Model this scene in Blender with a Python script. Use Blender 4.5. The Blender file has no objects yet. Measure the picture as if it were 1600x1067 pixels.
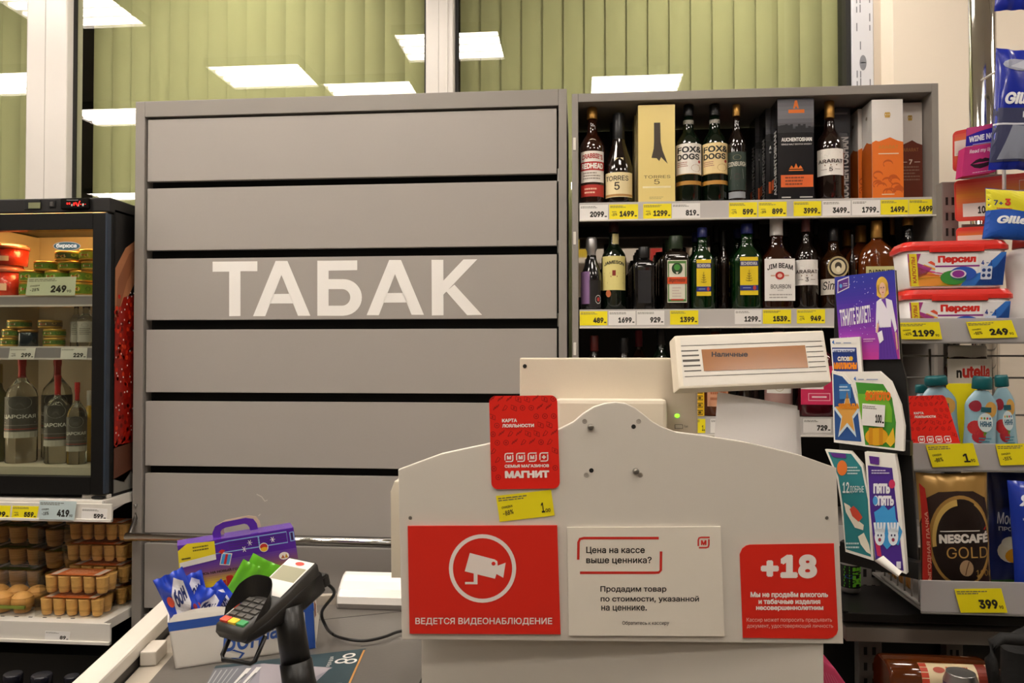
import bpy, bmesh, math, random
from mathutils import Vector, Matrix, Euler

random.seed(7)
SC = bpy.context.scene
COL = SC.collection
R = math.radians

# ------------------------------------------------------------------ camera, world, exposure
CAM_Z, FPX, YAW, PITCH = 1.5, 1200.0, R(5), R(1)
cam_data = bpy.data.cameras.new('camera')
cam_data.sensor_width = 36.0
cam_data.lens = FPX / 1600 * 36.0
cam_data.clip_start = 0.02
cam = bpy.data.objects.new('camera', cam_data)
COL.objects.link(cam)
cam.location = (0, 0, CAM_Z)
cam.rotation_euler = (R(90) + PITCH, 0, YAW)
SC.camera = cam
SC.view_settings.view_transform = 'Standard'
SC.view_settings.look = 'None'
SC.view_settings.gamma = 1
SC.view_settings.exposure = 0.0
SC.view_settings.use_curve_mapping = False
world = bpy.data.worlds.new('world')
SC.world = world
world.use_nodes = True
world.node_tree.nodes['Background'].inputs[0].default_value = (1, .95, .88, 1)
world.node_tree.nodes['Background'].inputs[1].default_value = 0.05
LAMP_POWER = 27.0          # emission of the ceiling fluorescent panels
CEIL = 3.3

# ------------------------------------------------------------------ measuring: photo pixels to points in the place
def ray(px, py):
    x = (px - 800) / FPX
    y = (533.5 - py) / FPX
    f = math.cos(PITCH) - y * math.sin(PITCH)
    u = math.sin(PITCH) + y * math.cos(PITCH)
    return Vector((x * math.cos(YAW) - f * math.sin(YAW), x * math.sin(YAW) + f * math.cos(YAW), u))
CAMP = Vector((0, 0, CAM_Z))

class Plane:
    def __init__(self, o, n):
        self.o = Vector(o)
        self.n = Vector(n).normalized()
    def hit(self, px, py, h=0.0):
        d = ray(px, py)
        t = (self.o - CAMP).dot(self.n) / d.dot(self.n)
        return CAMP + d * t + self.n * h
def WALLP(y):
    return Plane((0, y, 0), (0, -1, 0))
def FLAT(z):
    return Plane((0, 0, z), (0, 0, 1))
def P(px, py, y):
    return WALLP(y).hit(px, py)
def X(px, y):
    return P(px, 540, y).x
def Z(px, py, y):
    return P(px, py, y).z

# ------------------------------------------------------------------ materials
MATS = {}
def lin(c):
    c = c / 255.0
    return c / 12.92 if c <= 0.04045 else ((c + 0.055) / 1.055) ** 2.4
def rgb(hx):
    hx = hx.lstrip('#')
    return tuple(lin(int(hx[i:i + 2], 16)) for i in (0, 2, 4)) + (1.0,)
def mat(name, hx, rough=0.5, metal=0.0, trans=0.0, ior=1.45, bump=0.0, bscale=60.0, vary=0.0, spec=0.5, coat=0.0, emit=None, alpha=1.0):
    if name in MATS:
        return MATS[name]
    m = bpy.data.materials.new(name)
    m.use_nodes = True
    nt = m.node_tree
    b = nt.nodes['Principled BSDF']
    b.inputs['Base Color'].default_value = rgb(hx)
    b.inputs['Roughness'].default_value = rough
    b.inputs['Metallic'].default_value = metal
    b.inputs['Transmission Weight'].default_value = trans
    b.inputs['IOR'].default_value = ior
    b.inputs['Specular IOR Level'].default_value = spec
    b.inputs['Coat Weight'].default_value = coat
    b.inputs['Coat Roughness'].default_value = 0.08
    b.inputs['Alpha'].default_value = alpha
    if emit:
        b.inputs['Emission Color'].default_value = rgb(emit[0])
        b.inputs['Emission Strength'].default_value = emit[1]
    if bump or vary:
        tc = nt.nodes.new('ShaderNodeTexCoord')
        nz = nt.nodes.new('ShaderNodeTexNoise')
        nz.inputs['Scale'].default_value = bscale
        nz.inputs['Detail'].default_value = 4
        nt.links.new(tc.outputs['Object'], nz.inputs['Vector'])
        if bump:
            bp = nt.nodes.new('ShaderNodeBump')
            bp.inputs['Strength'].default_value = bump
            bp.inputs['Distance'].default_value = 0.002
            nt.links.new(nz.outputs['Fac'], bp.inputs['Height'])
            nt.links.new(bp.outputs['Normal'], b.inputs['Normal'])
        if vary:
            mx = nt.nodes.new('ShaderNodeMix')
            mx.data_type = 'RGBA'
            c = rgb(hx)
            mx.inputs['A'].default_value = tuple(v * (1 - vary) for v in c[:3]) + (1,)
            mx.inputs['B'].default_value = tuple(min(1, v * (1 + vary)) for v in c[:3]) + (1,)
            nt.links.new(nz.outputs['Fac'], mx.inputs['Factor'])
            nt.links.new(mx.outputs['Result'], b.inputs['Base Color'])
    MATS[name] = m
    return m
def pane_glass(name, gloss=0.08, tint='#f2f6f0', rough=0.0, haze=None):
    if name in MATS:
        return MATS[name]
    m = bpy.data.materials.new(name)
    m.use_nodes = True
    nt = m.node_tree
    nt.nodes.remove(nt.nodes['Principled BSDF'])
    out = nt.nodes['Material Output']
    t = nt.nodes.new('ShaderNodeBsdfTransparent')
    t.inputs[0].default_value = rgb(tint)
    g = nt.nodes.new('ShaderNodeBsdfGlossy')
    g.inputs['Roughness'].default_value = rough
    lw = nt.nodes.new('ShaderNodeFresnel')
    lw.inputs[0].default_value = 1.5
    mm = nt.nodes.new('ShaderNodeMath')
    mm.operation = 'MULTIPLY_ADD'
    mm.inputs[1].default_value = 0.9
    mm.inputs[2].default_value = gloss
    nt.links.new(lw.outputs[0], mm.inputs[0])
    mx = nt.nodes.new('ShaderNodeMixShader')
    ge = nt.nodes.new('ShaderNodeNewGeometry')
    inv = nt.nodes.new('ShaderNodeMath')
    inv.operation = 'SUBTRACT'
    inv.inputs[0].default_value = 1.0
    nt.links.new(ge.outputs['Backfacing'], inv.inputs[1])
    m2 = nt.nodes.new('ShaderNodeMath')
    m2.operation = 'MULTIPLY'
    nt.links.new(mm.outputs[0], m2.inputs[0])
    nt.links.new(inv.outputs[0], m2.inputs[1])
    nt.links.new(m2.outputs[0], mx.inputs[0])
    nt.links.new(t.outputs[0], mx.inputs[1])
    nt.links.new(g.outputs[0], mx.inputs[2])
    fin = mx
    if haze:
        df = nt.nodes.new('ShaderNodeBsdfDiffuse')
        df.inputs[0].default_value = rgb(haze[0])
        fin = nt.nodes.new('ShaderNodeMixShader')
        fin.inputs[0].default_value = haze[1]
        nt.links.new(mx.outputs[0], fin.inputs[1])
        nt.links.new(df.outputs[0], fin.inputs[2])
    nt.links.new(fin.outputs[0], out.inputs[0])
    MATS[name] = m
    return m
def ink(hx, rough=0.45):
    hx = hx.lower()
    return mat('print ' + hx, hx, rough)
def gloss_ink(hx):
    return mat('gloss print ' + hx.lower(), hx, 0.22, coat=0.3)

GREY = mat('grey laminate', '#8d8781', 0.5, bump=0.05, bscale=200)
SLAT = mat('warm grey laminate', '#a19b95', 0.38, bump=0.03, bscale=150, vary=0.015)
BLACK = mat('black void', '#0b0a09', 0.7)
DARK = mat('charcoal plastic', '#1d1b1a', 0.38)
DARKM = mat('black satin metal', '#0f0e0d', 0.45, spec=0.3)
WHITE = mat('white laminate', '#d8d1c6', 0.42, bump=0.03, bscale=220)
IVORY = mat('ivory plastic', '#e0d6c3', 0.42, bump=0.03, bscale=300)
PAPER = mat('white paper', '#eeeae2', 0.6)
CREAM = mat('cream paint', '#e6dac9', 0.65, bump=0.08, bscale=90)
PVC = mat('white window plastic', '#c9c4be', 0.3)
CHROME = mat('chrome', '#d9d7d4', 0.09, metal=1)
STEEL = mat('brushed steel', '#b5b1ac', 0.28, metal=1)
SHELFW = mat('white shelf enamel', '#d9d4cb', 0.4)
RAILG = mat('grey price rail plastic', '#bdb9b6', 0.35)
RACKG = mat('grey rack enamel', '#77726d', 0.4)
CLEAR = pane_glass('clear plastic', 0.03, '#f6f4f0', 0.05)
PLASTIC = pane_glass('clear packaging plastic', 0.05, '#fbfaf6', 0.08)
GLASS = mat('clear bottle glass', '#f4f6f2', 0.02, trans=1, ior=1.45)

# ------------------------------------------------------------------ mesh building
class MB:
    def __init__(self):
        self.v = []
        self.f = []
        self.fm = []
        self.fs = []
        self.mats = []
    def mi(self, m):
        for i, q in enumerate(self.mats):
            if q is m:
                return i
        self.mats.append(m)
        return len(self.mats) - 1
    def add(self, verts, faces, m, smooth=False):
        o = len(self.v)
        self.v.extend(Vector(p) for p in verts)
        k = self.mi(m)
        for fc in faces:
            self.f.append([o + i for i in fc])
            self.fm.append(k)
            self.fs.append(smooth)
    def bm_add(self, bm, m, smooth=False, M=None):
        bm.verts.index_update()
        vs = [(M @ v.co if M else v.co.copy()) for v in bm.verts]
        fs = [[v.index for v in f.verts] for f in bm.faces]
        bm.free()
        self.add(vs, fs, m, smooth)
    def box(self, a, b, m, bevel=0.0, seg=2, M=None):
        lo = [min(a[i], b[i]) for i in range(3)]
        hi = [max(a[i], b[i]) for i in range(3)]
        bm = bmesh.new()
        bmesh.ops.create_cube(bm, size=1)
        for v in bm.verts:
            v.co = Vector([lo[i] + (v.co[i] + .5) * (hi[i] - lo[i]) for i in range(3)])
        if bevel:
            bevel = min(bevel, 0.49 * min(hi[i] - lo[i] for i in range(3)))
            bmesh.ops.bevel(bm, geom=bm.edges[:], offset=bevel, segments=seg, profile=.6, affect='EDGES')
        self.bm_add(bm, m, False, M)
        return self
    def hexa(self, c, m, bevel=0.0):
        """c: 8 corners, 0-3 one face (loop), 4-7 the opposite face."""
        bm = bmesh.new()
        vs = [bm.verts.new(p) for p in c]
        for q in ((0, 1, 2, 3), (7, 6, 5, 4), (0, 4, 5, 1), (1, 5, 6, 2), (2, 6, 7, 3), (3, 7, 4, 0)):
            bm.faces.new([vs[i] for i in q])
        bmesh.ops.recalc_face_normals(bm, faces=bm.faces[:])
        if bevel:
            bmesh.ops.bevel(bm, geom=bm.edges[:], offset=bevel, segments=2, profile=.6, affect='EDGES')
        self.bm_add(bm, m)
        return self
    def slab(self, pts, n, t, m, bevel=0.0):
        """flat outline pts (3D), thickness t going opposite to n."""
        n = Vector(n).normalized()
        k = len(pts)
        bm = bmesh.new()
        a = [bm.verts.new(p) for p in pts]
        b = [bm.verts.new(Vector(p) - n * t) for p in pts]
        bm.faces.new(a)
        bm.faces.new(b[::-1])
        for i in range(k):
            j = (i + 1) % k
            bm.faces.new([a[i], b[i], b[j], a[j]])
        bmesh.ops.recalc_face_normals(bm, faces=bm.faces[:])
        if bevel:
            es = [e for e in bm.edges if (e.verts[0] in a) and (e.verts[1] in a)]
            bmesh.ops.bevel(bm, geom=es, offset=bevel, segments=2, profile=.6, affect='EDGES')
        bmesh.ops.triangulate(bm, faces=[f for f in bm.faces if len(f.verts) > 4])
        self.bm_add(bm, m)
        return self
    def loft(self, prof, m, n=28, c=(0, 0, 0), ex=2.0, dep=1.0, smooth=True, M=None, cap=True):
        """prof: (half width, z); superellipse section with exponent ex, depth ratio dep."""
        vs, fs = [], []
        for r, z in prof:
            for i in range(n):
                a = 2 * math.pi * i / n
                ca, sa = math.cos(a), math.sin(a)
                e = ex
                x = math.copysign(abs(ca) ** (2 / e), ca) * r
                y = math.copysign(abs(sa) ** (2 / e), sa) * r * dep
                p = Vector((c[0] + x, c[1] + y, c[2] + z))
                vs.append(M @ p if M else p)
        k = len(prof)
        for j in range(k - 1):
            for i in range(n):
                i2 = (i + 1) % n
                fs.append([j * n + i, j * n + i2, (j + 1) * n + i2, (j + 1) * n + i])
        self.add(vs, fs, m, smooth)
        if cap:
            o = len(self.v) - len(vs)
            km = self.mi(m)
            self.f.append([o + i for i in range(n)][::-1]); self.fm.append(km); self.fs.append(False)
            self.f.append([o + (k - 1) * n + i for i in range(n)]); self.fm.append(km); self.fs.append(False)
        return self
    def loft2(self, rings, m, smooth=True, cap=True):
        """rings: lists of equally many 3D points, closed loops."""
        n = len(rings[0])
        vs = [p for r in rings for p in r]
        fs = []
        for j in range(len(rings) - 1):
            for i in range(n):
                i2 = (i + 1) % n
                fs.append([j * n + i, j * n + i2, (j + 1) * n + i2, (j + 1) * n + i])
        if cap:
            fs.append(list(range(n))[::-1])
            fs.append([(len(rings) - 1) * n + i for i in range(n)])
        self.add(vs, fs, m, smooth)
        return self
    def tube(self, pts, r, m, n=10, closed=False):
        pts = [Vector(p) for p in pts]
        rings = []
        up = Vector((0, 0, 1))
        k = len(pts)
        for i, p in enumerate(pts):
            if closed:
                d = pts[(i + 1) % k] - pts[i - 1]
            else:
                d = pts[min(i + 1, k - 1)] - pts[max(i - 1, 0)]
            d.normalize()
            s = d.cross(up)
            if s.length < 1e-4:
                s = d.cross(Vector((0, 1, 0)))
            s.normalize()
            t = s.cross(d)
            rr = r[i] if isinstance(r, (list, tuple)) else r
            rings.append([p + (s * math.cos(2 * math.pi * j / n) + t * math.sin(2 * math.pi * j / n)) * rr for j in range(n)])
        if closed:
            rings.append(rings[0])
        return self.loft2(rings, m, True, not closed)
    def ball(self, c, r, m, n=14, M=None):
        bm = bmesh.new()
        bmesh.ops.create_uvsphere(bm, u_segments=n, v_segments=n // 2 + 2, radius=1)
        rr = r if isinstance(r, (tuple, list)) else (r, r, r)
        for v in bm.verts:
            v.co = Vector((v.co.x * rr[0], v.co.y * rr[1], v.co.z * rr[2]))
        bmesh.ops.translate(bm, verts=bm.verts[:], vec=Vector(c))
        self.bm_add(bm, m, True, M)
        return self
    def grid(self, fn, nu, nv, m, smooth=True):
        vs = [fn(i / nu, j / nv) for j in range(nv + 1) for i in range(nu + 1)]
        fs = [[j * (nu + 1) + i, j * (nu + 1) + i + 1, (j + 1) * (nu + 1) + i + 1, (j + 1) * (nu + 1) + i] for j in range(nv) for i in range(nu)]
        self.add(vs, fs, m, smooth)
        return self
    def build(self, name, parent=None, world=True):
        me = bpy.data.meshes.new(name)
        vs = self.v
        if parent is not None and world:
            Mi = top_matrix(parent).inverted()
            vs = [Mi @ v for v in vs]
        me.from_pydata([tuple(v) for v in vs], [], self.f)
        for m in self.mats:
            me.materials.append(m)
        me.polygons.foreach_set('material_index', self.fm)
        me.polygons.foreach_set('use_smooth', self.fs)
        me.update()
        o = bpy.data.objects.new(name, me)
        COL.objects.link(o)
        if parent is not None:
            o.parent = parent
        return o
def top_matrix(o):
    M = Matrix.Identity(4)
    while o is not None:
        M = o.matrix_basis @ M
        o = o.parent
    return M
def smooth_by(o, ang=35):
    return o
def tag(o, label, cat, group=None, kind=None):
    o['label'] = label
    o['category'] = cat
    if group:
        o['group'] = group
    if kind:
        o['kind'] = kind
    return o
def thing(name, label, cat, loc=(0, 0, 0), group=None, rot=(0, 0, 0)):
    o = bpy.data.objects.new(name, None)
    o.empty_display_size = 0.05
    COL.objects.link(o)
    o.location = loc
    o.rotation_euler = rot
    return tag(o, label, cat, group)
def structure(o):
    o['kind'] = 'structure'
    return o
def copy_tree(o, parent=None):
    c = o.copy()
    COL.objects.link(c)
    if parent is not None:
        c.parent = parent
    for ch in list(o.children):
        copy_tree(ch, c)
    return c

# ------------------------------------------------------------------ lettering and printed art
TXT = {}
try:      # the sans serif that ships inside Blender itself
    FONT = bpy.data.fonts.load(bpy.utils.resource_path('LOCAL') + '/datafiles/fonts/Inter.woff2')
except Exception:
    FONT = None
def text_mesh(s, bold=0.0, shear=0.0):
    """glyph outlines filled contour by contour (outers minus their holes), thickened by a stroke of half width bold"""
    key = (s, bold, shear)
    if key in TXT:
        return TXT[key]
    cu = bpy.data.curves.new('txt', 'FONT')
    cu.body = s
    cu.size = 1
    if FONT:
        cu.font = FONT
    cu.shear = shear
    ob = bpy.data.objects.new('txt', cu)
    COL.objects.link(ob)
    dg = bpy.context.evaluated_depsgraph_get()
    c2 = ob.evaluated_get(dg).to_curve(dg)
    loops = []
    for sp in c2.splines:
        pts_ = []
        if sp.type == 'BEZIER':
            bp = sp.bezier_points
            k = len(bp)
            for i in range(k):
                a, b = bp[i], bp[(i + 1) % k]
                p0, p1, p2, p3 = a.co, a.handle_right, b.handle_left, b.co
                flat = ((p1 - p0).cross(p3 - p0).length + (p2 - p0).cross(p3 - p0).length) < 1e-4
                m = 1 if flat else (4 if len(s) <= 14 else 3)
                for t in range(m):
                    u = t / m
                    q = p0 * (1 - u) ** 3 + p1 * 3 * u * (1 - u) ** 2 + p2 * 3 * u * u * (1 - u) + p3 * u ** 3
                    if not pts_ or (Vector((q.x, q.y)) - pts_[-1]).length > 1e-4:
                        pts_.append(Vector((q.x, q.y)))
        else:
            pts_ = [Vector((p.co.x, p.co.y)) for p in sp.points]
        if len(pts_) > 1 and (pts_[0] - pts_[-1]).length < 1e-4:
            pts_.pop()
        if len(pts_) > 2:
            loops.append(pts_)
    ob.to_curve_clear()
    bpy.data.objects.remove(ob)
    bpy.data.curves.remove(cu)
    # cluster the contours glyph by glyph, triangulate, keep what the outline winds around
    from mathutils.geometry import delaunay_2d_cdt
    bb = [(min(p.x for p in l), max(p.x for p in l), min(p.y for p in l), max(p.y for p in l)) for l in loops]
    grp = list(range(len(loops)))
    for a in range(len(loops)):
        for b in range(a):
            A, B = bb[a], bb[b]
            if A[0] <= B[1] and B[0] <= A[1] and A[2] <= B[3] and B[2] <= A[3] and grp[a] != grp[b]:
                old, new_ = grp[a], grp[b]
                grp = [new_ if q == old else q for q in grp]
    vs, fs = [], []
    for g in sorted(set(grp)):
        ls = [l for l, q in zip(loops, grp) if q == g]
        pts_, eds = [], []
        for l in ls:
            o = len(pts_)
            pts_ += l
            eds += [(o + k, o + (k + 1) % len(l)) for k in range(len(l))]
        cv, _, cf, *_ = delaunay_2d_cdt(pts_, eds, [], 0, 1e-6)
        segs = [(pts_[a], pts_[b]) for a, b in eds]
        base = len(vs)
        vs += [(p.x, p.y, 0.0) for p in cv]
        for t in cf:
            cx = sum(cv[k].x for k in t) / len(t)
            cy = sum(cv[k].y for k in t) / len(t)
            w = 0
            for a, b in segs:
                if (a.y > cy) != (b.y > cy):
                    if cx < (b.x - a.x) * (cy - a.y) / (b.y - a.y) + a.x:
                        w += 1 if b.y > a.y else -1
            if w:
                fs.append([base + k for k in t])
    if bold > 0:
        for l in loops:
            for i in range(len(l)):
                a, b = l[i], l[(i + 1) % len(l)]
                d = b - a
                if d.length < 1e-5:
                    continue
                d.normalize()
                n = Vector((-d.y, d.x)) * bold
                e_ = d * bold * .55
                base = len(vs)
                for p in (a - e_ - n, b + e_ - n, b + e_ + n, a - e_ + n):
                    vs.append((p.x, p.y, .00003 + .000005 * (i % 9)))
                fs.append([base, base + 1, base + 2, base + 3])
    xs = [v[0] for v in vs]
    ys = [v[1] for v in vs]
    x0, x1, y0, y1 = min(xs), max(xs), min(ys), max(ys)
    w, h = max(x1 - x0, 1e-6), max(y1 - y0, 1e-6)
    TXT[key] = ([((x - x0) / w, (y - y0) / h, l) for x, y, l in vs], fs, w / h)
    return TXT[key]

class Art:
    """flat printed art; f(x, y, h) gives the 3D point of art coordinate x, y lifted by h."""
    LIFT = 0.00035
    def __init__(self, f, mb=None, up=1):
        self.f = f
        self.mb = mb or MB()
        self.h = 0
        self.sub = None       # longest edge of printed pieces on a curved surface
        self.up = up          # -1: the y axis of the art points down (pixel art)
    def raise_(self):
        self.h += 1
        return self
    def _m(self, c):
        return c if not isinstance(c, str) else ink(c)
    def poly(self, pts, c, h=None):
        h = (self.h if h is None else h) * self.LIFT
        if self.sub:
            from mathutils.geometry import tessellate_polygon
            tris = [[Vector(pts[i]) for i in t] for t in tessellate_polygon([[Vector((x, y, 0)) for x, y in pts]])]
            out = []
            while tris:
                t = tris.pop()
                l = [(t[i] - t[(i + 1) % 3]).length for i in range(3)]
                k = l.index(max(l))
                if l[k] > self.sub:
                    a, b, c_ = t[k], t[(k + 1) % 3], t[(k + 2) % 3]
                    m = (a + b) / 2
                    tris += [[a, m, c_], [m, b, c_]]
                else:
                    out.append(t)
            o0 = [self.f(p.x, p.y, h) for t in out for p in t]
            self.mb.add(o0, [[3 * i, 3 * i + 1, 3 * i + 2] for i in range(len(out))], self._m(c), True)
            return self
        from mathutils.geometry import tessellate_polygon
        vs = [self.f(x, y, h) for x, y in pts]
        tr = tessellate_polygon([[Vector((x, y, 0)) for x, y in pts]])
        self.mb.add(vs, [list(t) for t in tr], self._m(c))
        return self
    def rect(self, x0, y0, x1, y1, c, h=None, n=1):
        if self.sub:
            return self.poly([(x0, y0), (x1, y0), (x1, y1), (x0, y1)], c, h)
        h = (self.h if h is None else h) * self.LIFT
        vs = []
        for i in range(n + 1):
            x = x0 + (x1 - x0) * i / n
            vs += [self.f(x, y0, h), self.f(x, y1, h)]
        self.mb.add(vs, [[2 * i, 2 * i + 2, 2 * i + 3, 2 * i + 1] for i in range(n)], self._m(c))
        return self
    def grad(self, x0, y0, x1, y1, cols, h=None, n=20):
        """printed colour blend from y0 to y1 in strips"""
        k = len(cols) - 1
        cs = [tuple(int(c.lstrip('#')[i:i + 2], 16) for i in (0, 2, 4)) for c in cols]
        for i in range(n):
            t = (i + .5) / n * k
            a = min(int(t), k - 1)
            w = t - a
            q = '#%02x%02x%02x' % tuple(int(round(cs[a][j] * (1 - w) + cs[a + 1][j] * w)) for j in range(3))
            self.rect(x0, y0 + (y1 - y0) * i / n, x1, y0 + (y1 - y0) * (i + 1) / n, q, h)
        return self
    def rrect(self, x0, y0, x1, y1, r, c, h=None, corners=(1, 1, 1, 1)):
        self.poly(rr_pts(x0, y0, x1, y1, r, corners), c, h)
        return self
    def frame(self, x0, y0, x1, y1, w, c, h=None):
        self.rect(x0, y0, x1, y0 + w, c, h); self.rect(x0, y1 - w, x1, y1, c, h)
        self.rect(x0, y0 + w, x0 + w, y1 - w, c, h); self.rect(x1 - w, y0 + w, x1, y1 - w, c, h)
        return self
    def ell(self, cx, cy, rx, ry, c, h=None, n=24):
        self.poly([(cx + rx * math.cos(2 * math.pi * i / n), cy + ry * math.sin(2 * math.pi * i / n)) for i in range(n)], c, h)
        return self
    def ring(self, cx, cy, rx, ry, w, c, h=None, n=32, a0=0, a1=360):
        h = (self.h if h is None else h) * self.LIFT
        vs = []
        for i in range(n + 1):
            a = R(a0 + (a1 - a0) * i / n)
            vs += [self.f(cx + rx * math.cos(a), cy + ry * math.sin(a), h), self.f(cx + (rx - w) * math.cos(a), cy + (ry - w) * math.sin(a), h)]
        self.mb.add(vs, [[2 * i, 2 * i + 2, 2 * i + 3, 2 * i + 1] for i in range(n)], self._m(c))
        return self
    def line(self, pts, w, c, h=None):
        h = (self.h if h is None else h) * self.LIFT
        L, Rr = [], []
        k = len(pts)
        for i, p in enumerate(pts):
            a = pts[max(i - 1, 0)]
            b = pts[min(i + 1, k - 1)]
            dx, dy = b[0] - a[0], b[1] - a[1]
            d = math.hypot(dx, dy) or 1
            L.append((p[0] - dy / d * w / 2, p[1] + dx / d * w / 2))
            Rr.append((p[0] + dy / d * w / 2, p[1] - dx / d * w / 2))
        vs = [self.f(x, y, h) for x, y in L] + [self.f(x, y, h) for x, y in Rr]
        self.mb.add(vs, [[i, i + 1, k + i + 1, k + i] for i in range(k - 1)], self._m(c))
        return self
    def text(self, s, x0, yb, x1, yt, c, bold=0.02, h=None, shear=0.0, arc=0.0, skew=0.0):
        """the ink of s fills the box x0..x1, yb (foot) .. yt (top); skew: rise of the far end"""
        h = (self.h if h is None else h) * self.LIFT
        v, f, asp = text_mesh(s, bold, shear)
        out = []
        for a, b, l in v:
            y = yb + (yt - yb) * b + skew * a + arc * (1 - (2 * a - 1) ** 2)
            out.append(self.f(x0 + (x1 - x0) * a, y, h + l))
        self.mb.add(out, f, self._m(c))
        return self
    def small(self, x0, y0, x1, y1, rows, c, seed=1, h=None, fill=0.45):
        """unreadably small print: broken hairlines"""
        rn = random.Random(seed)
        dy = (y1 - y0) / rows
        for r_ in range(rows):
            x = x0
            xe = x1 - (x1 - x0) * rn.random() * 0.35
            yb = y0 + dy * (r_ + .25)
            while x < xe:
                w = (x1 - x0) * (0.06 + 0.1 * rn.random())
                self.rect(x, yb, min(x + w, xe), yb + dy * fill, c, h)
                x += w + (x1 - x0) * 0.02
        return self
    def build(self, name, parent=None, world=True):
        return self.mb.build(name, parent, world)
def rr_pts(x0, y0, x1, y1, r, corners=(1, 1, 1, 1), n=6):
    sx = 1 if x1 > x0 else -1
    sy = 1 if y1 > y0 else -1
    out = []
    for (cx, cy, a, k) in ((x0, y0, 180, 0), (x1, y0, 270, 1), (x1, y1, 0, 2), (x0, y1, 90, 3)):
        if not corners[k]:
            out.append((cx, cy))
            continue
        ox = cx + sx * r * (1 if cx == x0 else -1)
        oy = cy + sy * r * (1 if cy == y0 else -1)
        for i in range(n + 1):
            t = R(a + 90 * i / n)
            out.append((ox + sx * r * math.cos(t), oy + sy * r * math.sin(t)))
    return out
def quad(c00, c10, c11, c01):
    """bilinear map of the unit square on four 3D corners, with lift along the normal facing the camera side"""
    c00, c10, c11, c01 = map(Vector, (c00, c10, c11, c01))
    n = (c10 - c00).cross(c01 - c00).normalized()
    def f(u, v, h=0.0):
        return (c00 * (1 - u) + c10 * u) * (1 - v) + (c01 * (1 - u) + c11 * u) * v + n * h
    f.n = n
    return f
def quad_px(plane, bl, br, tr, tl):
    return quad(plane.hit(*bl), plane.hit(*br), plane.hit(*tr), plane.hit(*tl))
def scaled(f, w, h_):
    g = lambda x, y, h=0.0: f(x / w, y / h_, h)
    g.n = f.n
    return g
# ------------------------------------------------------------------ the room shell
RX0, RX1, RY0 = -7.5, 4.5, -6.0
YWALL, YGLASS, YBLIND = 2.76, 2.92, 3.04
FLOORM = mat('grey floor tile', '#5a554e', 0.35, bump=0.05, bscale=30, vary=0.06)
CEILM = mat('white ceiling board', '#e8e2d8', 0.8)
structure(MB().box((RX0, RY0, -0.05), (RX1, 3.4, 0), FLOORM).build('floor'))
structure(MB().box((RX0, RY0, CEIL + .02), (RX1, 3.4, CEIL + .1), CEILM).build('ceiling'))
structure(MB().box((RX0 - .1, RY0, 0), (RX0, 3.4, CEIL), CREAM).build('wall_left'))
structure(MB().box((RX1, RY0, 0), (RX1 + .1, 3.4, CEIL), CREAM).build('wall_right'))
structure(MB().box((RX0, RY0 - .1, 0), (RX1, RY0, CEIL), CREAM).build('wall_rear'))
xr0, xr1 = X(1370, YGLASS), X(1400, YWALL)
# wall to the right of the windows, with its reveal; sill wall under the windows
structure(MB().box((xr1, YWALL, 0), (RX1, 3.4, CEIL), CREAM).build('wall_back'))
structure(MB().box((RX0, YGLASS - .04, 0), (xr1 - .001, 3.2, .55), CREAM).build('wall_sill'))
structure(MB().box((RX0, 3.3, 0), (xr1 - .001, 3.4, CEIL), mat('night outside', '#20221c', .9)).build('wall_outside'))

# window posts and the panes between them
def post(i, p0, p1, y0=YGLASS - .05, y1=YGLASS + .05, m=PVC):
    a, b = X(p0, y0), X(p1, y0)
    mb = MB().box((a, y0, .55), (b, y1, CEIL), m, .006)
    w = b - a
    mb.box((a + w * .46, y0 - .001, .56), (a + w * .475, y0 + .002, CEIL - .01), mat('post seam', '#a9a49d', .5))
    if i > 1:
        mb.box((a + w * .74, y0 - .004, .56), (a + w * .80, y0 + .002, CEIL - .01), m, .001)
    return structure(mb.build('trim_%d' % i))
post(1, 36, 100)
post(2, 664, 708)
GASK = mat('black rubber gasket', '#171614', .6)
WG = pane_glass('window glass', 0.05, '#f3f5ec')
spans = [(RX0, X(36, YGLASS - .05)), (X(100, YGLASS - .05), X(664, YGLASS - .05)), (X(708, YGLASS - .05), X(1335, YGLASS - .05))]
for i, (a, b) in enumerate(spans):
    o = MB().box((a, YGLASS, .56), (b, YGLASS + .006, CEIL - .005), WG).build('window_%d' % (i + 1))
    structure(o)
    g = MB()
    for x0, x1 in ((a, a + .012), (b - .012, b)):
        g.box((x0, YGLASS - .012, .56), (x1, YGLASS - .001, CEIL - .005), GASK)
    g.build('gasket', o, world=True)
# dark jamb and the profile still wrapped in printed film at the right
a, b, c = X(1327, YGLASS - .05), X(1335, YGLASS - .05), X(1369, YGLASS - .05)
structure(MB().box((a, YGLASS - .04, .56), (b, YGLASS + .05, CEIL), GASK).build('trim_3'))
FILM = mat('protective film', '#c9cbd2', .35)
mb = MB().box((b, YGLASS - .05, .55), (c, YGLASS + .05, CEIL), FILM, .004)
art = Art(lambda x, y, h: Vector((b + (c - b) * x, YGLASS - .0505 - h, y)), mb)
rn = random.Random(3)
for k in range(34):
    z = 2.2 + k * .034
    for col in (.2, .36, .8):
        if rn.random() < .55:
            art.rect(col, z, col + .05, z + .02 + .012 * rn.random(), '#6d7078')
art.ring(.5, 2.56, .16, .028, .03, '#7c7f87')
structure(mb.build('trim_4'))
structure(MB().box((c, YGLASS - .05, .55), (xr1 + .002, YGLASS + .1, CEIL), mat('shaded reveal plaster', '#bdb2a4', .7)).build('trim_5'))  # slight shadow in the reveal is put into its darker colour

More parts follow.
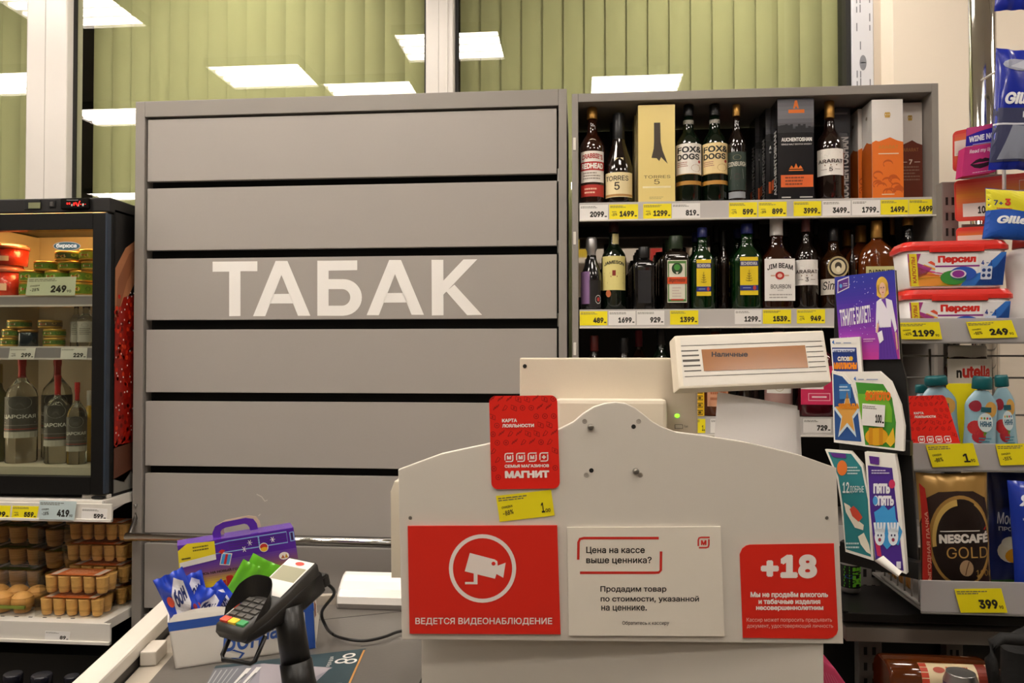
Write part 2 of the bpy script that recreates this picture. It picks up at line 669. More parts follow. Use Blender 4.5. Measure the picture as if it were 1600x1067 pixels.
# vertical louvre blinds behind the glass
BL = mat('olive green blind fabric', '#bcb99a', .8, bump=.05, bscale=400)
pitch = .083
for i, (a, b, lab) in enumerate(((-3.6, spans[0][1], 'olive green vertical louvre blind left of the left window post'),
                            (spans[1][0], spans[1][1], 'olive green vertical louvre blind between the two white window posts'),
                            (spans[2][0], spans[2][1] + .03, 'olive green vertical louvre blind right of the middle window post'))):
    mb = MB()
    n = int((b - a) / pitch) + 1
    for k in range(n):
        x0 = a + k * pitch
        x1 = min(x0 + pitch * 1.1, b + .02)
        yy = YBLIND
        mb.grid(lambda u, v: Vector((x0 + (x1 - x0) * u, yy + .016 * u - .010 * math.sin(math.pi * u), .62 + 2.62 * v)), 6, 1, BL)
    mb.box((a, YBLIND - .02, 3.24), (b, YBLIND + .03, 3.295), PVC)
    tag(mb.build('vertical_blind'), lab, 'blind', 'louvre blinds behind the windows')

# ------------------------------------------------------------------ ceiling lamps (the first ones mirrored in the window glass, the rest added unseen)
TUBE = mat('lit fluorescent tube', '#fff6e6', .5, emit=('#fff5ea', LAMP_POWER))
LAMPW = mat('lamp louvre white', '#b9b6b0', .5)
def ceiling_lamp(x, y, lab, w=.6, d=.42):
    t = thing('ceiling_light', lab, 'ceiling light', (x, y, CEIL), 'square fluorescent ceiling lights')
    f = MB()
    z0, z1 = -.035, .018
    for q in (((-w / 2, -d / 2, z0), (-w / 2 + .012, d / 2, z1)), ((w / 2 - .012, -d / 2, z0), (w / 2, d / 2, z1)),
              ((-w / 2, -d / 2, z0), (w / 2, -d / 2 + .01, z1)), ((-w / 2, d / 2 - .01, z0), (w / 2, d / 2, z1))):
        f.box(q[0], q[1], LAMPW)
    f.box((-w / 2, -d / 2, .0), (w / 2, d / 2, .018), LAMPW)
    f.build('lamp_frame', t, world=False)
    dd = MB()
    for k in range(4):
        yc = -d / 2 + d * (k + .5) / 4
        dd.box((-w / 2 + .014, yc - d * .072, -.026), (w / 2 - .014, yc + d * .072, -.012), TUBE, .004)
    dd.build('diffuser', t, world=False)
    return t
lamp_spots = [(-1.99, 1.14), (-1.38, .79), (-.73, 1.50), (.37, .77), (-3.72, 1.15), (-3.42, .43), (-5.1, -2.3), (-2.6, 2.13),
              (-.9, -.3), (.9, -.3), (2.4, .5), (-2.6, -.9), (0, -2.2), (2.3, 1.75), (-1.3, 2.45), (.6, 2.45)]  # added lamps out of view for fill; the last pair brightens the blinds
for k, (x, y) in enumerate(lamp_spots):
    side = 'nearest the windows' if y > 1.0 else ('above the checkout lane' if y > -.6 else 'behind the shopper')
    ceiling_lamp(x, y, 'square fluorescent ceiling light %s, %s of the lane, mirrored in the glass' % (side, 'left' if x < -.5 else 'right') if k < 8
                 else 'square fluorescent ceiling light added out of view for fill, %s' % side)

# hanging banners added unseen behind the shopper, so the bottle mirror reflects something bright
for k, (x0, x1, zb, zt, col, lab) in enumerate(((-.25, .62, 2.36, 2.86, '#f1ece4', 'white hanging banner added over the sales floor for the bottle mirror to reflect'),
                                       (.66, .98, 2.30, 2.62, '#d62a1e', 'red hanging banner added over the sales floor for the bottle mirror to reflect'),
                                       (1.02, 1.5, 2.40, 2.84, '#efe7da', 'cream hanging banner added over the sales floor for the bottle mirror to reflect'))):
    bm_ = MB().box((x0, -2.012, zb), (x1, -2.0, zt), ink(col), .001)
    ba = Art(lambda x, y, h: Vector((x1 - (x1 - x0) * x, -1.9996 + h, zb + (zt - zb) * y)), bm_)
    ba.h = 1
    if k == 0:
        ba.rect(.55, .1, .75, .5, '#e2c822')
        ba.ell(.35, .35, .10, .16, '#4f8a3a')
        ba.ell(.2, .5, .08, .13, '#c8322a')
    elif k == 1:
        ba.small(.15, .2, .85, .8, 4, '#f2ded8', 4)
    else:
        ba.rect(.1, .2, .5, .45, '#c9a88a')
    for xx in (x0 + .05, x1 - .05):
        bm_.tube([(xx, -2.006, zt - .002), (xx, -2.006, CEIL + .019)], .002, STEEL, 6)
    tag(bm_.build('mirror_banner'), lab, 'banner')
# ------------------------------------------------------------------ tobacco cabinet
YC = 2.30
CB = 2.72
x0, x1 = -1.395, X(886, YC)
ztop = 2.30
TOB = thing('tobacco_cabinet', 'wide grey cabinet with horizontal flap panels and white lettering', 'cabinet', ((x0 + x1) / 2, YC, 0))
fr = .031
mb = MB()
mb.box((x0, YC, 0), (x0 + fr, CB, ztop), GREY, .002)
mb.box((x1 - fr * .8, YC, 0), (x1, CB, ztop), GREY, .002)
mb.box((x0 + fr, YC, ztop - .05), (x1 - fr * .8, CB, ztop), GREY, .002)
mb.build('cabinet_frame', TOB)
MB().box((x0 + fr, YC + .05, .02), (x1 - fr * .8, CB, ztop - .05), BLACK).build('back_panel', TOB)
SLATZ = [(186, 283), (294, 391), (404, 500), (515, 613), (627, 728), (740, 833), (850, 951), (962, 1062), (1073, 1170)]
sx0, sx1 = X(226, YC), X(870, YC)
flap3 = None
for k, (a, b) in enumerate(SLATZ):
    za, zb = Z(226, a, YC), Z(226, b, YC)
    if zb < .03:
        continue
    f = MB().box((sx0, YC + .008, zb), (sx1, YC + .026, za), SLAT, .0015).build('flap_panel', TOB)
    if k == 2:
        flap3 = f
    MB().box((sx1 + .001, YC + .022, (za + zb) / 2 - .12), (sx1 + .012, YC + .045, (za + zb) / 2 - .08), STEEL, .002).build('hinge', TOB)
PF = Plane((0, YC + .008, 0), (0, -1, 0))
art = Art(lambda x, y, h: PF.hit(x, y, h + .0006))
TX = '#eeebe6'
q = lambda pts: [(310 + .29375 * a, 390 + .29375 * b) for a, b in pts]
art.poly(q([(76, 64), (314, 62), (314, 115), (224, 115), (224, 353), (164, 354), (164, 117), (76, 118)]), TX)
def letter_a(dx, dy):
    k = lambda pts: q([(a + dx, b + dy) for a, b in pts])
    art.poly(k([(291, 354), (411, 60), (442, 60), (442, 135), (356, 354)]), TX)
    art.poly(k([(442, 135), (442, 60), (474, 60), (596, 352), (530, 352)]), TX)
    art.poly(k([(401, 236), (486, 235), (506, 286), (379, 287)]), TX)
letter_a(0, 0)
letter_a(604, -5)
art.poly(q([(633, 59), (693, 59), (693, 352), (633, 352)]), TX)
art.poly(q([(693, 59), (845, 57), (845, 109), (693, 112)]), TX)
bowl_o = [(693, 157), (770, 157)] + [(772 + 98 * math.cos(R(t)), 254 + 97 * math.sin(R(t))) for t in range(-80, 81, 10)] + [(770, 352), (693, 352)]
bowl_i = [(693, 210), (760, 210)] + [(764 + 44 * math.cos(R(t)), 254 + 44 * math.sin(R(t))) for t in range(-80, 81, 10)] + [(760, 298), (693, 298)]
o_, i_ = q(bowl_o), q(bowl_i)
for k in range(len(o_) - 1):
    art.poly([o_[k], o_[k + 1], i_[k + 1], i_[k]], TX)
art.poly(q([(1240, 54), (1303, 54), (1304, 349), (1242, 350)]), TX)
art.poly(q([(1303, 165), (1410, 52), (1484, 51), (1303, 240)]), TX)
art.poly(q([(1318, 222), (1362, 186), (1509, 347), (1430, 349)]), TX)
art.build('lettering', flap3)
# chrome bar across the front on two end brackets
rz = Z(400, 843, YC - .05)
mb = MB().tube([(x0 + .012, YC - .05, rz), (x1 - .01, YC - .05, rz)], .0125, CHROME, 16)
mb.build('bumper_rail', TOB)
for xx in (x0 + .012, x1 - .012):
    MB().tube([(xx, YC - .05, rz), (xx, YC - .03, rz + .005), (xx, YC + .002, rz + .05), (xx, YC + .002, rz + .09)], .0065, STEEL, 8).build('rail_bracket', TOB)
# scuff on the sixth flap
art = Art(lambda x, y, h: PF.hit(x, y, h + .0006))
art.line([(401, 772), (409, 776), (414, 783), (418, 781)], 1.6, '#c2bbb2')
art.line([(404, 806), (407, 803)], 1.6, '#c2bbb2')
art.build('scuff_mark', TOB)

# ------------------------------------------------------------------ liquor cabinet
lx0, lx1 = X(894, YC), 1.033
LIQ = thing('liquor_cabinet', 'open grey cabinet with shelves of spirit bottles', 'cabinet', ((lx0 + lx1) / 2, YC, 0))
LTOP = 2.284
mb = MB()
mb.box((lx0, YC, 0), (lx0 + .019, CB, LTOP), GREY, .002)
mb.box((lx1 - .019, YC, 0), (lx1, CB, LTOP), GREY, .002)
mb.box((lx0 + .019, YC, LTOP - .026), (lx1 - .019, CB, LTOP), GREY, .002)
mb.build('cabinet_frame', LIQ)
BACKP = mat('dark cabinet back', '#1a1614', .5)
SH = [Z(905, 317, YC), Z(905, 484, YC), Z(1200, 652, YC), Z(1200, 820, YC), Z(1200, 985, YC)]
BKY = YC + .30
# dark back boards, with a mirror strip behind the second shelf
mb = MB()
mz0, mz1 = SH[1] + .06, SH[1] + .262
mx1 = X(1110, BKY)
mb.box((lx0 + .0195, BKY, mz1), (lx1 - .0195, BKY + .01, LTOP - .03), BACKP)
mb.box((lx0 + .0195, BKY, .05), (lx1 - .0195, BKY + .01, mz0), BACKP)
mb.box((mx1, BKY, mz0), (lx1 - .0195, BKY + .01, mz1), BACKP)
mb.build('back_panel', LIQ)
MB().box((lx0 + .0195, BKY, mz0), (mx1, BKY + .008, mz1), mat('mirror', '#cfcac4', .03, metal=1)).build('mirror', LIQ)
for k, z in enumerate(SH):
    MB().box((lx0 + .0195, YC + .014, z - .022), (lx1 - .0195, BKY, z), GREY, .001).build('shelf', LIQ)
    rl = MB()
    rl.box((lx0 + .022, YC + .004, z - .052), (lx1 + .0 - .006, YC + .012, z + .001), RAILG, .001)
    rl.box((lx0 + .022, YC - .004, z - .056), (lx1 + .0 - .006, YC + .012, z - .0515), SHELFW, .001)
    rl.build('price_rail', LIQ)
# shelf pin caps on the left upright
for py in (225, 372, 545):
    MB().box((lx0 + .004, YC - .002, Z(900, py + 10, YC)), (lx0 + .012, YC + .002, Z(900, py - 10, YC)), SHELFW, .001).build('shelf_clip', LIQ)

# ------------------------------------------------------------------ price tags
YEL, TAGW, INKD = '#f4e31b', '#e9e6e2', '#26241f'
def price_tag(plane, c, price, lab, kop='90', disc=None, col=None, group='shelf price tags', lift=.0008, name='price_tag', prx=None, big=False):
    """c: bl, br, tr, tl in photo pixels on plane; one thin printed card."""
    col = col or TAGW
    pts = [plane.hit(*p) for p in c]
    n = plane.n
    f0 = quad(*[p + n * lift for p in pts])
    base = (pts[0] + pts[1]) / 2
    o_ = MB()
    o_.slab([p + n * lift for p in pts], n, .0006, ink(col))
    w = (pts[1] - pts[0]).length
    h = (pts[3] - pts[0]).length
    a = Art(f0, o_)
    a.h = 1
    sd = hash(lab) % 1000 if False else sum(ord(ch) for ch in lab)
    a.small(.03, .76, .68, .93, 2, '#6a675d', sd)
    if price:
        if prx is None:
            L = len(price)
            wd = .125 * L if not big else .1 * L
            prx = (.86 - wd, .86)
        a.text(price, prx[0], .16, prx[1], .55, INKD, .045 if len(price) > 1 else .02)
        if kop:
            a.rect(prx[1] + .02, .16, prx[1] + .10, .24, INKD) if not big else a.text(kop, prx[1] + .01, .16, prx[1] + .1, .3, INKD, .02)
    if disc and big:
        a.text('СКИДКА', .07, .46, .27, .56, INKD, .02, skew=.04)
    if disc:
        a.text(disc, .08, .2, .27, .38, INKD, .02, skew=.05)
        if not big:
            a.rect(.09, .48, .25, .52, '#5d594c')
    m = o_.build(name)
    # rebase the card on its own foot
    for v in m.data.vertices:
        v.co = v.co - base
    m.location = base
    return tag(m, lab, 'price tag', group)
RP = Plane((0, YC + .004, 0), (0, -1, 0))
def rail_tags(row, ytop_l, ytop_r, hgt, lst, where):
    for (a, b, col, price, disc) in lst:
        def yy(x):
            return ytop_l + (ytop_r - ytop_l) * (x - 905) / (1463 - 905)
        c = [(a, yy(a) + hgt), (b, yy(b) + hgt), (b, yy(b)), (a, yy(a))]
        nm = 'yellow' if col == YEL else 'white'
        lb = '%s price tag reading %s on the %s liquor shelf rail' % (nm, price, where) if price else '%s price tag on the %s liquor shelf rail, half hidden behind things in front' % (nm, where)
        price_tag(RP, c, price, lb, disc=disc, col=col,
                  group='price tags on the liquor shelves')
rail_tags(1, 320.5, 311, 23, [(906, 950, TAGW, '2099', None), (952, 997, YEL, '1499', '-20%'), (1005, 1049, YEL, '1299', '-41%'),
    (1050, 1094, TAGW, '819', None), (1139, 1183, YEL, '599', '-17%'), (1185, 1229, YEL, '899', '-20%'), (1240, 1283, YEL, '3999', None),
    (1285, 1329, TAGW, '3499', None), (1331, 1375, TAGW, '1799', None), (1376, 1419, YEL, '1499', None), (1420, 1463, YEL, '1699', None)], 'top')
rail_tags(2, 486.5, 481.5, 22, [(906, 949, YEL, '489', None), (951, 993, TAGW, '1699', None), (995, 1038, TAGW, '929', None), (1047, 1091, YEL, '1399', None),
    (1148, 1190, TAGW, '1299', None), (1192, 1236, YEL, '1539', None), (1245, 1289, YEL, '949', '-17%'), (1398, 1424, YEL, '', None)], 'second')
rail_tags(3, 654.5, 654, 22, [(1082, 1102, YEL, '1', None), (1110, 1152, TAGW, '', None), (1255, 1299, TAGW, '729', None)], 'third')
# ------------------------------------------------------------------ bottles and cartons in the liquor cabinet
AMBER = mat('amber spirit glass', '#2a1006', .07, spec=.6, coat=.5)
AMBERL = mat('light amber spirit glass', '#5e2a0a', .07, spec=.6, coat=.5)
BROWN = mat('dark brown glass', '#150b07', .07, spec=.6, coat=.5)
GREENB = mat('green glass', '#08260b', .07, spec=.6, coat=.5)
DGREEN = mat('dark green glass', '#08140a', .07, spec=.6, coat=.5)
BLACKG = mat('black glass', '#0d0c0d', .1, spec=.6, coat=.5)
PINKG = mat('dark pink glass', '#470f18', .07, spec=.6, coat=.5)
ROSEG = mat('pale rose glass', '#a98780', .07, spec=.6, coat=.5)
GOLD = mat('gold foil', '#a67c3c', .36, metal=.7)
SILVER = mat('silver foil', '#b9b7b6', .35, metal=.8)
BLUECAP = mat('blue cap', '#1c2460', .35)
WCAP = mat('white cap', '#e3e0dc', .4)
BCAP = mat('black cap', '#131213', .35)

WHISKY = ([(.93, 0), (1, .012), (1, .55), (.985, .585), (.90, .63), (.66, .685), (.46, .725), (.39, .77), (.37, .81), (.37, .885)], [(.40, .88), (.41, .885), (.41, .995), (.37, 1)])
TALLN = ([(.93, 0), (1, .012), (1, .52), (.97, .57), (.82, .625), (.55, .675), (.40, .72), (.34, .78), (.31, .84)], [(.36, .83), (.37, .835), (.36, .99), (.32, 1)])
CONE = ([(.93, 0), (1, .012), (1, .33), (.97, .40), (.80, .50), (.60, .60), (.46, .68), (.40, .74), (.38, .80)], [(.42, .70), (.43, .705), (.42, .99), (.38, 1)])
WINE = ([(.93, 0), (1, .012), (1, .58), (.95, .63), (.72, .69), (.45, .74), (.37, .79), (.36, .86)], [(.40, .80), (.41, .805), (.40, .985), (.36, 1)])
SQUAT = ([(.93, 0), (1, .02), (1, .66), (.97, .72), (.82, .765), (.52, .79), (.44, .82), (.44, .85)], [(.52, .82), (.53, .825), (.53, .99), (.49, 1)])
FLASK = ([(.90, 0), (1, .02), (1, .42), (.96, .56), (.82, .66), (.52, .73), (.30, .77), (.25, .80), (.24, .84)], [(.28, .80), (.285, .805), (.285, .99), (.26, 1)])

def label_on(t, name, Rr, H, z0, z1, bg, draw=None, arc=130, ex=2.0, dep=1.0, turn=0.0, shape='rect', half=None, cx=0.0):
    """a printed paper label on a bottle: wrapped round a round body or flat on a square one."""
    if half is None and ex <= 2.2:
        A = R(arc)
        def f(x, y, h):
            a = (x - .5) * A + R(turn)
            r = Rr + .0007 + h
            return Vector((r * math.sin(a), -r * math.cos(a) * dep, H * (z0 + (z1 - z0) * y)))
        n = 12
    else:
        w = half if half else .82 * Rr
        def f(x, y, h):
            return Vector((cx + (x - .5) * 2 * w, -Rr * dep - .0007 - h, H * (z0 + (z1 - z0) * y)))
        n = 1
    art = Art(f)
    if shape == 'ell':
        art.poly([(.5 + .5 * math.cos(k * math.pi / 12), .5 + .5 * math.sin(k * math.pi / 12)) for k in range(24)], bg)
    else:
        art.rect(0, 0, 1, 1, bg, n=n)
    art.h = 1
    if draw:
        draw(art)
    return art.build(name, t, world=False)

def bottle(name, lab, pxl, pxr, pyt, zb, yf, prof, glass, cap, labels=(), ex=2.0, dep=1.0, group=None, capfrom=None, n=28):
    yc = yf + .02
    for _ in range(3):
        Rr = (X(pxr, yc) - X(pxl, yc)) / 2
        yc = yf + Rr * dep
    cx = (X(pxl, yc) + X(pxr, yc)) / 2
    H = min(Z((pxl + pxr) / 2, pyt, yc), ceil_at(zb)) - zb - .001
    zb += .0009
    t = thing(name, lab, 'bottle' if 'bottle' in name else 'jar', (cx, yc, zb), group)
    body, cp = prof
    MB().loft([(r * Rr, z * H) for r, z in body], glass, n, ex=ex, dep=dep).build('glass_body', t, world=False)
    k = MB()
    k.loft([(r * Rr, z * H) for r, z in cp], cap, 20)
    k.loft([(cp[0][0] * Rr * 1.04, (cp[0][1] + .012) * H), (cp[0][0] * Rr * 1.04, (cp[0][1] + .022) * H)], cap, 20, cap=False)
    k.build('cap', t, world=False)
    # labels turn towards where a shopper stands
    face = -math.degrees(math.atan2(cx, yc)) * .75
    for L in labels:
        d = dict(L)
        rf = d.pop('rf', 1.0)
        if ex <= 2.2 and 'half' not in d:
            d['turn'] = d.get('turn', 0) + face
        label_on(t, d.pop('name', 'label'), Rr * rf, H, ex=ex, dep=dep, **d)
    t['rh'] = (Rr, H)
    return t
def behind(t, dx, dy, lab):
    """another of the same kind standing in the row behind"""
    c = copy_tree(t)
    c.location = Vector(t.location) + Vector((dx, dy, 0))
    c['label'] = lab
    return c

SF = YC + .0145
def ceil_at(zb):
    if min(abs(zb - z) for z in SH) > .01:
        return 99
    return min([z - .0225 for z in SH if z > zb + .1] + [LTOP - .0265]) - .002
# ---- top shelf
def d_(art): pass
def crab(a):
    a.text("CRABBIE'S", .08, .72, .92, .88, '#a8241c', .03, arc=.04)
    a.rect(0, .38, 1, .66, '#b3211c', n=12)
    a.h = 2
    a.text('REDHEAD', .07, .43, .93, .61, '#f2ece2', .04)
    a.small(.15, .08, .85, .34, 3, '#9b8f84', 4)
G1 = 'bottles on the top liquor shelf'
t = bottle('whisky_bottle', 'tall amber whisky bottle with gold cap and white and red label, leftmost on top shelf', 906, 946, 158, SH[0], SF, WHISKY, AMBER, GOLD,
       [dict(z0=.215, z1=.53, bg='#e9e2d8', draw=crab, arc=120), dict(name='strip_label', z0=.07, z1=.19, bg='#b02a1e', arc=120, draw=lambda a: a.small(.2, .2, .8, .8, 2, '#e8b9a0', 2)),
        dict(name='neck_tag', z0=.60, z1=.66, bg='#d8cfc0', half=.012, rf=.78, shape='ell')], group=G1)
def torres(a):
    a.text('TORRES', .06, .66, .80, .86, '#2b2118', .01)
    a.text('5', .36, .28, .52, .60, '#2b2118', .01)
    a.rect(0, .03, 1, .12, '#b98b4f', n=12)
def neckband(a): pass
t = bottle('brandy_bottle', 'dark brandy bottle with black neck and cream label, second on top shelf', 945, 990, 178, SH[0], SF, CONE, BROWN, BCAP,
       [dict(z0=.065, z1=.33, bg='#ead9a9', draw=torres, arc=130), dict(name='neck_label', z0=.45, z1=.49, bg='#e6d8ae', half=.012, rf=.80)], group=G1)
behind(t, -.004, .095, 'dark brandy bottle with black neck standing behind the front one on top shelf')
def fox(c1):
    def g(a):
        a.text('FOX&', .12, .70, .92, .90, '#1f1d1b', .03)
        a.text('DOGS', .12, .47, .84, .66, '#1f1d1b', .03)
        a.small(.12, .24, .5, .42, 3, c1, 8)
        a.ell(.72, .20, .16, .12, '#a5702c', n=12)
        a.ell(.84, .41, .05, .05, '#b03024', n=10)
        a.rect(0, 0, 1, .02, '#b58a45', n=12)
    return g
for k, (l, r_, bg, lab) in enumerate(((1057, 1097, '#ece6dc', 'green necked whisky bottle with white label right of the cream carton'),
                                     (1098, 1138, '#ecd39a', 'green necked whisky bottle with pale yellow label, top shelf'))):
    bottle('whisky_bottle', lab, l, r_, 158, SH[0], SF, WHISKY, DGREEN, BCAP,
           [dict(z0=.275, z1=.585, bg=bg, draw=fox('#b0796c'), arc=150), dict(name='gold_band', z0=.17, z1=.21, bg='#b98637', arc=150),
            dict(name='neck_label', z0=.80, z1=.84, bg='#8d8a80', rf=.40, arc=160)], group=G1)
def edin(a):
    a.text('EDINBURGH', .04, .62, .96, .74, '#c9c6b8', .02)
    a.poly([(.25, .55), (.75, .55), (.8, .3), (.5, .12), (.2, .3)], '#8f9188', 1)
    a.ring(.5, .35, .14, .09, .04, '#33312d', 2)
    a.ell(.5, .85, .18, .07, '#8e8a63', 1, 14)
bottle('whisky_bottle', 'slim dark bottle with grey green label right of the two green necked whiskies', 1138, 1167, 164, SH[0], SF, WHISKY, BROWN, GOLD,
       [dict(z0=.11, z1=.50, bg='#23342b', draw=edin, arc=140), dict(name='strip_label', z0=.03, z1=.095, bg='#8f9398', arc=120)], group=G1)
def ararat(n_):
    def g(a):
        a.poly([(0, .72), (.2, .86), (.45, 1.0), (.6, 1.0), (.82, .86), (1, .72), (1, .64), (0, .64)], '#6f3a2a', 1)
        a.poly([(0, .62), (.3, .78), (.42, .72), (.6, .86), (1, .66), (1, .6), (0, .6)], '#e8e3db', 2)
        a.text('ARARAT', .08, .46, .92, .60, '#3a2b24', .02, h=3)
        a.text(n_, .45, .14, .56, .30, '#3a2b24', .01, h=3)
        a.rect(.18, .21, .38, .23, '#8a7d74', 3)
        a.rect(.63, .21, .82, .23, '#8a7d74', 3)
        for q in range(3):
            a.ell(.32 + .18 * q, .375, .022, .028, '#8a6d50', 3, 8)
    return g
ar5 = bottle('cognac_bottle', 'dark cognac bottle with white label and brown mountain, between black cartons', 1277, 1320, 150, SH[0], SF, TALLN, mat('cognac glass', '#1d100c', .06, spec=.6, coat=.6), GOLD,
       [dict(z0=.24, z1=.50, bg='#e8e3db', draw=ararat('5'), arc=125)], group=G1)

def carton(name, lab, pxl, pxr, pyt, zb, yf, depth, mface, mside, front=None, side=None, rot=0, group=None, mtop=None):
    w = X(pxr, yf) - X(pxl, yf)
    cx = (X(pxr, yf) + X(pxl, yf)) / 2
    H = min(Z((pxl + pxr) / 2, pyt, yf), ceil_at(zb)) - zb - .001
    zb += .0009
    t = thing(name, lab, 'carton', (cx, yf + depth / 2, zb), group, (0, 0, R(rot)))
    b = MB()
    b.box((-w / 2, -depth / 2, 0), (w / 2, depth / 2, H), mside, .0012)
    art = Art(lambda x, y, h: Vector((-w / 2 + w * x, -depth / 2 - .0004 - h, H * y)), b)
    art.rect(.004, .002, .996, .998, mface)
    art.h = 1
    if front:
        front(art)
    if side:
        a2 = Art(lambda x, y, h: Vector((-w / 2 - .0004 - h, depth / 2 - depth * x, H * y)), b)
        a2.h = 1
        side(a2)
    b.build('carton_body', t, world=False)
    return t
def tor_box(a):
    a.poly([(.43, .815), (.60, .815), (.61, .62), (.66, .53), (.80, .39), (.62, .46), (.57, .42), (.50, .45), (.36, .455), (.42, .55), (.43, .62)], '#3a2f22')
    a.text('TORRES', .15, .245, .87, .275, '#5a4a2c', .0)
    a.text('5', .43, .185, .58, .235, '#5a4a2c', .0)
    a.rect(.12, .145, .88, .165, '#efe2b4')
    a.small(.3, .03, .8, .06, 2, '#b5a468', 2)
CARTC = gloss_ink('#ddc57c')
c_ = carton('brandy_carton', 'cream yellow carton with a dark bottle neck picture, on top shelf', 998, 1056, 163.5, SH[0], SF, .09, gloss_ink('#e8d287'), CARTC, tor_box, group='cartons on the top liquor shelf')
behind(c_, -.004, .097, 'cream yellow carton hidden behind the front cream carton on top shelf')
def auch(a):
    a.grad(0, .68, 1, 1, ['#3b3b40', '#77767c', '#55555b'], 1, 8)
    sk = [(0, .70)]
    rn = random.Random(5)
    x = 0
    while x < 1:
        hgt = .70 + .05 * rn.random()
        sk += [(x, hgt), (min(x + .07, 1), hgt)]
        x += .07
    sk += [(1, .66), (0, .66)]
    a.poly(sk, '#17171a', 2)
    a.poly([(.43, .90), (.48, .98), (.54, .98), (.59, .90), (.54, .90), (.53, .92), (.49, .92), (.48, .90)], '#e0731f', 2)
    a.rect(.30, .855, .74, .89, '#e0731f', 2)
    a.text('AUCHENTOSHAN', .10, .575, .94, .615, '#e6e3de', .035)
    a.text('SINGLE MALT SCOTCH WHISKY', .10, .54, .94, .556, '#cfccc7', .02)
    for q, hh in ((.38, .34), (.5, .36), (.62, .34)):
        a.poly([(q - .07, .305), (q, hh), (q + .07, .305)], '#d9701f', 2)
    a.rect(.3, .285, .7, .297, '#d9701f', 2)
    a.rect(.08, .125, .97, .245, '#e2682c', 2)
    a.small(.2, .14, .85, .235, 3, '#7a3a1c', 6, 3)
    a.rect(.1, .02, .35, .032, '#bdbab5', 2)
    a.rect(.6, .02, .95, .032, '#bdbab5', 2)
def auch_side(a):
    g0 = a.f
    b = Art(lambda x, y, h: g0(y, x, h), a.mb)       # text runs up the side
    b.h = 1
    b.text('AUCHENTOSHAN', .06, .86, .70, .50, '#d5d2cd', .03)
    a.rect(.15, .14, .45, .24, '#d9602a')
BLKC = gloss_ink('#1b1a1d')
au = carton('whisky_carton', 'black carton with orange band and orange emblem, standing foremost on top shelf', 1217, 1274, 150, SH[0], SF, .082, BLKC, BLKC, auch, auch_side, group='cartons on the top liquor shelf')
behind(au, -.014, .087, 'black whisky carton second in depth, its left side showing on top shelf')
behind(au, -.026, .174, 'black whisky carton farthest back, its left side showing on top shelf')
def auch_tall(a):
    g0 = a.f
    b = Art(lambda x, y, h: g0(y, x, h), a.mb)
    b.h = 1
    b.text('AUCHENTOSHAN', .03, .93, .70, .62, '#b9b6b1', .03)
    a.grad(0, .74, 1, 1, ['#2c2c30', '#4a4a4f'], 1, 4)
    a.rect(.1, .93, .9, .95, '#8a8888', 2)
carton('whisky_carton', 'dark carton with vertical grey lettering right of the cognac bottle', 1290, 1331, 166, SH[0], SF + .10, .085, gloss_ink('#232124'), BLKC, auch_tall, group='cartons on the top liquor shelf')
def ar_box(low, n7=None):
    def g(a):
        m = [(0, .565), (.12, .585), (.22, .575), (.45, .60), (.58, .615), (.78, .585), (1, .565)]
        a.poly(m + [(1, 0), (0, 0)], low)
        for dx in (-.05, 0, .05):
            a.ring(.5 + dx, .845, .045, .025, .018, '#c9a24a', 2, 14)
        a.rect(.42, .815, .58, .822, '#c9a24a', 2)
        a.text('ARARAT', .2, .50, .84, .535, '#c98a2e' if not n7 else '#a06a3a', .01, h=2)
        if n7:
            a.text('7', .44, .37, .58, .42, '#e0cdbb', .03, h=2)
            a.rect(.1, .39, .36, .396, '#e0cdbb', 2)
            a.rect(.66, .39, .9, .396, '#e0cdbb', 2)
            a.small(.1, .2, .95, .36, 5, '#8f6a58', 3, 2)
        else:
            a.rect(.2, .445, .85, .455, '#ecd2b4', 2)
            rn = random.Random(9)
            for q in range(16):
                a.ring(.08 + .84 * rn.random(), .05 + .32 * rn.random(), .16, .045, .02, '#c4560f', 2, 14, 0, 150 + 120 * rn.random())
            a.rect(.3, .035, .7, .045, '#f0cfa8', 2)
    return g
WARMW = gloss_ink('#e6e1dc')
def ar_side(low):
    def g(a):
        a.poly([(0, .545), (.25, .575), (.5, .60), (.75, .57), (1, .555), (1, 0), (0, 0)], low)
        a.ell(.5, .845, .08, .02, '#7b6f58', 2, 12)
    return g
a1 = carton('cognac_carton', 'white and bright orange carton with a mountain skyline, foremost at right of top shelf', 1365, 1414, 155, SH[0], SF, .078, WARMW, WARMW, ar_box('#e8751c'), ar_side('#c25c14'), group='cartons on the top liquor shelf')
behind(a1, -.010, .083, 'white and orange carton behind the foremost orange one, its left edge showing')
behind(a1, -.018, .166, 'white and orange carton farthest back behind the orange one')
carton('cognac_carton', 'white and dark brown carton marked 7 at right end of top shelf', 1406, 1444, 160, SH[0], SF + .045, .075, gloss_ink('#d5cdc6'), gloss_ink('#d5cdc6'), ar_box('#6d2e1c', '7'), ar_side('#5a2416'), group='cartons on the top liquor shelf')

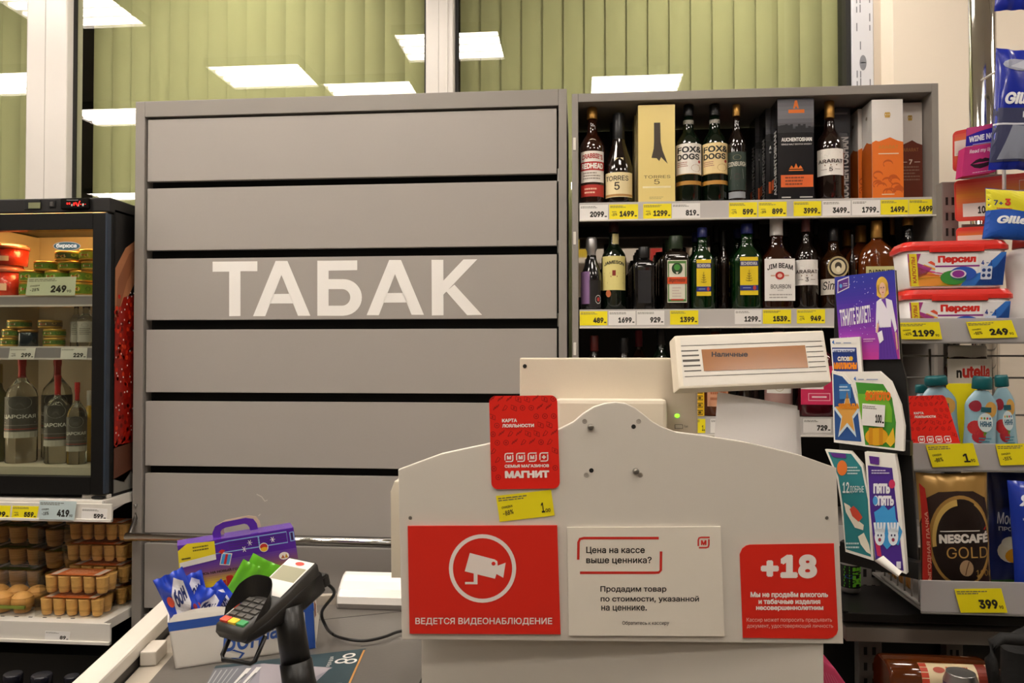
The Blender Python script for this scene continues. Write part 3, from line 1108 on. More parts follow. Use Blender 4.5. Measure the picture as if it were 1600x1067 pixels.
# ---- second shelf
G2 = 'bottles on the second liquor shelf'
def asti(a):
    a.ell(.72, .30, .26, .16, '#e4e1df', 1, 20)
    a.ell(.72, .30, .12, .08, '#c33a36', 2, 14)
    a.rect(.5, .28, .94, .325, '#2b292a', 3)
bottle('sparkling_wine_bottle', 'small dark bottle with silver foil neck and purple label, leftmost on second shelf', 908, 941, 371, SH[1], SF, ([(.9, 0), (1, .02), (1, .40), (.95, .50), (.70, .60), (.5, .68), (.42, .76), (.40, .84)], [(.46, .60), (.44, .70), (.42, .80), (.50, .83), (.53, .86), (.5, .97), (.4, 1)]), BLACKG, SILVER,
       [dict(z0=.08, z1=.52, bg='#8a6a96', arc=70, turn=-45), dict(name='emblem_label', z0=.03, z1=.40, bg='#1b1819', draw=asti, arc=70, turn=22)], group=G2)
def jam(a):
    a.text('JAMESON', .12, .70, .90, .80, '#2f2a1c', .03, arc=.07)
    a.rect(.44, .42, .56, .58, '#8a2f22')
    a.rect(.38, .38, .62, .42, '#8a2f22')
    a.rect(.1, .495, .36, .51, '#8f855c')
    a.rect(.64, .495, .9, .51, '#8f855c')
    a.rect(.25, .2, .85, .235, '#6c6240')
bottle('whiskey_bottle', 'green whiskey bottle with cream yellow label and red crest, second on second shelf', 940, 979, 347, SH[1], SF + .01, WHISKY, DGREEN, mat('dark red cap', '#3a0f0c', .35),
       [dict(z0=.22, z1=.60, bg='#ded287', draw=jam, arc=125), dict(name='neck_label', z0=.72, z1=.86, bg='#c9bd86', rf=.41, arc=80, turn=25), dict(name='seal', z0=.14, z1=.22, bg='#b8643a', half=.0075, cx=-.018, shape='ell')], group=G2)
m_ = bottle('liqueur_bottle', 'squat square all black bottle with black cap on second shelf', 990, 1023, 386, SH[1], SF, SQUAT, BLACKG, BCAP,
       [dict(z0=.10, z1=.62, bg=mat('matt black label', '#17161a', .5), half=.019)], ex=6, dep=.72, group=G2)
for k in range(1, 4):
    behind(m_, -.003, .062 * k, 'squat square all black bottle, %s in depth behind the front one' % ('second', 'third', 'fourth')[k - 1])
def jag(a):
    a.frame(.03, .02, .97, .98, .06, '#4f7a3a')
    a.ell(.5, .80, .28, .135, '#1d3a1c', 2, 24)
    a.ell(.5, .83, .16, .075, '#3f8a34', 3, 14)
    a.poly([(.5, .66), (.42, .72), (.58, .72)], '#d8d2c0', 3)
    a.rect(0, .44, 1, .60, '#d9501f', 3)
    a.text('Jägermeister', .06, .465, .95, .575, '#2c1a10', .01, h=4)
    a.small(.25, .12, .75, .38, 4, '#c9b8ae', 3, 2)
    a.rect(.18, .05, .82, .085, '#c23a2a', 2)
j_ = bottle('liqueur_bottle', 'dark square bottle with white label, green emblem and orange band on second shelf', 1036, 1077, 369, SH[1], SF, SQUAT, mat('dark bitter glass', '#140d08', .08, spec=.6, coat=.5), mat('dark green cap', '#22301c', .4),
       [dict(z0=.09, z1=.66, bg='#dcd8c6', draw=jag, half=.0285), dict(name='neck_band', z0=.835, z1=.86, bg='#b5451f', rf=.46, half=.014)], ex=6, dep=.72, group=G2)
for k in range(1, 3):
    behind(j_, -.004, .075 * k, 'dark square herb liqueur bottle, %s in depth behind the one with orange band' % ('second', 'third', 'fourth')[k - 1])
def bech(a):
    a.rect(0, .76, 1, .90, '#20286e', 1, 10)
    a.text('BECHEROVKA', .05, .785, .95, .875, '#e5e2dc', .02, h=2)
    a.line([(.5, .36), (.5, .66)], .025, '#6a5a14', 2)
    for q in range(4):
        a.ring(.5, .40 + q * .06, .20 - q * .035, .035, .018, '#6a5a14', 2, 12, 180, 360)
    a.rect(0, .12, 1, .26, '#1f2a78', 1, 10)
    a.rect(.15, .18, .6, .20, '#8fa0c8', 2)
    a.ell(.80, .19, .09, .06, '#b53a2c', 2, 14)
for l, r_, pt, lab in ((1079, 1117, 356, 'green bottle with blue cap and yellow square label right of the orange banded bottle'),
                       (1144, 1191, 350, 'larger green bottle with blue cap and yellow square label left of the white label bourbon')):
    b_ = bottle('liqueur_bottle', lab, l, r_, pt, SH[1], SF, WHISKY, GREENB, BLUECAP,
           [dict(z0=.16, z1=.60, bg='#e0c41c', draw=bech, half=.021 if l < 1100 else .026)], dep=.7, ex=3, group=G2)
    behind(b_, -.003, .09, 'green bottle with blue cap standing directly behind the %s yellow label bottle' % ('smaller' if l < 1100 else 'larger'))
def jimb(a):
    a.text('JIM BEAM', .09, .72, .93, .84, '#2a2624', .025, arc=.06)
    a.ell(.5, .60, .15, .095, '#b93228', 1, 22)
    a.ell(.5, .60, .08, .05, '#e7b8ac', 2, 16)
    a.rect(.2, .585, .34, .615, '#c9a58a')
    a.rect(.66, .585, .8, .615, '#c9a58a')
    a.text('BOURBON', .2, .29, .86, .39, '#3a3633', .01)
    a.text('WHISKEY', .42, .235, .62, .265, '#6b6763', .0)
    a.small(.15, .05, .9, .18, 2, '#aaa5a0', 5)
bottle('bourbon_bottle', 'square bourbon bottle with white cap and large white label with red seal', 1189, 1239, 340, SH[1], SF, ([(.93, 0), (1, .015), (1, .50), (.96, .545), (.80, .59), (.54, .64), (.40, .70), (.36, .76), (.36, .82)], [(.40, .80), (.41, .805), (.40, .99), (.37, 1)]), AMBER, WCAP,
       [dict(z0=.085, z1=.535, bg='#e9e6e1', draw=jimb, half=.0435)], ex=4.5, dep=.8, group=G2)
bottle('cognac_bottle', 'brown cognac bottle with white label and red mountain, right of the white capped bourbon', 1241, 1279, 338, SH[1], SF, TALLN, BROWN, mat('wine red cap', '#57302f', .35),
       [dict(z0=.25, z1=.52, bg='#e6e2dc', draw=ararat('3'), arc=125)], group=G2)
def medal(a):
    a.ell(.5, .5, .42, .42, '#2b241c', 1)
    a.ell(.5, .5, .34, .34, '#cfc3a0', 2)
    a.ell(.5, .55, .16, .18, '#3a3226', 3)
    a.ell(.5, .40, .11, .14, '#e2d9be', 4)
def simo(a):
    a.text('Simon', .10, .30, .9, .85, '#2e2822', .01, shear=.2)
bottle('gin_bottle', 'dark bottle with round cream portrait medallion, left of the purple leaflet', 1280, 1326, 356, SH[1], SF + .005, TALLN, mat('brown rum glass', '#2a1608', .06, spec=.6, coat=.5), BCAP,
       [dict(name='medallion', z0=.37, z1=.63, bg='#b09f72', draw=medal, half=.030, shape='ell'), dict(z0=.17, z1=.36, bg='#d6cfc3', draw=simo, arc=115)], group=G2)
def bard(a):
    a.text('BARDINET', .1, .5, .9, .86, '#3b3a1a', .02)
    a.small(.2, .1, .8, .4, 2, '#77753a', 3)
f_ = bottle('rum_bottle', 'wide amber flask with gold cap and pale green label behind the purple leaflet', 1340, 1402, 345, SH[1], SF, FLASK, AMBERL, GOLD,
       [dict(z0=.20, z1=.47, bg='#c6c183', draw=bard, half=.042)], dep=.55, ex=2.6, group=G2)
behind(f_, -.014, .088, 'wide amber flask with gold cap, second in depth behind the purple leaflet')
behind(f_, -.026, .166, 'wide amber flask with gold cap, farthest back behind the purple leaflet')
def bal(a):
    a.text('BARCELO', .02, .76, .98, .90, '#e2ddd4', .03)
bottle('rum_bottle', 'black bottle with gold cap and white lettering left of the red lidded tubs', 1400, 1440, 335, SH[1], SF, WHISKY, BLACKG, GOLD,
       [dict(z0=.12, z1=.30, bg='#a58e58', arc=110), dict(name='shoulder_label', z0=.36, z1=.62, bg=mat('black label paper', '#121112', .4), draw=bal, arc=115)], group=G2)
# darker bottles in the rows behind
rowb = [(1106, 1134, 352, WINE, DGREEN, BCAP, .13), (1121, 1141, 360, WINE, BROWN, BCAP, .06), (1168, 1196, 345, WINE, DGREEN, BCAP, .15), (1212, 1244, 346, TALLN, BROWN, BCAP, .17),
        (1262, 1290, 342, TALLN, AMBER, BCAP, .15), (1328, 1338, 366, WINE, BROWN, BCAP, .01), (1386, 1406, 338, WINE, BROWN, GOLD, .13)]
wh = ['tall dark green bottle between the two yellow label bottles, in the back', 'brown bottle in the gap left of the larger yellow label bottle', 'dark bottle deep behind the larger yellow label bottle',
      'brown bottle deep behind the white capped bourbon', 'amber bottle deep behind the red mountain cognac', 'dark bottle between portrait medallion bottle and amber flasks', 'dark bottle with gold cap deep between flask and black rum']
for (l, r_, pt, pf, gl, cp, dy), lab in zip(rowb, wh):
    bottle('spirit_bottle', lab, l, r_, pt, SH[1], SF + dy, pf, gl, cp, group=G2)

# ---- third shelf
G3 = 'bottles on the third liquor shelf'
lst = [(912, 945, 524, WINE, BROWN, mat('dull red cap', '#4a1410', .4), .0, 'dark bottle with red capsule, leftmost on the third shelf'),
       (958, 992, 527, WINE, BROWN, BCAP, .005, 'dark wine bottle on the third shelf left of the monitor top edge'),
       (984, 1012, 516, WINE, AMBER, mat('pink red cap', '#7a2a34', .4), .11, 'slim amber bottle with pink cap on the third shelf'),
       (1016, 1050, 512, WINE, DGREEN, BCAP, .02, 'dark green wine bottle on the third shelf beside the customer display'),
       (1150, 1186, 505, WINE, BROWN, BCAP, .04, 'brown bottle on the third shelf hidden behind the white bags')]
for l, r_, pt, pf, gl, cp, dy, lab in lst:
    bottle('wine_bottle', lab, l, r_, pt, SH[2], SF + dy, pf, gl, cp, group=G3)
bottle('rum_bottle', 'amber bottle with pinkish label between monitor and white bags', 1095, 1140, 500, SH[2], SF, WHISKY, AMBERL, BCAP, [dict(z0=.10, z1=.62, bg='#d39a78', arc=90, turn=10, draw=lambda a: a.small(.15, .1, .9, .9, 7, '#a8603c', 4)),
       ], group=G3)
yt = MB().box((0, 0, 0), (.026, .0015, .085), ink('#eec021'), .0004)
ya = Art(lambda x, y, h: Vector((.026 * x, -.0004 - h, .085 * y)), yt)
for q in (.12, .37, .62, .85):
    ya.frame(.15, q - .08, .85, q + .08, .03, '#5c4a12')
    ya.ell(.5, q, .18, .04, '#5c4a12')
yo = yt.build('hanging_card')
yo.location = (X(1086, SF - .016), SF - .016, SH[2] + .003)
tag(yo, 'narrow yellow warning card standing at the edge of the third shelf', 'card')
def wl(a):
    a.ell(.5, .3, .22, .25, '#a59c6e', 1)
    a.small(.2, .6, .8, .9, 2, '#8d8880', 4)
bottle('gin_bottle', 'pale bottle with white arched label under the customer display', 1194, 1238, 500, SH[2], SF, WHISKY, ROSEG, BCAP, [dict(z0=.24, z1=.60, bg='#dcd8d0', draw=wl, arc=110)], group=G3)
def rav(a):
    a.rect(.62, .40, 1, 1, '#c92a54', 1)
    a.text('RAVEN', .22, .62, .96, .82, '#3b3536', .01, h=2)
    a.rect(0, 0, 1, .40, '#d1305c', 1)
    a.frame(.2, .10, .8, .30, .02, '#eaa9b8', 2)
    a.rect(.3, .18, .7, .22, '#f2d5dc', 2)
bottle('gin_bottle', 'dark pink gin bottle with white and magenta label above the 729 tag', 1244, 1301, 505, SH[2], SF, WHISKY, PINKG, BCAP, [dict(z0=.13, z1=.54, bg='#e6dfdc', draw=rav, half=.052)], ex=4, dep=.8, group=G3)
# ------------------------------------------------------------------ checkout desk and its front panel
PN = Vector((.065, -1, 0)).normalized()
PAN = Plane((0, 1.48, 0), PN)
def z6(x, y):
    return (600 + .4625 * x, 780 + .4625 * y)
DESK = thing('checkout_desk', 'white checkout desk with tall arched front panel carrying the notices', 'desk', (.07, 1.5, 0))
outl = [(628, 999), (622, 734), (690, 709), (765, 693), (820, 683), (850, 678), (873, 671), (896, 659.5), (912, 646), (928, 636), (945, 630.5), (962, 628.5), (978, 630.5), (992, 637),
        (1008, 649), (1020, 659), (1035, 667), (1056, 675), (1109, 682), (1160, 690), (1201, 699), (1250, 711), (1307, 731), (1318, 1006)]
pts = [PAN.hit(*q_) for q_ in outl][::-1]
mb = MB().slab(pts, PN, .018, WHITE, .0018)
mb.build('front_panel', DESK)
# screws, bolts and empty drill holes
BOLT = mat('bolt steel', '#8d8880', .3, metal=.8)
HOLE = mat('drill hole', '#15120f', .8)
for (px, py, kind) in ((923, 667, 'b'), (990, 666.5, 'h'), (924, 735, 'h'), (993.5, 736, 'b'), (641, 809, 's'), (1292, 809, 's')):
    c = PAN.hit(px, py)
    k = MB()
    Mx = Matrix.Translation(c) @ PN.to_track_quat('Z', 'Y').to_matrix().to_4x4()
    if kind == 'b':
        k.loft([(.0062, 0), (.0062, .004), (.005, .008), (.0025, .009)], BOLT, 12, M=Mx)
        k.build('bolt', DESK)
    else:
        k.loft([(.0045 if kind == 'h' else .0034, .0001), (.0040 if kind == 'h' else .003, .0006)], HOLE if kind == 'h' else BOLT, 12, M=Mx)
        k.build('drill_hole' if kind == 'h' else 'screw', DESK)
for (px, py) in ((913.5, 658), (998, 658), (916, 742), (1001, 742)):
    c = PAN.hit(px, py)
    Mx = Matrix.Translation(c) @ PN.to_track_quat('Z', 'Y').to_matrix().to_4x4()
    MB().loft([(.0050, .0001), (.0046, .0005), (.0034, .0005), (.0030, .0001)], mat('plug ring', '#b3aa9e', .5), 14, M=Mx).build('plug', DESK)
cx0, cx1 = X(657, 1.5), X(1280, 1.53)
MB().box((cx0, 1.515, 0), (cx1, 1.80, .99), WHITE, .003).build('desk_body', DESK)
MB().box((cx0 + .02, 1.80, .80), (cx1, 2.02, .85), WHITE, .003).build('desk_top', DESK)
MB().box((cx0 + .02, 1.96, 0), (cx1, 2.0, .80), WHITE, .003).build('desk_support', DESK)
MB().box((X(1105, 1.6), 1.57, .991), (X(1280, 1.6), 1.72, 1.18), WHITE, .004).build('equipment_shelf', DESK)
sc = MB()
a_, b_ = X(612.5, 1.54), X(650, 1.54)
sc.slab([Vector((a_ + .008, 1.53, Z(620, 752, 1.53))), Vector((a_, 1.53, Z(612, 768, 1.53))), Vector((a_ + .002, 1.53, Z(612, 903, 1.53))), Vector((b_, 1.53, Z(640, 903, 1.53))), Vector((b_, 1.53, Z(640, 752, 1.53)))], (0, -1, 0), .04, IVORY, .002)
sc.build('side_cover', DESK)

# ---- notices on the panel
def on_panel(h):
    return Plane(Vector((0, 1.48, 0)) + PN * h, PN)
def notice(name, lab, cat, outline, col, draw, thick=.004, lift=.0006, group=None, bevel=0):
    pl = on_panel(lift + thick)
    c = pl.hit(sum(p[0] for p in outline) / len(outline), max(p[1] for p in outline))
    mb_ = MB()
    mb_.slab([pl.hit(*p) for p in outline][::-1], PN, thick, col if not isinstance(col, str) else ink(col), bevel)
    a = Art(lambda x, y, h: pl.hit(x, y, h), mb_)
    a.h = 1
    draw(a)
    o_ = mb_.build(name)
    for v in o_.data.vertices:
        v.co -= c
    o_.location = c
    return tag(o_, lab, cat, group)
RED = mat('notice red', '#dc2a1c', .4)
def cctv(a):
    w_ = '#f1e6de'
    a.ring(754, 888, 52.5, 53.5, 6.2, w_, n=48)
    a.poly([z6(290, 181), z6(374, 203), z6(383, 209), z6(384, 224), z6(411, 214), z6(403, 265), z6(380, 252), z6(375, 268), z6(273, 243)], w_)
    a.poly([z6(303, 250), z6(316, 253), z6(316, 287), z6(274, 287), z6(274, 279), z6(303, 279)], w_)
    a.ell(*z6(370, 217), 3.2, 3.2, RED, 2, 12)
    a.ring(*z6(370, 217), 4.3, 4.3, 1.2, '#f1e6de', 2, 14)
    p0, p1 = z6(106, 426), z6(568, 399)
    a.text('ВЕДЕТСЯ ВИДЕОНАБЛЮДЕНИЕ', p0[0], p0[1], p1[0], p1[1] + .3, w_, .012)
notice('camera_notice', 'red notice with white camera icon in a ring, left on the white panel', 'sign', [(637, 822), (870.5, 821), (876, 991), (640, 990)], RED, cctv, group=None)
def price_notice(a):
    r_ = '#cf3026'
    k = '#2c2723'
    def T(s, x0, yt, x1, yb, b=.015):
        p0, p1 = z6(x0, yb), z6(x1, yt)
        a.text(s, p0[0], p0[1], p1[0], p1[1], k, b)
    T('Цена на кассе', 683, 160, 881, 186)
    T('выше ценника?', 683, 194, 904, 220)
    T('Продадим товар', 731, 293, 954, 317)
    T('по стоимости, указанной', 732, 326, 1064, 350)
    T('на ценнике.', 734, 359, 888, 380)
    T('Обратитесь к кассиру', 805, 411, 963, 427, .005)
    w_ = 4.0
    a.line([z6(656, 204), z6(657, 145), z6(662, 134), z6(675, 131), z6(928, 131)], w_, r_)
    a.line([z6(662, 248), z6(915, 248), z6(928, 247), z6(935, 240), z6(936, 176)], w_, r_)
    mlogo(a, z6(1059, 126), z6(1100, 166), r_, 'M')
def mlogo(a, tl, br, c, ch):
    x0, y0 = tl
    x1, y1 = br
    w, h = x1 - x0, y1 - y0
    s = w * .13
    a.line([(x0 + s / 2, y0 + h * .8), (x0 + s / 2, y0 + h * .3), (x0 + w * .12, y0 + h * .12), (x0 + w * .3, y0 + s / 2), (x1, y0 + s / 2)], s, c)
    a.line([(x1 - s / 2, y0 + h * .22), (x1 - s / 2, y0 + h * .7), (x1 - w * .12, y1 - h * .12), (x1 - w * .3, y1 - s / 2), (x0 + w * .12, y1 - s / 2)], s, c)
    a.text(ch, x0 + w * .28, y0 + h * .72, x0 + w * .74, y0 + h * .30, c, .05)
notice('price_notice', 'white notice with black text and red corner brackets, middle of the panel', 'sign', [(886, 824), (1126, 823), (1132, 994), (889, 993)], mat('notice white', '#e9e1d3', .4), price_notice)
def age(a):
    w_ = '#f5ebe4'
    def T(s, x0, yt, x1, yb, b=.015, c=w_):
        p0, p1 = z6(x0, yb), z6(x1, yt)
        a.text(s, p0[0], p0[1], p1[0], p1[1], c, b)
    T('+18', 1273, 186, 1463, 267, .05)
    T('Мы не продаём алкоголь', 1238, 312, 1500, 335, .03)
    T('и табачные изделия', 1265, 336, 1474, 357, .03)
    T('несовершеннолетним', 1257, 361, 1484, 378, .03)
    T('Кассир может попросить предъявить', 1225, 400, 1513, 417, 0, '#f0b9ae')
    T('документ, удостоверяющий личность', 1226, 420, 1517, 437, 0, '#f0b9ae')
ol = [(1303, 849), (1309.5, 984), (1307, 991), (1301, 996), (1293, 998), (1161, 996.5), (1156, 866), (1160, 857), (1166, 852.5), (1172, 851)]
notice('age_notice', 'red notice reading +18 with two rounded corners, right on the panel', 'sign', ol, RED, age, .002)
# loyalty card poster on the panel's upper edge
CARDR = mat('card red', '#e8271b', .35)
def loyalty_art(a, full=True):
    """card art in the 500 x 680 unit frame of the printed card (origin top left, y down)"""
    rn = random.Random(11)
    dk = '#a81712'
    for iy in range(11):
        for ix in range(8):
            x = 22 + ix * 64 + (iy % 2) * 30
            y = 26 + iy * 63
            if x > 470 or y > 655:
                continue
            if 75 < x < 335 and 150 < y < 245 or 85 < x < 440 and y > 400 and y < 610:
                continue
            k = rn.randrange(4)
            r_ = 20
            if k == 0:
                a.ring(x, y, r_, r_, 5, dk, n=14)
                a.ell(x, y, 7, 7, dk, n=8)
            elif k == 1:
                an = R(45)
                q_ = [(x + math.cos(an + t * math.pi / 2) * 27, y + math.sin(an + t * math.pi / 2 + .5) * 24) for t in range(4)]
                a.line(q_ + [q_[0]], 5, dk)
                a.ell(x, y, 6, 9, dk, n=8)
            elif k == 2:
                a.line([(x - 20, y + 18), (x - 8, y - 4), (x + 3, y - 22), (x + 18, y - 10), (x + 4, y + 10), (x - 20, y + 18)], 5, dk)
            else:
                for t in range(3):
                    a.line([(x - 22 + 14 * t, y + 12 - 9 * t), (x - 8 + 14 * t, y - 10 - 9 * t)], 8, dk)
    w_ = '#f6ece6'
    a.h = 2
    a.text('КАРТА', 91, 192, 201, 166, w_, .035)
    a.text('ЛОЯЛЬНОСТИ', 91, 230, 324, 205, w_, .035)
    for x0_, ch in ((101, 'М'), (186, 'М'), (271, 'М'), (356, '+')):
        mlogo(a, (x0_, 415), (x0_ + 66, 483), w_, ch)
    a.text('СЕМЬЯ МАГАЗИНОВ', 101, 524, 425, 501, w_, .03)
    a.text('МАГНИТ', 101, 600, 425, 547, w_, .05)
def rounded_card(name, lab, cat, f, w, h, r_, col, draw, thick, group=None, base=None):
    """f(x, y, lift) with x in 0..w, y in 0..h (y down); a stiff card with rounded corners"""
    mb_ = MB()
    o_ = [f(x, y, 0) for x, y in rr_pts(0, 0, w, h, r_)]
    n = (f(w, 0, 0) - f(0, 0, 0)).cross(f(0, 0, 0) - f(0, h, 0)).normalized()
    mb_.slab(o_[::-1], n, thick, col)
    a = Art(f, mb_)
    a.h = 1
    draw(a)
    m_ = mb_.build(name)
    c = base or f(w / 2, h, 0)
    for v in m_.data.vertices:
        v.co -= c
    m_.location = c
    return tag(m_, lab, cat, group)
def ydown(g, w, h):
    return lambda x, y, l=0.0: g(x / w, 1 - y / h, l)
cp = on_panel(.0035)
rounded_card('loyalty_card', 'red loyalty card poster with dark icon pattern at the panel top edge', 'card',
             ydown(quad_px(cp, (768, 764.5), (875, 763), (870.5, 617.5), (764, 619)), 500, 680), 500, 680, 48, CARDR, loyalty_art, .0028)
price_tag(PAN, [(781, 815), (866.5, 805), (861, 765), (775, 774.5)], '1', 'yellow crooked price tag reading 1 under the red card on the panel', kop='00', disc='-88%', col=YEL, prx=(.78, .84), big=True, group=None, lift=.0014)

# ------------------------------------------------------------------ monitor seen from behind, customer display, folded bags
YM = 1.66
MON = thing('pos_monitor', 'ivory back of the cashier monitor standing behind the arched panel', 'monitor', (X(950, YM), YM + .05, .99))
IV2 = mat('aged ivory plastic', '#ddd1bd', .45, bump=.03, bscale=250, vary=.02)
za = Z(812, 559, YM)
mb = MB()
mb.box((X(812, YM), YM, 1.06), (X(1090, YM), YM + .035, za), IV2, .004)
mb.build('back_shell', MON)
MB().box((X(868, YM - .05), YM - .045, 1.1), (X(1043, YM - .05), YM + .001, Z(950, 624, YM - .045)), IVORY, .009).build('cable_cover', MON)
MB().box((X(900, YM), YM + .005, .992), (X(1000, YM), YM + .04, 1.07), IV2, .004).build('stand_neck', MON)
MB().box((X(880, YM), YM - .03, .9915), (X(1020, YM), YM + .10, .999), IV2, .002).build('stand_foot', MON)
Mx = Matrix.Translation(P(820, 572, YM)) @ Matrix.Rotation(R(90), 4, 'X')
MB().loft([(.0045, 0), (.004, .0014), (.0018, .0008)], HOLE, 12, M=Mx).build('screw', MON)
LED = mat('green led', '#9bff3a', .3, emit=('#7dff28', 2.2))
MB().ball(P(1058, 649.5, YM), (.0052, .003, .004), LED).build('power_light', MON)
c = P(1060.5, 666.5, YM)
k = MB().box(c + Vector((-.0075, -.003, -.0035)), c + Vector((.0075, .001, .0035)), IVORY, .001)
k.box(c + Vector((-.0085, -.0008, -.0045)), c + Vector((.0085, .001, .0045)), mat('button gap', '#6d665a', .6))
k.build('power_button', MON)
art = Art(lambda x, y, h: WALLP(YM - .0003).hit(x, y, h))
art.text('Power', 1069, 668, 1075, 664, '#4f493f', .0)
art.build('marking', MON)

# customer display
def q3(px, py, y):
    return P(px, py, y)
TL, TR, BR, BL_ = q3(1054, 524, 1.605), q3(1287, 515.5, 1.605), q3(1300, 597, 1.555), q3(1061, 607.5, 1.555)
n = (BR - BL_).cross(TL - BL_).normalized()
DSP = thing('customer_display', 'ivory customer display with brown text screen tilted beside the monitor', 'display', (TL + BR) / 2)
back = [p - n * .034 + Vector((-.009, 0, .002)) for p in (BL_, BR, TR, TL)]
MB().hexa([BL_, BR, TR, TL] + [back[0], back[1], back[2], back[3]], IVORY, .004).build('display_case', DSP)
fq = quad(BL_, BR, TR, TL)
def df(zx, zy, h):       # coordinates of the close view of the display face
    # inverse of the slight tilt: face corners in close-view pixels
    return fq(0, 0, 0)
FP = Plane(BL_, n)
def d4(zx, zy):
    return (1040 + zx * .2062, 500 + zy * .2062)
fa = lambda x, y, h: FP.hit(*d4(x, y), h + .0003)
art = Art(fa)
art.poly([(108, 128), (1190, 92), (1243, 455), (135, 502)], mat('display face plastic', '#d6d0c5', .4))
art.h = 1
LN = '#46403a'
art.line([(116, 197), (1180, 160)], 5, LN)
art.line([(145, 430), (1220, 389)], 5, LN)
for (y0, w_) in ((236, 9), (272, 11), (310, 17), (349, 12), (388, 9)):
    dx = (y0 - 236) * .15
    art.line([(118 + dx, y0), (248 + dx, y0 - 5)], w_, LN)
for y0 in (201, 240, 278, 316, 355):
    dx = (y0 - 201) * .18
    art.line([(1060 + dx, y0 + 3), (1187 + dx, y0 - 3)], 6, LN)
art.build('front_plate', DSP)
LCD = mat('brown lcd', '#a06c42', .16, coat=.8)
art = Art(lambda x, y, h: FP.hit(*d4(x, y), h + .0012))
art.poly([(270, 225), (1055, 192), (1080, 362), (290, 388)], LCD)
art.h = 1
art.text('Наличные', 348, 281, 622, 243, '#2c1d12', .03)
art.build('screen', DSP)
br = MB().tube([(TL + BL_) / 2 * .8 + (TR + BR) / 2 * .2 - n * .03, Vector((X(1068, YM), YM - .009, Z(1068, 560, YM)))], .012, IVORY, 10)
br.build('bracket', DSP)

# folded white carrier bags leaning behind the panel
BAGM = mat('white film plastic', '#ece8e6', .35, bump=.5, bscale=22)
def bag(lab, c, yb, th, sd):
    rn = random.Random(sd)
    pl = WALLP(yb)
    f = quad(*[pl.hit(*p) for p in c])
    mb_ = MB()
    ph = rn.random() * 6
    def front(u, v):
        return f(u, v, th * (.5 + .22 * math.sin(5 * u + ph) * math.sin(4 * v + ph)) * (1 - (2 * u - 1) ** 6) * (1 - (2 * v - 1) ** 8))
    def rear(u, v):
        return f(1 - u, v, -th * .5 * (1 - (2 * u - 1) ** 6) * (1 - (2 * v - 1) ** 8))
    mb_.grid(front, 14, 14, BAGM)
    mb_.grid(rear, 8, 8, BAGM)
    o_ = mb_.build('folded_bag')
    b_ = (f(0, 0) + f(1, 0)) / 2
    for v in o_.data.vertices:
        v.co -= b_
    o_.location = b_
    tag(o_, lab, 'bag', 'folded carrier bags behind the panel')
zsup = 1.1815
def down(px, y):        # pixel row where height zsup falls at depth y
    for py in range(600, 1000):
        if Z(px, py, y) < zsup:
            return py
bag('folded white plastic carrier bag, frontmost behind the panel', [(1108, down(1108, 1.595)), (1249, down(1249, 1.595)), (1243, 640), (1121, 615)], 1.595, .012, 2)
bag('folded white plastic carrier bag, middle one with slanting upper edge', [(1112, down(1112, 1.615)), (1254, down(1254, 1.615)), (1246, 634), (1122, 612.5)], 1.615, .012, 5)
bag('folded white plastic carrier bag, rearmost against the shelves', [(1114, down(1114, 1.635)), (1257, down(1257, 1.635)), (1249, 641), (1138, 616)], 1.635, .012, 8)

# ------------------------------------------------------------------ conveyor
BZ = .85
BELT = mat('grey rubber belt', '#66615c', .32, bump=.06, bscale=120, vary=.04)
LEDGE = mat('beige counter edge', '#b3aa9c', .45)
def H(px, py, z=BZ):
    return FLAT(z).hit(px, py)
CON = thing('checkout_conveyor', 'grey conveyor counter with white guard rail on its left side', 'conveyor', (-.7, 1.6, 0))
A1, A2 = H(270, 921, .90), H(110, 1067, .90)
d = (A2 - A1).normalized()
A2 = A1 + d * 1.35
r_ = Vector((-d.y, d.x, 0))          # to the right of the rail, over the belt
if r_.x < 0:
    r_ = -r_
dz = Vector((0, 0, 1))
def along(s, w, z):
    p = A1 + d * s + r_ * w
    return Vector((p.x, p.y, z))
def strip(s0, s1, w0, w1, z0, z1, m, bev=0.0):
    return MB().hexa([along(s0, w0, z0), along(s1, w0, z0), along(s1, w1, z0), along(s0, w1, z0), along(s0, w0, z1), along(s1, w0, z1), along(s1, w1, z1), along(s0, w1, z1)], m, bev)
RAILW = mat('white guard rail', '#dcd6cb', .4, vary=.03, bscale=14)
strip(.0, 1.35, 0, .050, .868, .90, RAILW, .006).build('guard_rail', CON)
strip(-.012, .0, .0, .050, .86, .90, DARK, .003).build('rail_end_cap', CON)
strip(.30, .37, .052, .085, BZ + .0005, .88, mat('rail post white', '#cfc8bd', .5), .003).build('rail_post', CON)
strip(.0, 1.35, .004, .046, .60, .868, mat('dark side panel', '#3a3632', .5)).build('rail_support', CON)
strip(.0, 1.35, .05, .1, BZ - .03, BZ - .001, LEDGE, .002).build('counter_ledge', CON)
mb = MB()
bl = [along(.02, .1, BZ), along(1.35, .1, BZ), Vector((cx0 - .004, .95, BZ)), Vector((cx0 - .004, 1.53, BZ)), Vector((cx0 - .004, 2.04, BZ)), ]
mb.slab(bl, (0, 0, 1), .03, BELT)
mb.build('belt', CON)
mb = MB()
mb.slab([p - Vector((0, 0, .032)) for p in bl], (0, 0, 1), .5, mat('counter side', '#8f887f', .5))
mb.build('counter_body', CON)
strip(-.02, .0, .052, .41, BZ - .03, .872, LEDGE, .002).build('end_bar', CON)
a_, b_ = H(465, 972, BZ + .0004), H(640, 954, BZ + .0004)
mb = MB().hexa([a_, b_, b_ + Vector((0, .0025, 0)), a_ + Vector((0, .0025, 0)), a_ - dz * .001, b_ - dz * .001, b_ + Vector((0, .0025, -.001)), a_ + Vector((0, .0025, -.001))], DARK)
mb.build('belt_seam', CON)
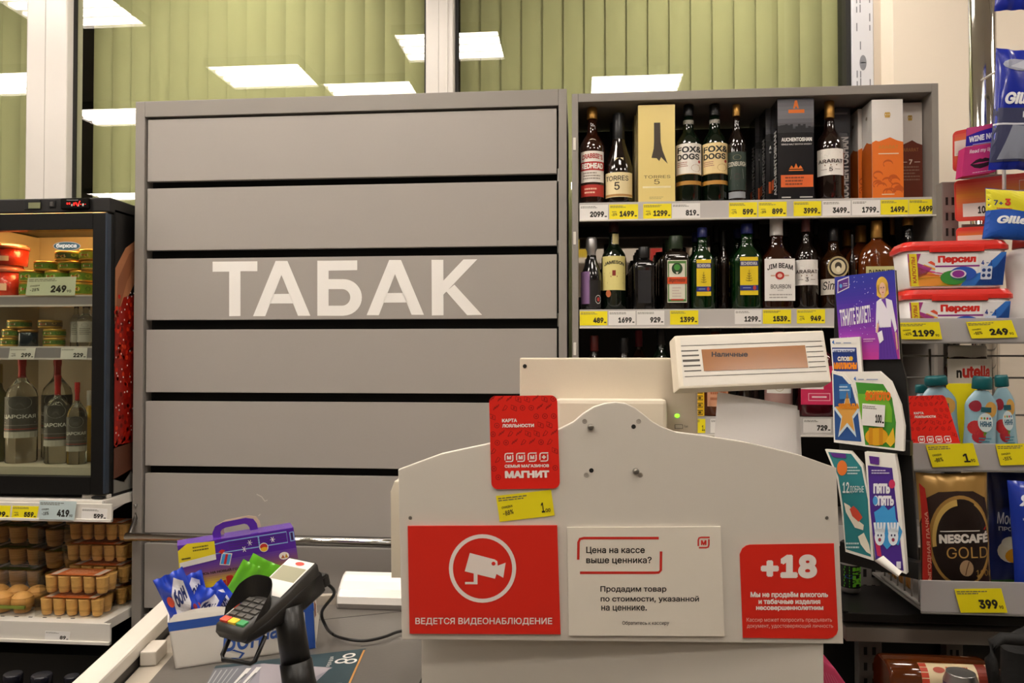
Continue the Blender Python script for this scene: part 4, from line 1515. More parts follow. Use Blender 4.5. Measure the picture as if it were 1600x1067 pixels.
# curved cover at the end of the belt
HOOD = thing('roller_cover', 'white curved cover with silver front strip at the conveyor end', 'cover', (X(580, 1.95), 1.95, BZ + .001))
hx0, hx1 = X(524, 1.93), cx0 - .006
hx0t = X(541, 2.0)
prof = [(1.932, BZ + .0015), (1.928, Z(560, 944, 1.928)), (1.932, Z(560, 933, 1.932)), (1.945, Z(560, 921, 1.945)), (1.965, Z(560, 908, 1.965)), (1.985, Z(560, 898, 1.985)), (2.005, Z(560, 893, 2.005)), (2.022, Z(560, 896, 2.02)), (2.026, BZ + .0015)]
HW = mat('glossy white cover', '#f7f4ef', .2)
HS = mat('satin aluminium', '#a8a49f', .35, metal=.7)
for (i0, i1, m_, nm) in ((3, 8, HW, 'cover_top'), (2, 3, HS, 'front_band'), (1, 2, mat('bright trim strip', '#e3dfd9', .25), 'trim_strip'), (0, 1, HS, 'lower_band')):
    mb = MB()
    ring = [prof[i] for i in range(i0, i1 + 1)]
    pts_l = [Vector((hx0 + .006, y, z)) for y, z in ring]
    pts_r = [Vector((hx1, y, z)) for y, z in ring]
    for j in range(len(ring) - 1):
        mb.add([pts_l[j], pts_r[j], pts_r[j + 1], pts_l[j + 1]], [[0, 1, 2, 3]], m_)
    mb.build(nm, HOOD)
MB().slab([Vector((hx0 + .006, y, z)) for y, z in prof], (-1, 0, 0), .004, HW, 0).build('end_plate', HOOD)

# advert sticker on the belt
sq = quad(H(296, 1125, BZ + .0004), H(522, 1125, BZ + .0004), H(572, 1013, BZ + .0004), H(337, 1040, BZ + .0004))
mb = MB()
art = Art(sq, mb)
TEAL = '#2f444b'
art.rect(0, 0, 1, 1, TEAL)
art.h = 1
art.poly([(.0, .1), (.0, .93), (.32, .93), (.80, .70), (.60, .0), (.0, .0)], '#8d8a93')
art.h = 2
art.poly([(.30, .93), (.82, .72), (.58, .38), (.36, .52)], '#a19aa0')
art.ell(.60, .62, .075, .06, '#b98d74', n=16)
art.ell(.60, .63, .03, .03, '#8d5f4b', 3, 12)
art.poly([(.0, .93), (.26, .93), (.14, .45), (.0, .45)], '#6f7076')
for q_ in range(5):
    art.line([(.02 + .035 * q_, .88), (.0 + .03 * q_, .5)], .008, '#a5a5a6', 3)
for x_ in (.235, .30):
    art.line([(x_, .86), (x_ - .06, .45)], .035, '#d9d6d2', 3)
    art.line([(x_ + .0, .75), (x_ - .04, .55)], .012, '#77777c', 4)
for (x_, y_, r1) in ((.90, .90, .045), (.93, .80, .045), (.86, .82, .045)):
    art.ring(x_, y_, r1, r1 * .9, .018, '#e2dfd9', n=16)
art.small(.77, .74, .80, .92, 6, '#d9d6d0', 5)
art.small(.80, .25, .97, .5, 2, '#d9d6d0', 9, fill=.5)
art.rect(.985, 0, 1, .97, '#c28d4a')
o_ = mb.build('belt_advert')
tag(o_, 'worn dark teal advert sheet stuck on the grey conveyor belt', 'advert')

# ------------------------------------------------------------------ card terminal on its pole
TM = thing('card_terminal', 'black card payment terminal tilted on a black pole at the conveyor', 'card terminal', (X(468, 1.41), 1.41, BZ + .0015))
BLK = mat('black terminal plastic', '#1b1a19', .35, bump=.1, bscale=500)
BLK2 = mat('dark grey terminal plastic', '#34322f', .38)
pb, pt_ = Vector((X(474, 1.41), 1.41, BZ + .0015)), Vector((X(452, 1.43), 1.43, Z(452, 948, 1.43)))
mid = pb.lerp(pt_, .42)
MB().tube([pb + Vector((0, 0, .014)), pb.lerp(pt_, .2), mid], [.031, .0305, .030], BLK, 20).build('lower_pole', TM)
MB().tube([mid - Vector((0, 0, .001)), pb.lerp(pt_, .7), pt_], [.0275, .027, .0265], BLK, 20).build('upper_pole', TM)
MB().loft([(.055, 0), (.055, .008), (.04, .014)], BLK, 24, c=(pb.x, pb.y, BZ + .0036)).build('pole_foot', TM)
T_YAW, T_PITCH, T_ROLL = R(-27), R(15), R(0)
TO = P(358, 1002, 1.34)
TMX = Matrix.Translation(TO) @ Matrix.Rotation(T_YAW, 4, 'Z') @ Matrix.Rotation(T_PITCH, 4, 'X') @ Matrix.Rotation(T_ROLL, 4, 'Y')
W_, L_ = .080, .200
def tpt(x, y, z):
    return TMX @ Vector((x, y, z))
def sect(y, w, zb, zt, r=.008):
    return [tpt(x, y, z) for x, z in ((-w / 2 + r, zb), (w / 2 - r, zb), (w / 2, zb + r), (w / 2, zt - r * .6), (w / 2 - r * .6, zt), (-w / 2 + r * .6, zt), (-w / 2, zt - r * .6), (-w / 2, zb + r))]
mb = MB()
mb.loft2([sect(.0, W_ - .014, .004, .018), sect(.008, W_ - .002, 0, .026), sect(.06, W_, -.004, .032), sect(.12, W_, -.010, .040), sect(.165, W_, -.012, .052), sect(.195, W_, -.006, .058), sect(L_, W_ - .012, .002, .052)], BLK2, True)
mb.build('terminal_body', TM)
mb = MB()
mb.loft2([sect(.012, W_ + .002, -.006, .012), sect(.06, W_ + .003, -.012, .016), sect(.15, W_ + .003, -.018, .030), sect(.20, W_ + .002, -.012, .036)], BLK, True)
mb.build('lower_shell', TM)
def ttop(y):            # top surface height along the terminal
    ks = [(0, .018), (.008, .026), (.06, .032), (.12, .040), (.165, .052), (.195, .058)]
    for (a, za_), (b, zb_) in zip(ks, ks[1:]):
        if a <= y <= b:
            return za_ + (zb_ - za_) * (y - a) / (b - a)
    return .058
def tart(x, y, h):
    return tpt(x, y, ttop(y) + .0006 + h)
for i, col in enumerate(('#e4553f', '#e9c331', '#3f9a5c')):
    x0_ = -.033 + i * .0225
    k = MB()
    zz = ttop(.020)
    k.box((x0_, .012, zz - .004), (x0_ + .020, .026, zz + .004), mat('key ' + col, col, .4), .0015, M=TMX)
    k.build('colour_key', TM)
for rr_ in range(4):
    for cc in range(3):
        y0_ = .031 + rr_ * .0135
        x0_ = -.030 + cc * .0205
        zz = ttop(y0_ + .005)
        MB().box((x0_, y0_, zz - .003), (x0_ + .017, y0_ + .010, zz + .003), mat('keypad key', '#56534f', .4), .0012, M=TMX).build('number_key', TM)
# privacy hood: two curved wings joined at the far end of the keypad
mb = MB()
def wing(u, v):
    a = -1 + 2 * u
    x = (W_ / 2 + .001) * max(-1, min(1, a * 1.35))
    y = .028 + .060 * (1 - abs(a) ** 3) + (.002 if abs(a) < .7 else 0)
    top = .042 * (.30 + .70 * (1 - abs(a) ** 4))
    return tpt(x * (1 + .10 * v), y + .010 * v, ttop(y) - .002 + top * v)
mb.grid(wing, 28, 6, BLK)
mb.build('privacy_hood', TM)
sa = Art(tart)
sa.poly([(-.036, .098), (.036, .098), (.036, .192), (-.036, .192)], mat('terminal faceplate', '#e6e3df', .3))
sa.h = 1
sa.ell(.004, .183, .012, .005, '#d84a3e', n=14)
sa.build('faceplate', TM)
sa = Art(tart)
sa.h = 2
sa.poly([(-.033, .114), (.033, .114), (.033, .172), (-.033, .172)], mat('terminal screen', '#a3a189', .25))
sa.build('screen', TM)
mb = MB()
mb.tube([tpt(-.028, .03, -.004), tpt(-.030, .0, -.034), tpt(-.026, -.004, -.040), tpt(.030, .012, -.046), tpt(.034, .018, -.044), tpt(.036, .05, -.012)], .0042, BLK, 10)
mb.build('grip_bar', TM)
mb = MB()
mb.ball(tpt(0, .14, -.028), .022, BLK)
mb.build('swivel_joint', TM)
mb = MB()
mb.box((-.040, .196, .018), (.040, .214, .026), BLK, .003, M=TMX)
mb.box((.012, .205, -.004), (.036, .222, .020), BLK, .004, M=TMX)
mb.build('rear_bracket', TM)
# its cable
c0 = tpt(.026, .218, .0)
cab = [c0, c0 + Vector((.008, .03, -.03)), P(503, 955, 1.60), P(508, 976, 1.62), H(519, 990, BZ + .0115), H(540, 998, BZ + .0115), H(570, 1001, BZ + .0115), H(600, 995, BZ + .0115), H(626, 986, BZ + .0115), H(660, 985, BZ + .0115)]
def smooth_path(pts_, n=6):
    out = []
    p = [Vector(q_) for q_ in pts_]
    for i in range(len(p) - 1):
        a, b, c, e = p[max(i - 1, 0)], p[i], p[i + 1], p[min(i + 2, len(p) - 1)]
        for k_ in range(n):
            t = k_ / n
            out.append(.5 * ((2 * b) + (c - a) * t + (2 * a - 5 * b + 4 * c - e) * t * t + (3 * b - a - 3 * c + e) * t ** 3))
    out.append(p[-1])
    return out
MB().tube(smooth_path(cab), .0036, BLK, 8).build('cable', TM)

# ------------------------------------------------------------------ candy carton and what stands in it
BLp, BRp = H(274, 1046), H(494, 1013)
e = (BRp - BLp).normalized()
w_box = (BRp - BLp).length
bk = Vector((-e.y, e.x, 0))
if bk.y < 0:
    bk = -bk
BOX = thing('candy_carton', 'open white display carton with blue border and blue script on the conveyor', 'carton', (BLp + BRp) / 2 + Vector((0, 0, .001)))
def bx(u, dpt, z):
    return BLp + e * (u * w_box) + bk * dpt + Vector((0, 0, .0012 + z)) - e * (.10 * z * (1 - u)) - e * (.06 * z)
hb, db = .098, .17
CARD = mat('white carton board', '#e7e2d9', .55)
BLU = ink('#2f57ad')
mb = MB()
th = .003
def wallbox(p0, p1, q1_, q0_, inward):
    mb.hexa([p0, p1, q1_, q0_, p0 + inward, p1 + inward, q1_ + inward, q0_ + inward], CARD)
mb_front = MB()
mb = mb_front
wallbox(bx(0, 0, 0), bx(1, 0, 0), bx(1, 0, hb * 1.05), bx(0, 0, hb), bk * th)
fq2 = quad(bx(0, 0, 0), bx(1, 0, 0), bx(1, 0, hb * 1.05), bx(0, 0, hb))
art = Art(fq2, mb)
art.h = 1
art.rect(0, .80, 1, .985, BLU)
art.rect(.93, 0, .995, .80, BLU)
art.h = 2
sc_ = '#3a5fae'
art.text('Бон', .33, .20, .62, .66, sc_, .012, shear=.25)
art.text('пари', .60, .25, .88, .60, sc_, .02, shear=.25)
art.line([(.40, .22), (.47, .12), (.44, .03), (.38, .05)], .022, sc_)
art.build('front_wall', BOX)
for nm, (u0, d0, u1, d1, inw) in (('left_wall', (0, db, 0, 0, e * th)), ('right_wall', (1, 0, 1, db, -e * th)), ('rear_wall', (1, db, 0, db, -bk * th))):
    mb = MB()
    wallbox(bx(u0, d0, 0), bx(u1, d1, 0), bx(u1, d1, hb), bx(u0, d0, hb), inw)
    mb.build(nm, BOX)
MB().hexa([bx(0, 0, 0), bx(1, 0, 0), bx(1, db, 0), bx(0, db, 0), bx(0, 0, .003), bx(1, 0, .003), bx(1, db, .003), bx(0, db, .003)], CARD).build('carton_floor', BOX)
# torn front lip
lip = quad(bx(0.005, 0, hb), bx(.60, 0, hb * 1.03), bx(.52, .004, hb * 1.18), bx(.03, .004, hb * 1.22))
mb = MB()
art = Art(lip, mb)
art.poly([(0, 0), (1, 0), (.96, .3), (.84, .2), (.74, .8), (.6, 1), (.30, .95), (.05, .6)], CARD)
art.build('torn_lip', BOX)
# open flap with picture at the right end
fl = quad(bx(1, .0, .01), bx(1.06, .06, .02), bx(1.06, .03, hb * .92), bx(1, .0, hb * 1.25))
mb = MB()
art = Art(fl, mb)
art.poly([(0, 0), (.5, .05), (1, .5), (.8, .62), (.55, .6), (.45, 1), (.0, 1)], CARD)
art.h = 1
art.poly([(.05, .5), (.3, .55), (.35, .8), (.1, .85)], '#8a4326')
art.poly([(.2, .3), (.5, .3), (.55, .5), (.25, .5)], '#d9c32f')
art.poly([(.1, .6), (.3, .6), (.28, .7)], '#c8402f')
art.build('side_flap', BOX)

# purple and yellow gift box with a carry handle, standing at the back of the carton
GP = Plane(BLp + bk * .100, -bk)
gf = quad(GP.hit(295, 985), GP.hit(478, 955), GP.hit(458.5, 824), GP.hit(277, 853))
GB = thing('gift_box', 'purple and yellow gift box with carry handle leaning in the candy carton', 'box', (gf(0, 0) + gf(1, 0)) / 2 + Vector((0, 0, 0)))
GN = gf.n
PUR = gloss_ink('#5b2fa0')
mb = MB()
mb.slab([gf(0, 0), gf(1, 0), gf(1, 1), gf(0, 1)], GN, .055, PUR, 0)
art = Art(gf, mb)
art.grad(0, 0, 1, .76, ['#f0c818', '#f2cf1d', '#f2cf1d', '#f0c81c', '#e9c22f', '#8a5a7a', '#5f32a0'], 1, 30)
art.f = lambda x, y, h=0.0: gf(x, y + .105, h)
art.h = 2
lb = '#8fb4e8'
art.line([(.02, .70), (.30, .735), (.93, .735), (.93, .86), (.42, .86), (.18, .83)], .012, lb)
art.line([(.68, .735), (.68, .86)], .012, lb)
for q_ in (.77, .80, .83):
    art.line([(.42, q_), (.92, q_)], .006, '#3a1f6e')
art.frame(.955, .74, .995, .85, .008, lb)
art.rect(.963, .76, .987, .84, '#3a1f5e')
def gift(cx_, cy_):
    art.poly([(cx_ - .055, cy_ - .06), (cx_ + .03, cy_ - .085), (cx_ + .065, cy_ + .05), (cx_ - .02, cy_ + .075)], '#f0ebe6', 3)
    art.poly([(cx_ - .045, cy_ - .05), (cx_ + .025, cy_ - .072), (cx_ + .055, cy_ + .04), (cx_ - .015, cy_ + .062)], '#4aa0dc', 4)
    art.poly([(cx_ - .02, cy_ - .058), (cx_, cy_ - .065), (cx_ + .03, cy_ + .05), (cx_ + .01, cy_ + .055)], '#c8282c', 5)
    art.poly([(cx_ - .05, cy_ + .09), (cx_ - .02, cy_ + .06), (cx_ + .01, cy_ + .10), (cx_ - .02, cy_ + .115)], '#d0302c', 4)
gift(.375, .66)
for cx_, cy_ in ((.545, .735), (.60, .80), (.80, .795)):
    for t in range(3):
        an = R(60 * t)
        art.line([(cx_ - .022 * math.cos(an), cy_ - .034 * math.sin(an)), (cx_ + .022 * math.cos(an), cy_ + .034 * math.sin(an))], .006, '#efe9f2', 3)
art.ell(.715, .72, .04, .055, '#f0ebe6', 3, 16)
art.ell(.715, .73, .033, .035, '#c9352c', 4, 14)
art.ell(.715, .70, .030, .025, '#e8b42c', 5, 14)
art.ell(.88, .585, .045, .045, '#f3ede4', 3, 14)
art.poly([(.85, .56), (.87, .60), (.885, .56)], '#b5642c', 4)
art.poly([(.885, .56), (.90, .61), (.915, .56)], '#d19a2c', 4)
art.text('ЗАРЯДИСЬ НА НОВЫЙ ГОД!', .05, .505, .50, .545, '#3a2410', .03)
art.text('N', .36, .30, .50, .46, '#cf2b28', .08)
art.poly([(.30, .28), (.36, .30), (.355, .42), (.305, .40)], '#c9282a')
art.small(.31, .30, .35, .40, 2, '#f0dada', 3)
sn = [(.17, .24), (.28, .33), (.56, .22)]
for cx_, cy_ in sn:
    art.ell(cx_, cy_, .02, .025, '#f3e6a8', 3, 10)
mb.build('box_body', GB)
# old price sticker on its upper left corner
mb = MB()
art = Art(lambda x, y, h=0.0: gf(x, y + .14, h), mb)
art.h = 4
art.poly([(-.01, .60), (.30, .635), (.305, .85), (.08, .87), (.0, .80)], '#efd927')
art.h = 5
art.poly([(.0, .60), (.30, .635), (.30, .70), (.0, .66)], '#e9e4d6')
art.small(.12, .76, .26, .83, 2, '#6a6220', 4)
art.small(.02, .68, .10, .72, 1, '#4a4418', 4)
art.build('price_sticker', GB)
# handle: flat loop folded up from the lid
hm = MB()
hp = [(.30, 1.0), (.30, 1.06), (.33, 1.13), (.40, 1.165), (.60, 1.175), (.665, 1.15), (.69, 1.09), (.695, 1.02)]
hi_ = [(.37, 1.0), (.37, 1.06), (.385, 1.085), (.42, 1.10), (.58, 1.11), (.605, 1.095), (.62, 1.06), (.625, 1.02)]
def gpt(x, y, back):
    return gf(x, y, -back)
for k_ in range(len(hp) - 1):
    a, b, c, dd_ = hp[k_], hp[k_ + 1], hi_[k_ + 1], hi_[k_]
    hm.hexa([gpt(*a, .022), gpt(*b, .022), gpt(*c, .022), gpt(*dd_, .022), gpt(*a, .024), gpt(*b, .024), gpt(*c, .024), gpt(*dd_, .024)], PUR)
    hm.hexa([gpt(a[0] + .03, a[1] + .012, .032), gpt(b[0] + .03, b[1] + .012, .032), gpt(c[0] + .03, c[1] + .012, .032), gpt(dd_[0] + .03, dd_[1] + .012, .032),
             gpt(a[0] + .03, a[1] + .012, .034), gpt(b[0] + .03, b[1] + .012, .034), gpt(c[0] + .03, c[1] + .012, .034), gpt(dd_[0] + .03, dd_[1] + .012, .034)], mat('raw board', '#cbb79a', .6))
hm.build('carry_handle', GB)

# sweets in wrappers piled in the carton
def pouch(name, lab, cat, c, w, h, th, col, rotm, draw=None, wob=.10, seed=1, group=None, dome=None, seal=True, parent=None, ends='tb'):
    """a sealed soft bag: two bulging sheets pinched flat at the seals; c is the middle of the bag"""
    rn = random.Random(seed)
    ph = [rn.random() * 6.3 for _ in range(6)]
    M_ = Matrix.Translation(c) @ rotm
    def prof_(u, v):
        a = max(0, 1 - abs(2 * u - 1) ** 2.6)
        b = max(0, 1 - abs(2 * v - 1) ** 3.2)
        t = th / 2 * (a ** .6) * (b ** .6)
        wr = wob * th * math.sin(9 * u + ph[0] + 3 * v) * math.sin(8 * v + ph[1]) * (a * b) ** .4
        wr += wob * th * .8 * math.sin(22 * u + ph[2]) * (abs(2 * v - 1) ** 4) * a
        return t, wr
    def edge(u, v):
        x = (u - .5) * w * (1 - .06 * (1 - abs(2 * v - 1) ** 2) * 0 - .05 * math.sin(math.pi * v))
        z = (v - .5) * h * (1 - .03 * math.sin(math.pi * u))
        return x, z
    def fr(u, v, l=0.0):
        t, wr = prof_(u, v)
        x, z = edge(u, v)
        return M_ @ Vector((x, -t - wr - l, z))
    def bkf(u, v):
        t, wr = prof_(1 - u, v)
        x, z = edge(1 - u, v)
        return M_ @ Vector((x, t - wr + .0006, z))
    mb_ = MB()
    mb_.grid(lambda u, v: fr(u, v), 30, 30, col)
    mb_.grid(bkf, 22, 22, col)
    if draw:
        a = Art(lambda x, y, l: fr(x, y, l + .0006), mb_)
        a.sub = .09
        a.h = 1
        draw(a)
    o_ = mb_.build(name)
    b_ = Vector(c) - Vector((0, 0, 0))
    for v in o_.data.vertices:
        v.co -= b_
    o_.location = b_
    return tag(o_, lab, cat, group)
BAGB = mat('blue wrapper film', '#2748c8', .28, coat=.4)
BAGG = mat('green wrapper film', '#6cc02c', .28, coat=.4)
def bon(a):
    a.poly([(.22, .18), (.50, .08), (.82, .40), (.86, .80), (.62, .92), (.34, .66)], '#e6e4ea', 1)
    a.h = 2
    a.text('бон', .38, .40, .80, .70, '#27346f', .03, shear=.2, skew=.1)
    a.ell(.22, .55, .11, .10, '#e2553a', n=14)
    a.ell(.70, .20, .10, .09, '#d94a3a', n=14)
    a.ell(.88, .30, .06, .06, '#8a2338', n=10)
def rot(rx, ry, rz):
    return Euler((R(rx), R(ry), R(rz))).to_matrix().to_4x4()
ang = math.degrees(math.atan2(e.y, e.x))
def inbox(px, py, dpt):
    return Plane(BLp + bk * dpt, -bk).hit(px, py)
specs = [((281, 938), .017, 44, 92, -22, 'blue candy bag with white script label, leftmost in the carton'),
         ((318, 952), .033, 46, 66, 24, 'blue candy bag with orange berries, second from left in the carton'),
         ((347, 948), .057, 50, 74, -36, 'blue candy bag with white script, third from left beside the terminal'),
         ((301, 930), .076, 44, 70, -14, 'blue candy bag standing tall behind the other blue bags'),
         ((378, 952), .017, 46, 62, 35, 'blue candy bag half hidden behind the card terminal')]
for k_, ((px, py), dp, ww, hh, ro, lab) in enumerate(specs):
    pouch('candy_bag', lab, 'candy bag', inbox(px, py, dp), ww * .00138, hh * .00138, .015, BAGB, Matrix.Rotation(R(ang), 4, 'Z') @ rot(0, ro, 0), bon, .42, k_ + 3, 'blue candy bags in the white carton')
def gre(a):
    a.ell(.5, .35, .3, .18, '#dfe6d2', 1, 16)
    a.ell(.55, .35, .14, .10, '#3a5a55', 2, 14)
    a.ell(.30, .15, .15, .10, '#d9502f', 2, 12)
pouch('candy_bag', 'bright green candy bag with pointed top in front of the purple box', 'candy bag', inbox(400, 910, .0885), .078, .110, .010, BAGG, Matrix.Rotation(R(ang), 4, 'Z') @ rot(0, 30, 0), gre, .16, 21)
pouch('candy_bag', 'small bright green candy bag left of the larger green one', 'candy bag', inbox(376, 912, .0725), .045, .10, .010, BAGG, Matrix.Rotation(R(ang), 4, 'Z') @ rot(0, 30, 0), None, .16, 25)
# ------------------------------------------------------------------ glass door drinks fridge
YF = 2.19
fxr = X(166, YF)
fxl = fxr - .60
FZB, FZT = Z(100, 779, YF), Z(100, 308, YF)
FR = thing('display_fridge', 'black glass door display fridge with a caviar picture on its right side', 'fridge', ((fxl + fxr) / 2, YF + .2, FZB))
zb_, zt_ = Z(100, 772, YF), Z(100, 333, YF)          # door
DIN = .50
fb = MB()
fb.box((fxl, YF + .035, FZB), (fxl + .03, YF + DIN, FZT - .03), DARKM, .003)
fb.box((fxr - .03, YF + .035, FZB), (fxr, YF + DIN, FZT - .03), DARKM, .003)
fb.box((fxl + .03, YF + .035, FZB), (fxr - .03, YF + DIN, zb_ + .05), DARKM)
fb.box((fxl, YF + .012, zt_ + .004), (fxr, YF + DIN, FZT), DARK, .004)
fb.build('fridge_body', FR)
LIN = mat('cream fridge lining', '#d6c8ae', .5)
li = MB()
li.box((fxl + .03, YF + DIN - .03, zb_ + .05), (fxr - .03, YF + DIN - .001, zt_ + .003), LIN)
li.box((fxl + .031, YF + .05, zb_ + .051), (fxl + .036, YF + DIN - .031, zt_), LIN)
li.box((fxr - .036, YF + .05, zb_ + .051), (fxr - .031, YF + DIN - .031, zt_), LIN)
li.build('lining', FR)
# control panel on the top front
cpn = WALLP(YF + .0118)
def cbox(nm, px0, py0, px1, py1, th, m_, bev=.001):
    a, b = P(px0, py1, YF + .011), P(px1, py0, YF + .011)
    return MB().box((a.x, YF + .011 - th, a.z), (b.x, YF + .0115, b.z), m_, bev).build(nm, FR)
o_ = cbox('display_bezel', 38, 312.5, 63, 328, .002, BLACK)
a, b = P(41.5, 325, YF), P(60, 315.5, YF)
MB().box((a.x, YF + .0075, a.z), (b.x, YF + .0088, b.z), mat('thermometer glass', '#7d7f5d', .2)).build('thermometer_display', FR)
cbox('switch_frame', 77, 313.5, 87, 325, .002, BLACK)
cbox('rocker_switch', 79.5, 315.5, 85, 323, .006, mat('grey switch', '#4a4744', .3))
cbox('controller', 97.5, 309.5, 142, 328, .010, mat('gloss black', '#0a0a0a', .12), .004)
art = Art(lambda x, y, h: WALLP(YF + .0006).hit(x, y, h))
DIG = mat('red digits', '#ff2a22', .3, emit=('#ff2018', 1.6))
rn = random.Random(4)
for k in range(9):
    x = 104 + 3.5 * k
    art.rect(x, 316 + rn.random() * 3, x + 2.2, 319 + rn.random() * 4, DIG if rn.random() < .7 else '#b9b5b0')
art.line([(118, 316), (121, 322), (125, 314)], 1.6, DIG)
art.rect(104, 312, 122, 313, '#8f8c88')
art.build('digit_display', FR)
# door: black frame, glass pane with oval maker's badge
gx0, gx1 = fxl + .05, X(143, YF)
gz0, gz1 = Z(100, 745, YF), Z(100, 358.5, YF)
dr = MB()
dr.box((fxl, YF, zb_), (gx0, YF + .034, zt_), DARKM, .003)
dr.box((gx1, YF, zb_), (fxr - .001, YF + .034, zt_), DARKM, .003)
dr.box((gx0, YF, zb_), (gx1, YF + .034, gz0), DARKM, .001)
dr.box((gx0, YF, gz1), (gx1, YF + .034, zt_), DARKM, .001)
dr.box((fxr - .0065, YF - .0005, zb_ + .003), (fxr + .0006, YF + .02, zt_ - .003), mat('blue grey door edge', '#2b3542', .35), .002)
DOOR = dr.build('door_frame', FR)
MB().box((gx0, YF + .008, gz0), (gx1, YF + .014, gz1), pane_glass('fridge glass', .015, '#eef0ea')).build('door_glass', DOOR)
bp = WALLP(YF + .0074)
art = Art(lambda x, y, h: bp.hit(x, y, h))
art.ell(104.5, 384.5, 21.5, 7, '#c8cccf')
art.h = 1
art.ell(104.5, 384.5, 20.5, 6.2, '#41606b')
art.h = 2
art.text('бирюса', 88, 388.5, 120, 380.5, '#eef0ee', .03)
art.build('maker_badge', DOOR)
MB().box((X(136, YF + .03), YF + .012, FZB + .0005), (fxr, YF + .034, Z(140, 774, YF)), mat('white hinge plate', '#cfc9c0', .4), .002).build('door_hinge', FR)
MB().box((X(146, YF), YF - .006, FZB + .0005), (fxr - .002, YF + .011, Z(150, 775, YF)), DARKM, .004).build('hinge_cap', FR)
# picture on the right side: red caviar running from a wooden spoon
sx = fxr + .0008
sm = MB()
def side(x, y, h):      # x: 0 front .. 1 back of the side, y: 0 bottom .. 1 top
    return Vector((sx + h, YF + .04 + (DIN - .06) * x, FZB + .01 + (FZT - .05 - FZB) * y))
art = Art(side, sm)
art.rect(0, 0, 1, 1, mat('fridge picture black', '#0d0b0a', .35))
art.h = 1
art.poly([(0, .60), (0, .80), (.12, .88), (.30, .935), (.55, .95), (.5, .88), (.30, .80), (.15, .70)], '#a9704c')
art.h = 2
art.poly([(0, .60), (.03, .76), (.16, .86), (.36, .92), (.30, .87), (.14, .76)], '#8a5538')
art.h = 3
art.poly([(.10, .70), (.30, .72), (.42, .66), (.36, .40), (.40, .22), (.25, .17), (.0, .16), (0, .60)], mat('caviar red', '#8e1408', .3))
rn = random.Random(6)
art.h = 4
for k in range(190):
    x, y = rn.random() * .36, .17 + rn.random() * .53
    art.ell(x, y, .016, .0085, rn.choice(['#b8200c', '#6a0d05', '#a01a0a', '#c83414']), n=8)
art.h = 5
for k in range(60):
    x, y = rn.random() * .34, .20 + rn.random() * .52
    art.ell(x, y, .007, .0035, '#e8d9d2', n=6)
art.h = 3
art.poly([(0, .17), (.25, .17), (.30, .10), (.12, .03), (0, .05)], '#5c3626')
art.poly([(0, .05), (.2, .07), (.3, .0), (0, .0)], '#7d7a72')
sm.build('side_picture', FR)
# shelves with price rails, lit from a warm lamp under the top
FSH = []
for (pt, pb_, yy) in ((461, 479, YF + .06), (541, 562, YF + .06)):
    z = Z(70, pt + 1, yy)
    FSH.append(z)
    MB().box((fxl + .037, yy + .006, z - .006), (fxr - .037, YF + DIN - .04, z), mat('fridge shelf', '#bfb8ad', .4)).build('shelf', FR)
    rr = MB()
    rr.box((fxl + .037, yy, Z(70, pb_, yy)), (fxr - .037, yy + .006, z + .002), mat('clear shelf rail', '#8f8a90', .3))
    rr.box((fxl + .037, yy - .001, z - .003), (fxr - .037, yy - .0002, z + .002), mat('rail lip', '#cfc6c4', .3))
    rr.box((fxl + .037, yy - .001, Z(70, pb_, yy)), (fxr - .037, yy - .0002, Z(70, pb_, yy) + .006), mat('rail lip', '#cfc6c4', .3))
    rr.build('price_rail', FR)
zfl = Z(70, 728, YF + .06)
MB().box((fxl + .037, YF + .04, zb_ + .0505), (fxr - .037, YF + DIN - .04, zfl), mat('fridge floor', '#bdb5a3', .4)).build('fridge_floor', FR)
wl = MB().box((fxl + .15, YF + .10, zt_ - .022), (fxr - .10, YF + .16, zt_ - .002), mat('warm fridge lamp', '#ffe0b0', .4, emit=('#ffc478', 40.0)), .004)
wl.build('fridge_lamp', FR)
MB().box((fxl + .06, YF + .045, zb_ + .06), (fxl + .075, YF + .06, zt_ - .30), mat('added fridge fill glow', '#fff4e2', .4, emit=('#ffeed6', 14.0)), .003).build('fill_strip', FR)  # unseen glowing strip added to brighten the lower fridge

RAILP1 = WALLP(YF + .0588)
price_tag(WALLP(YF + .056), [(40, 461.5), (117, 461.5), (119.5, 432), (44, 434)], '249', 'large pale green price tag reading 249 on the upper fridge shelf', disc='-28%', col='#d3dcc6', kop='90', prx=(.50, .82), big=True, group='price tags in the fridge')
price_tag(RAILP1, [(13, 561), (53, 561), (56, 543.5), (16, 543.5)], '299', 'white price tag reading 299 on the middle fridge shelf', disc='-40%', group='price tags in the fridge')
price_tag(RAILP1, [(94.5, 561), (135.5, 561), (137, 543.5), (96, 543.5)], '229', 'white price tag reading 229 on the middle fridge shelf', group='price tags in the fridge')

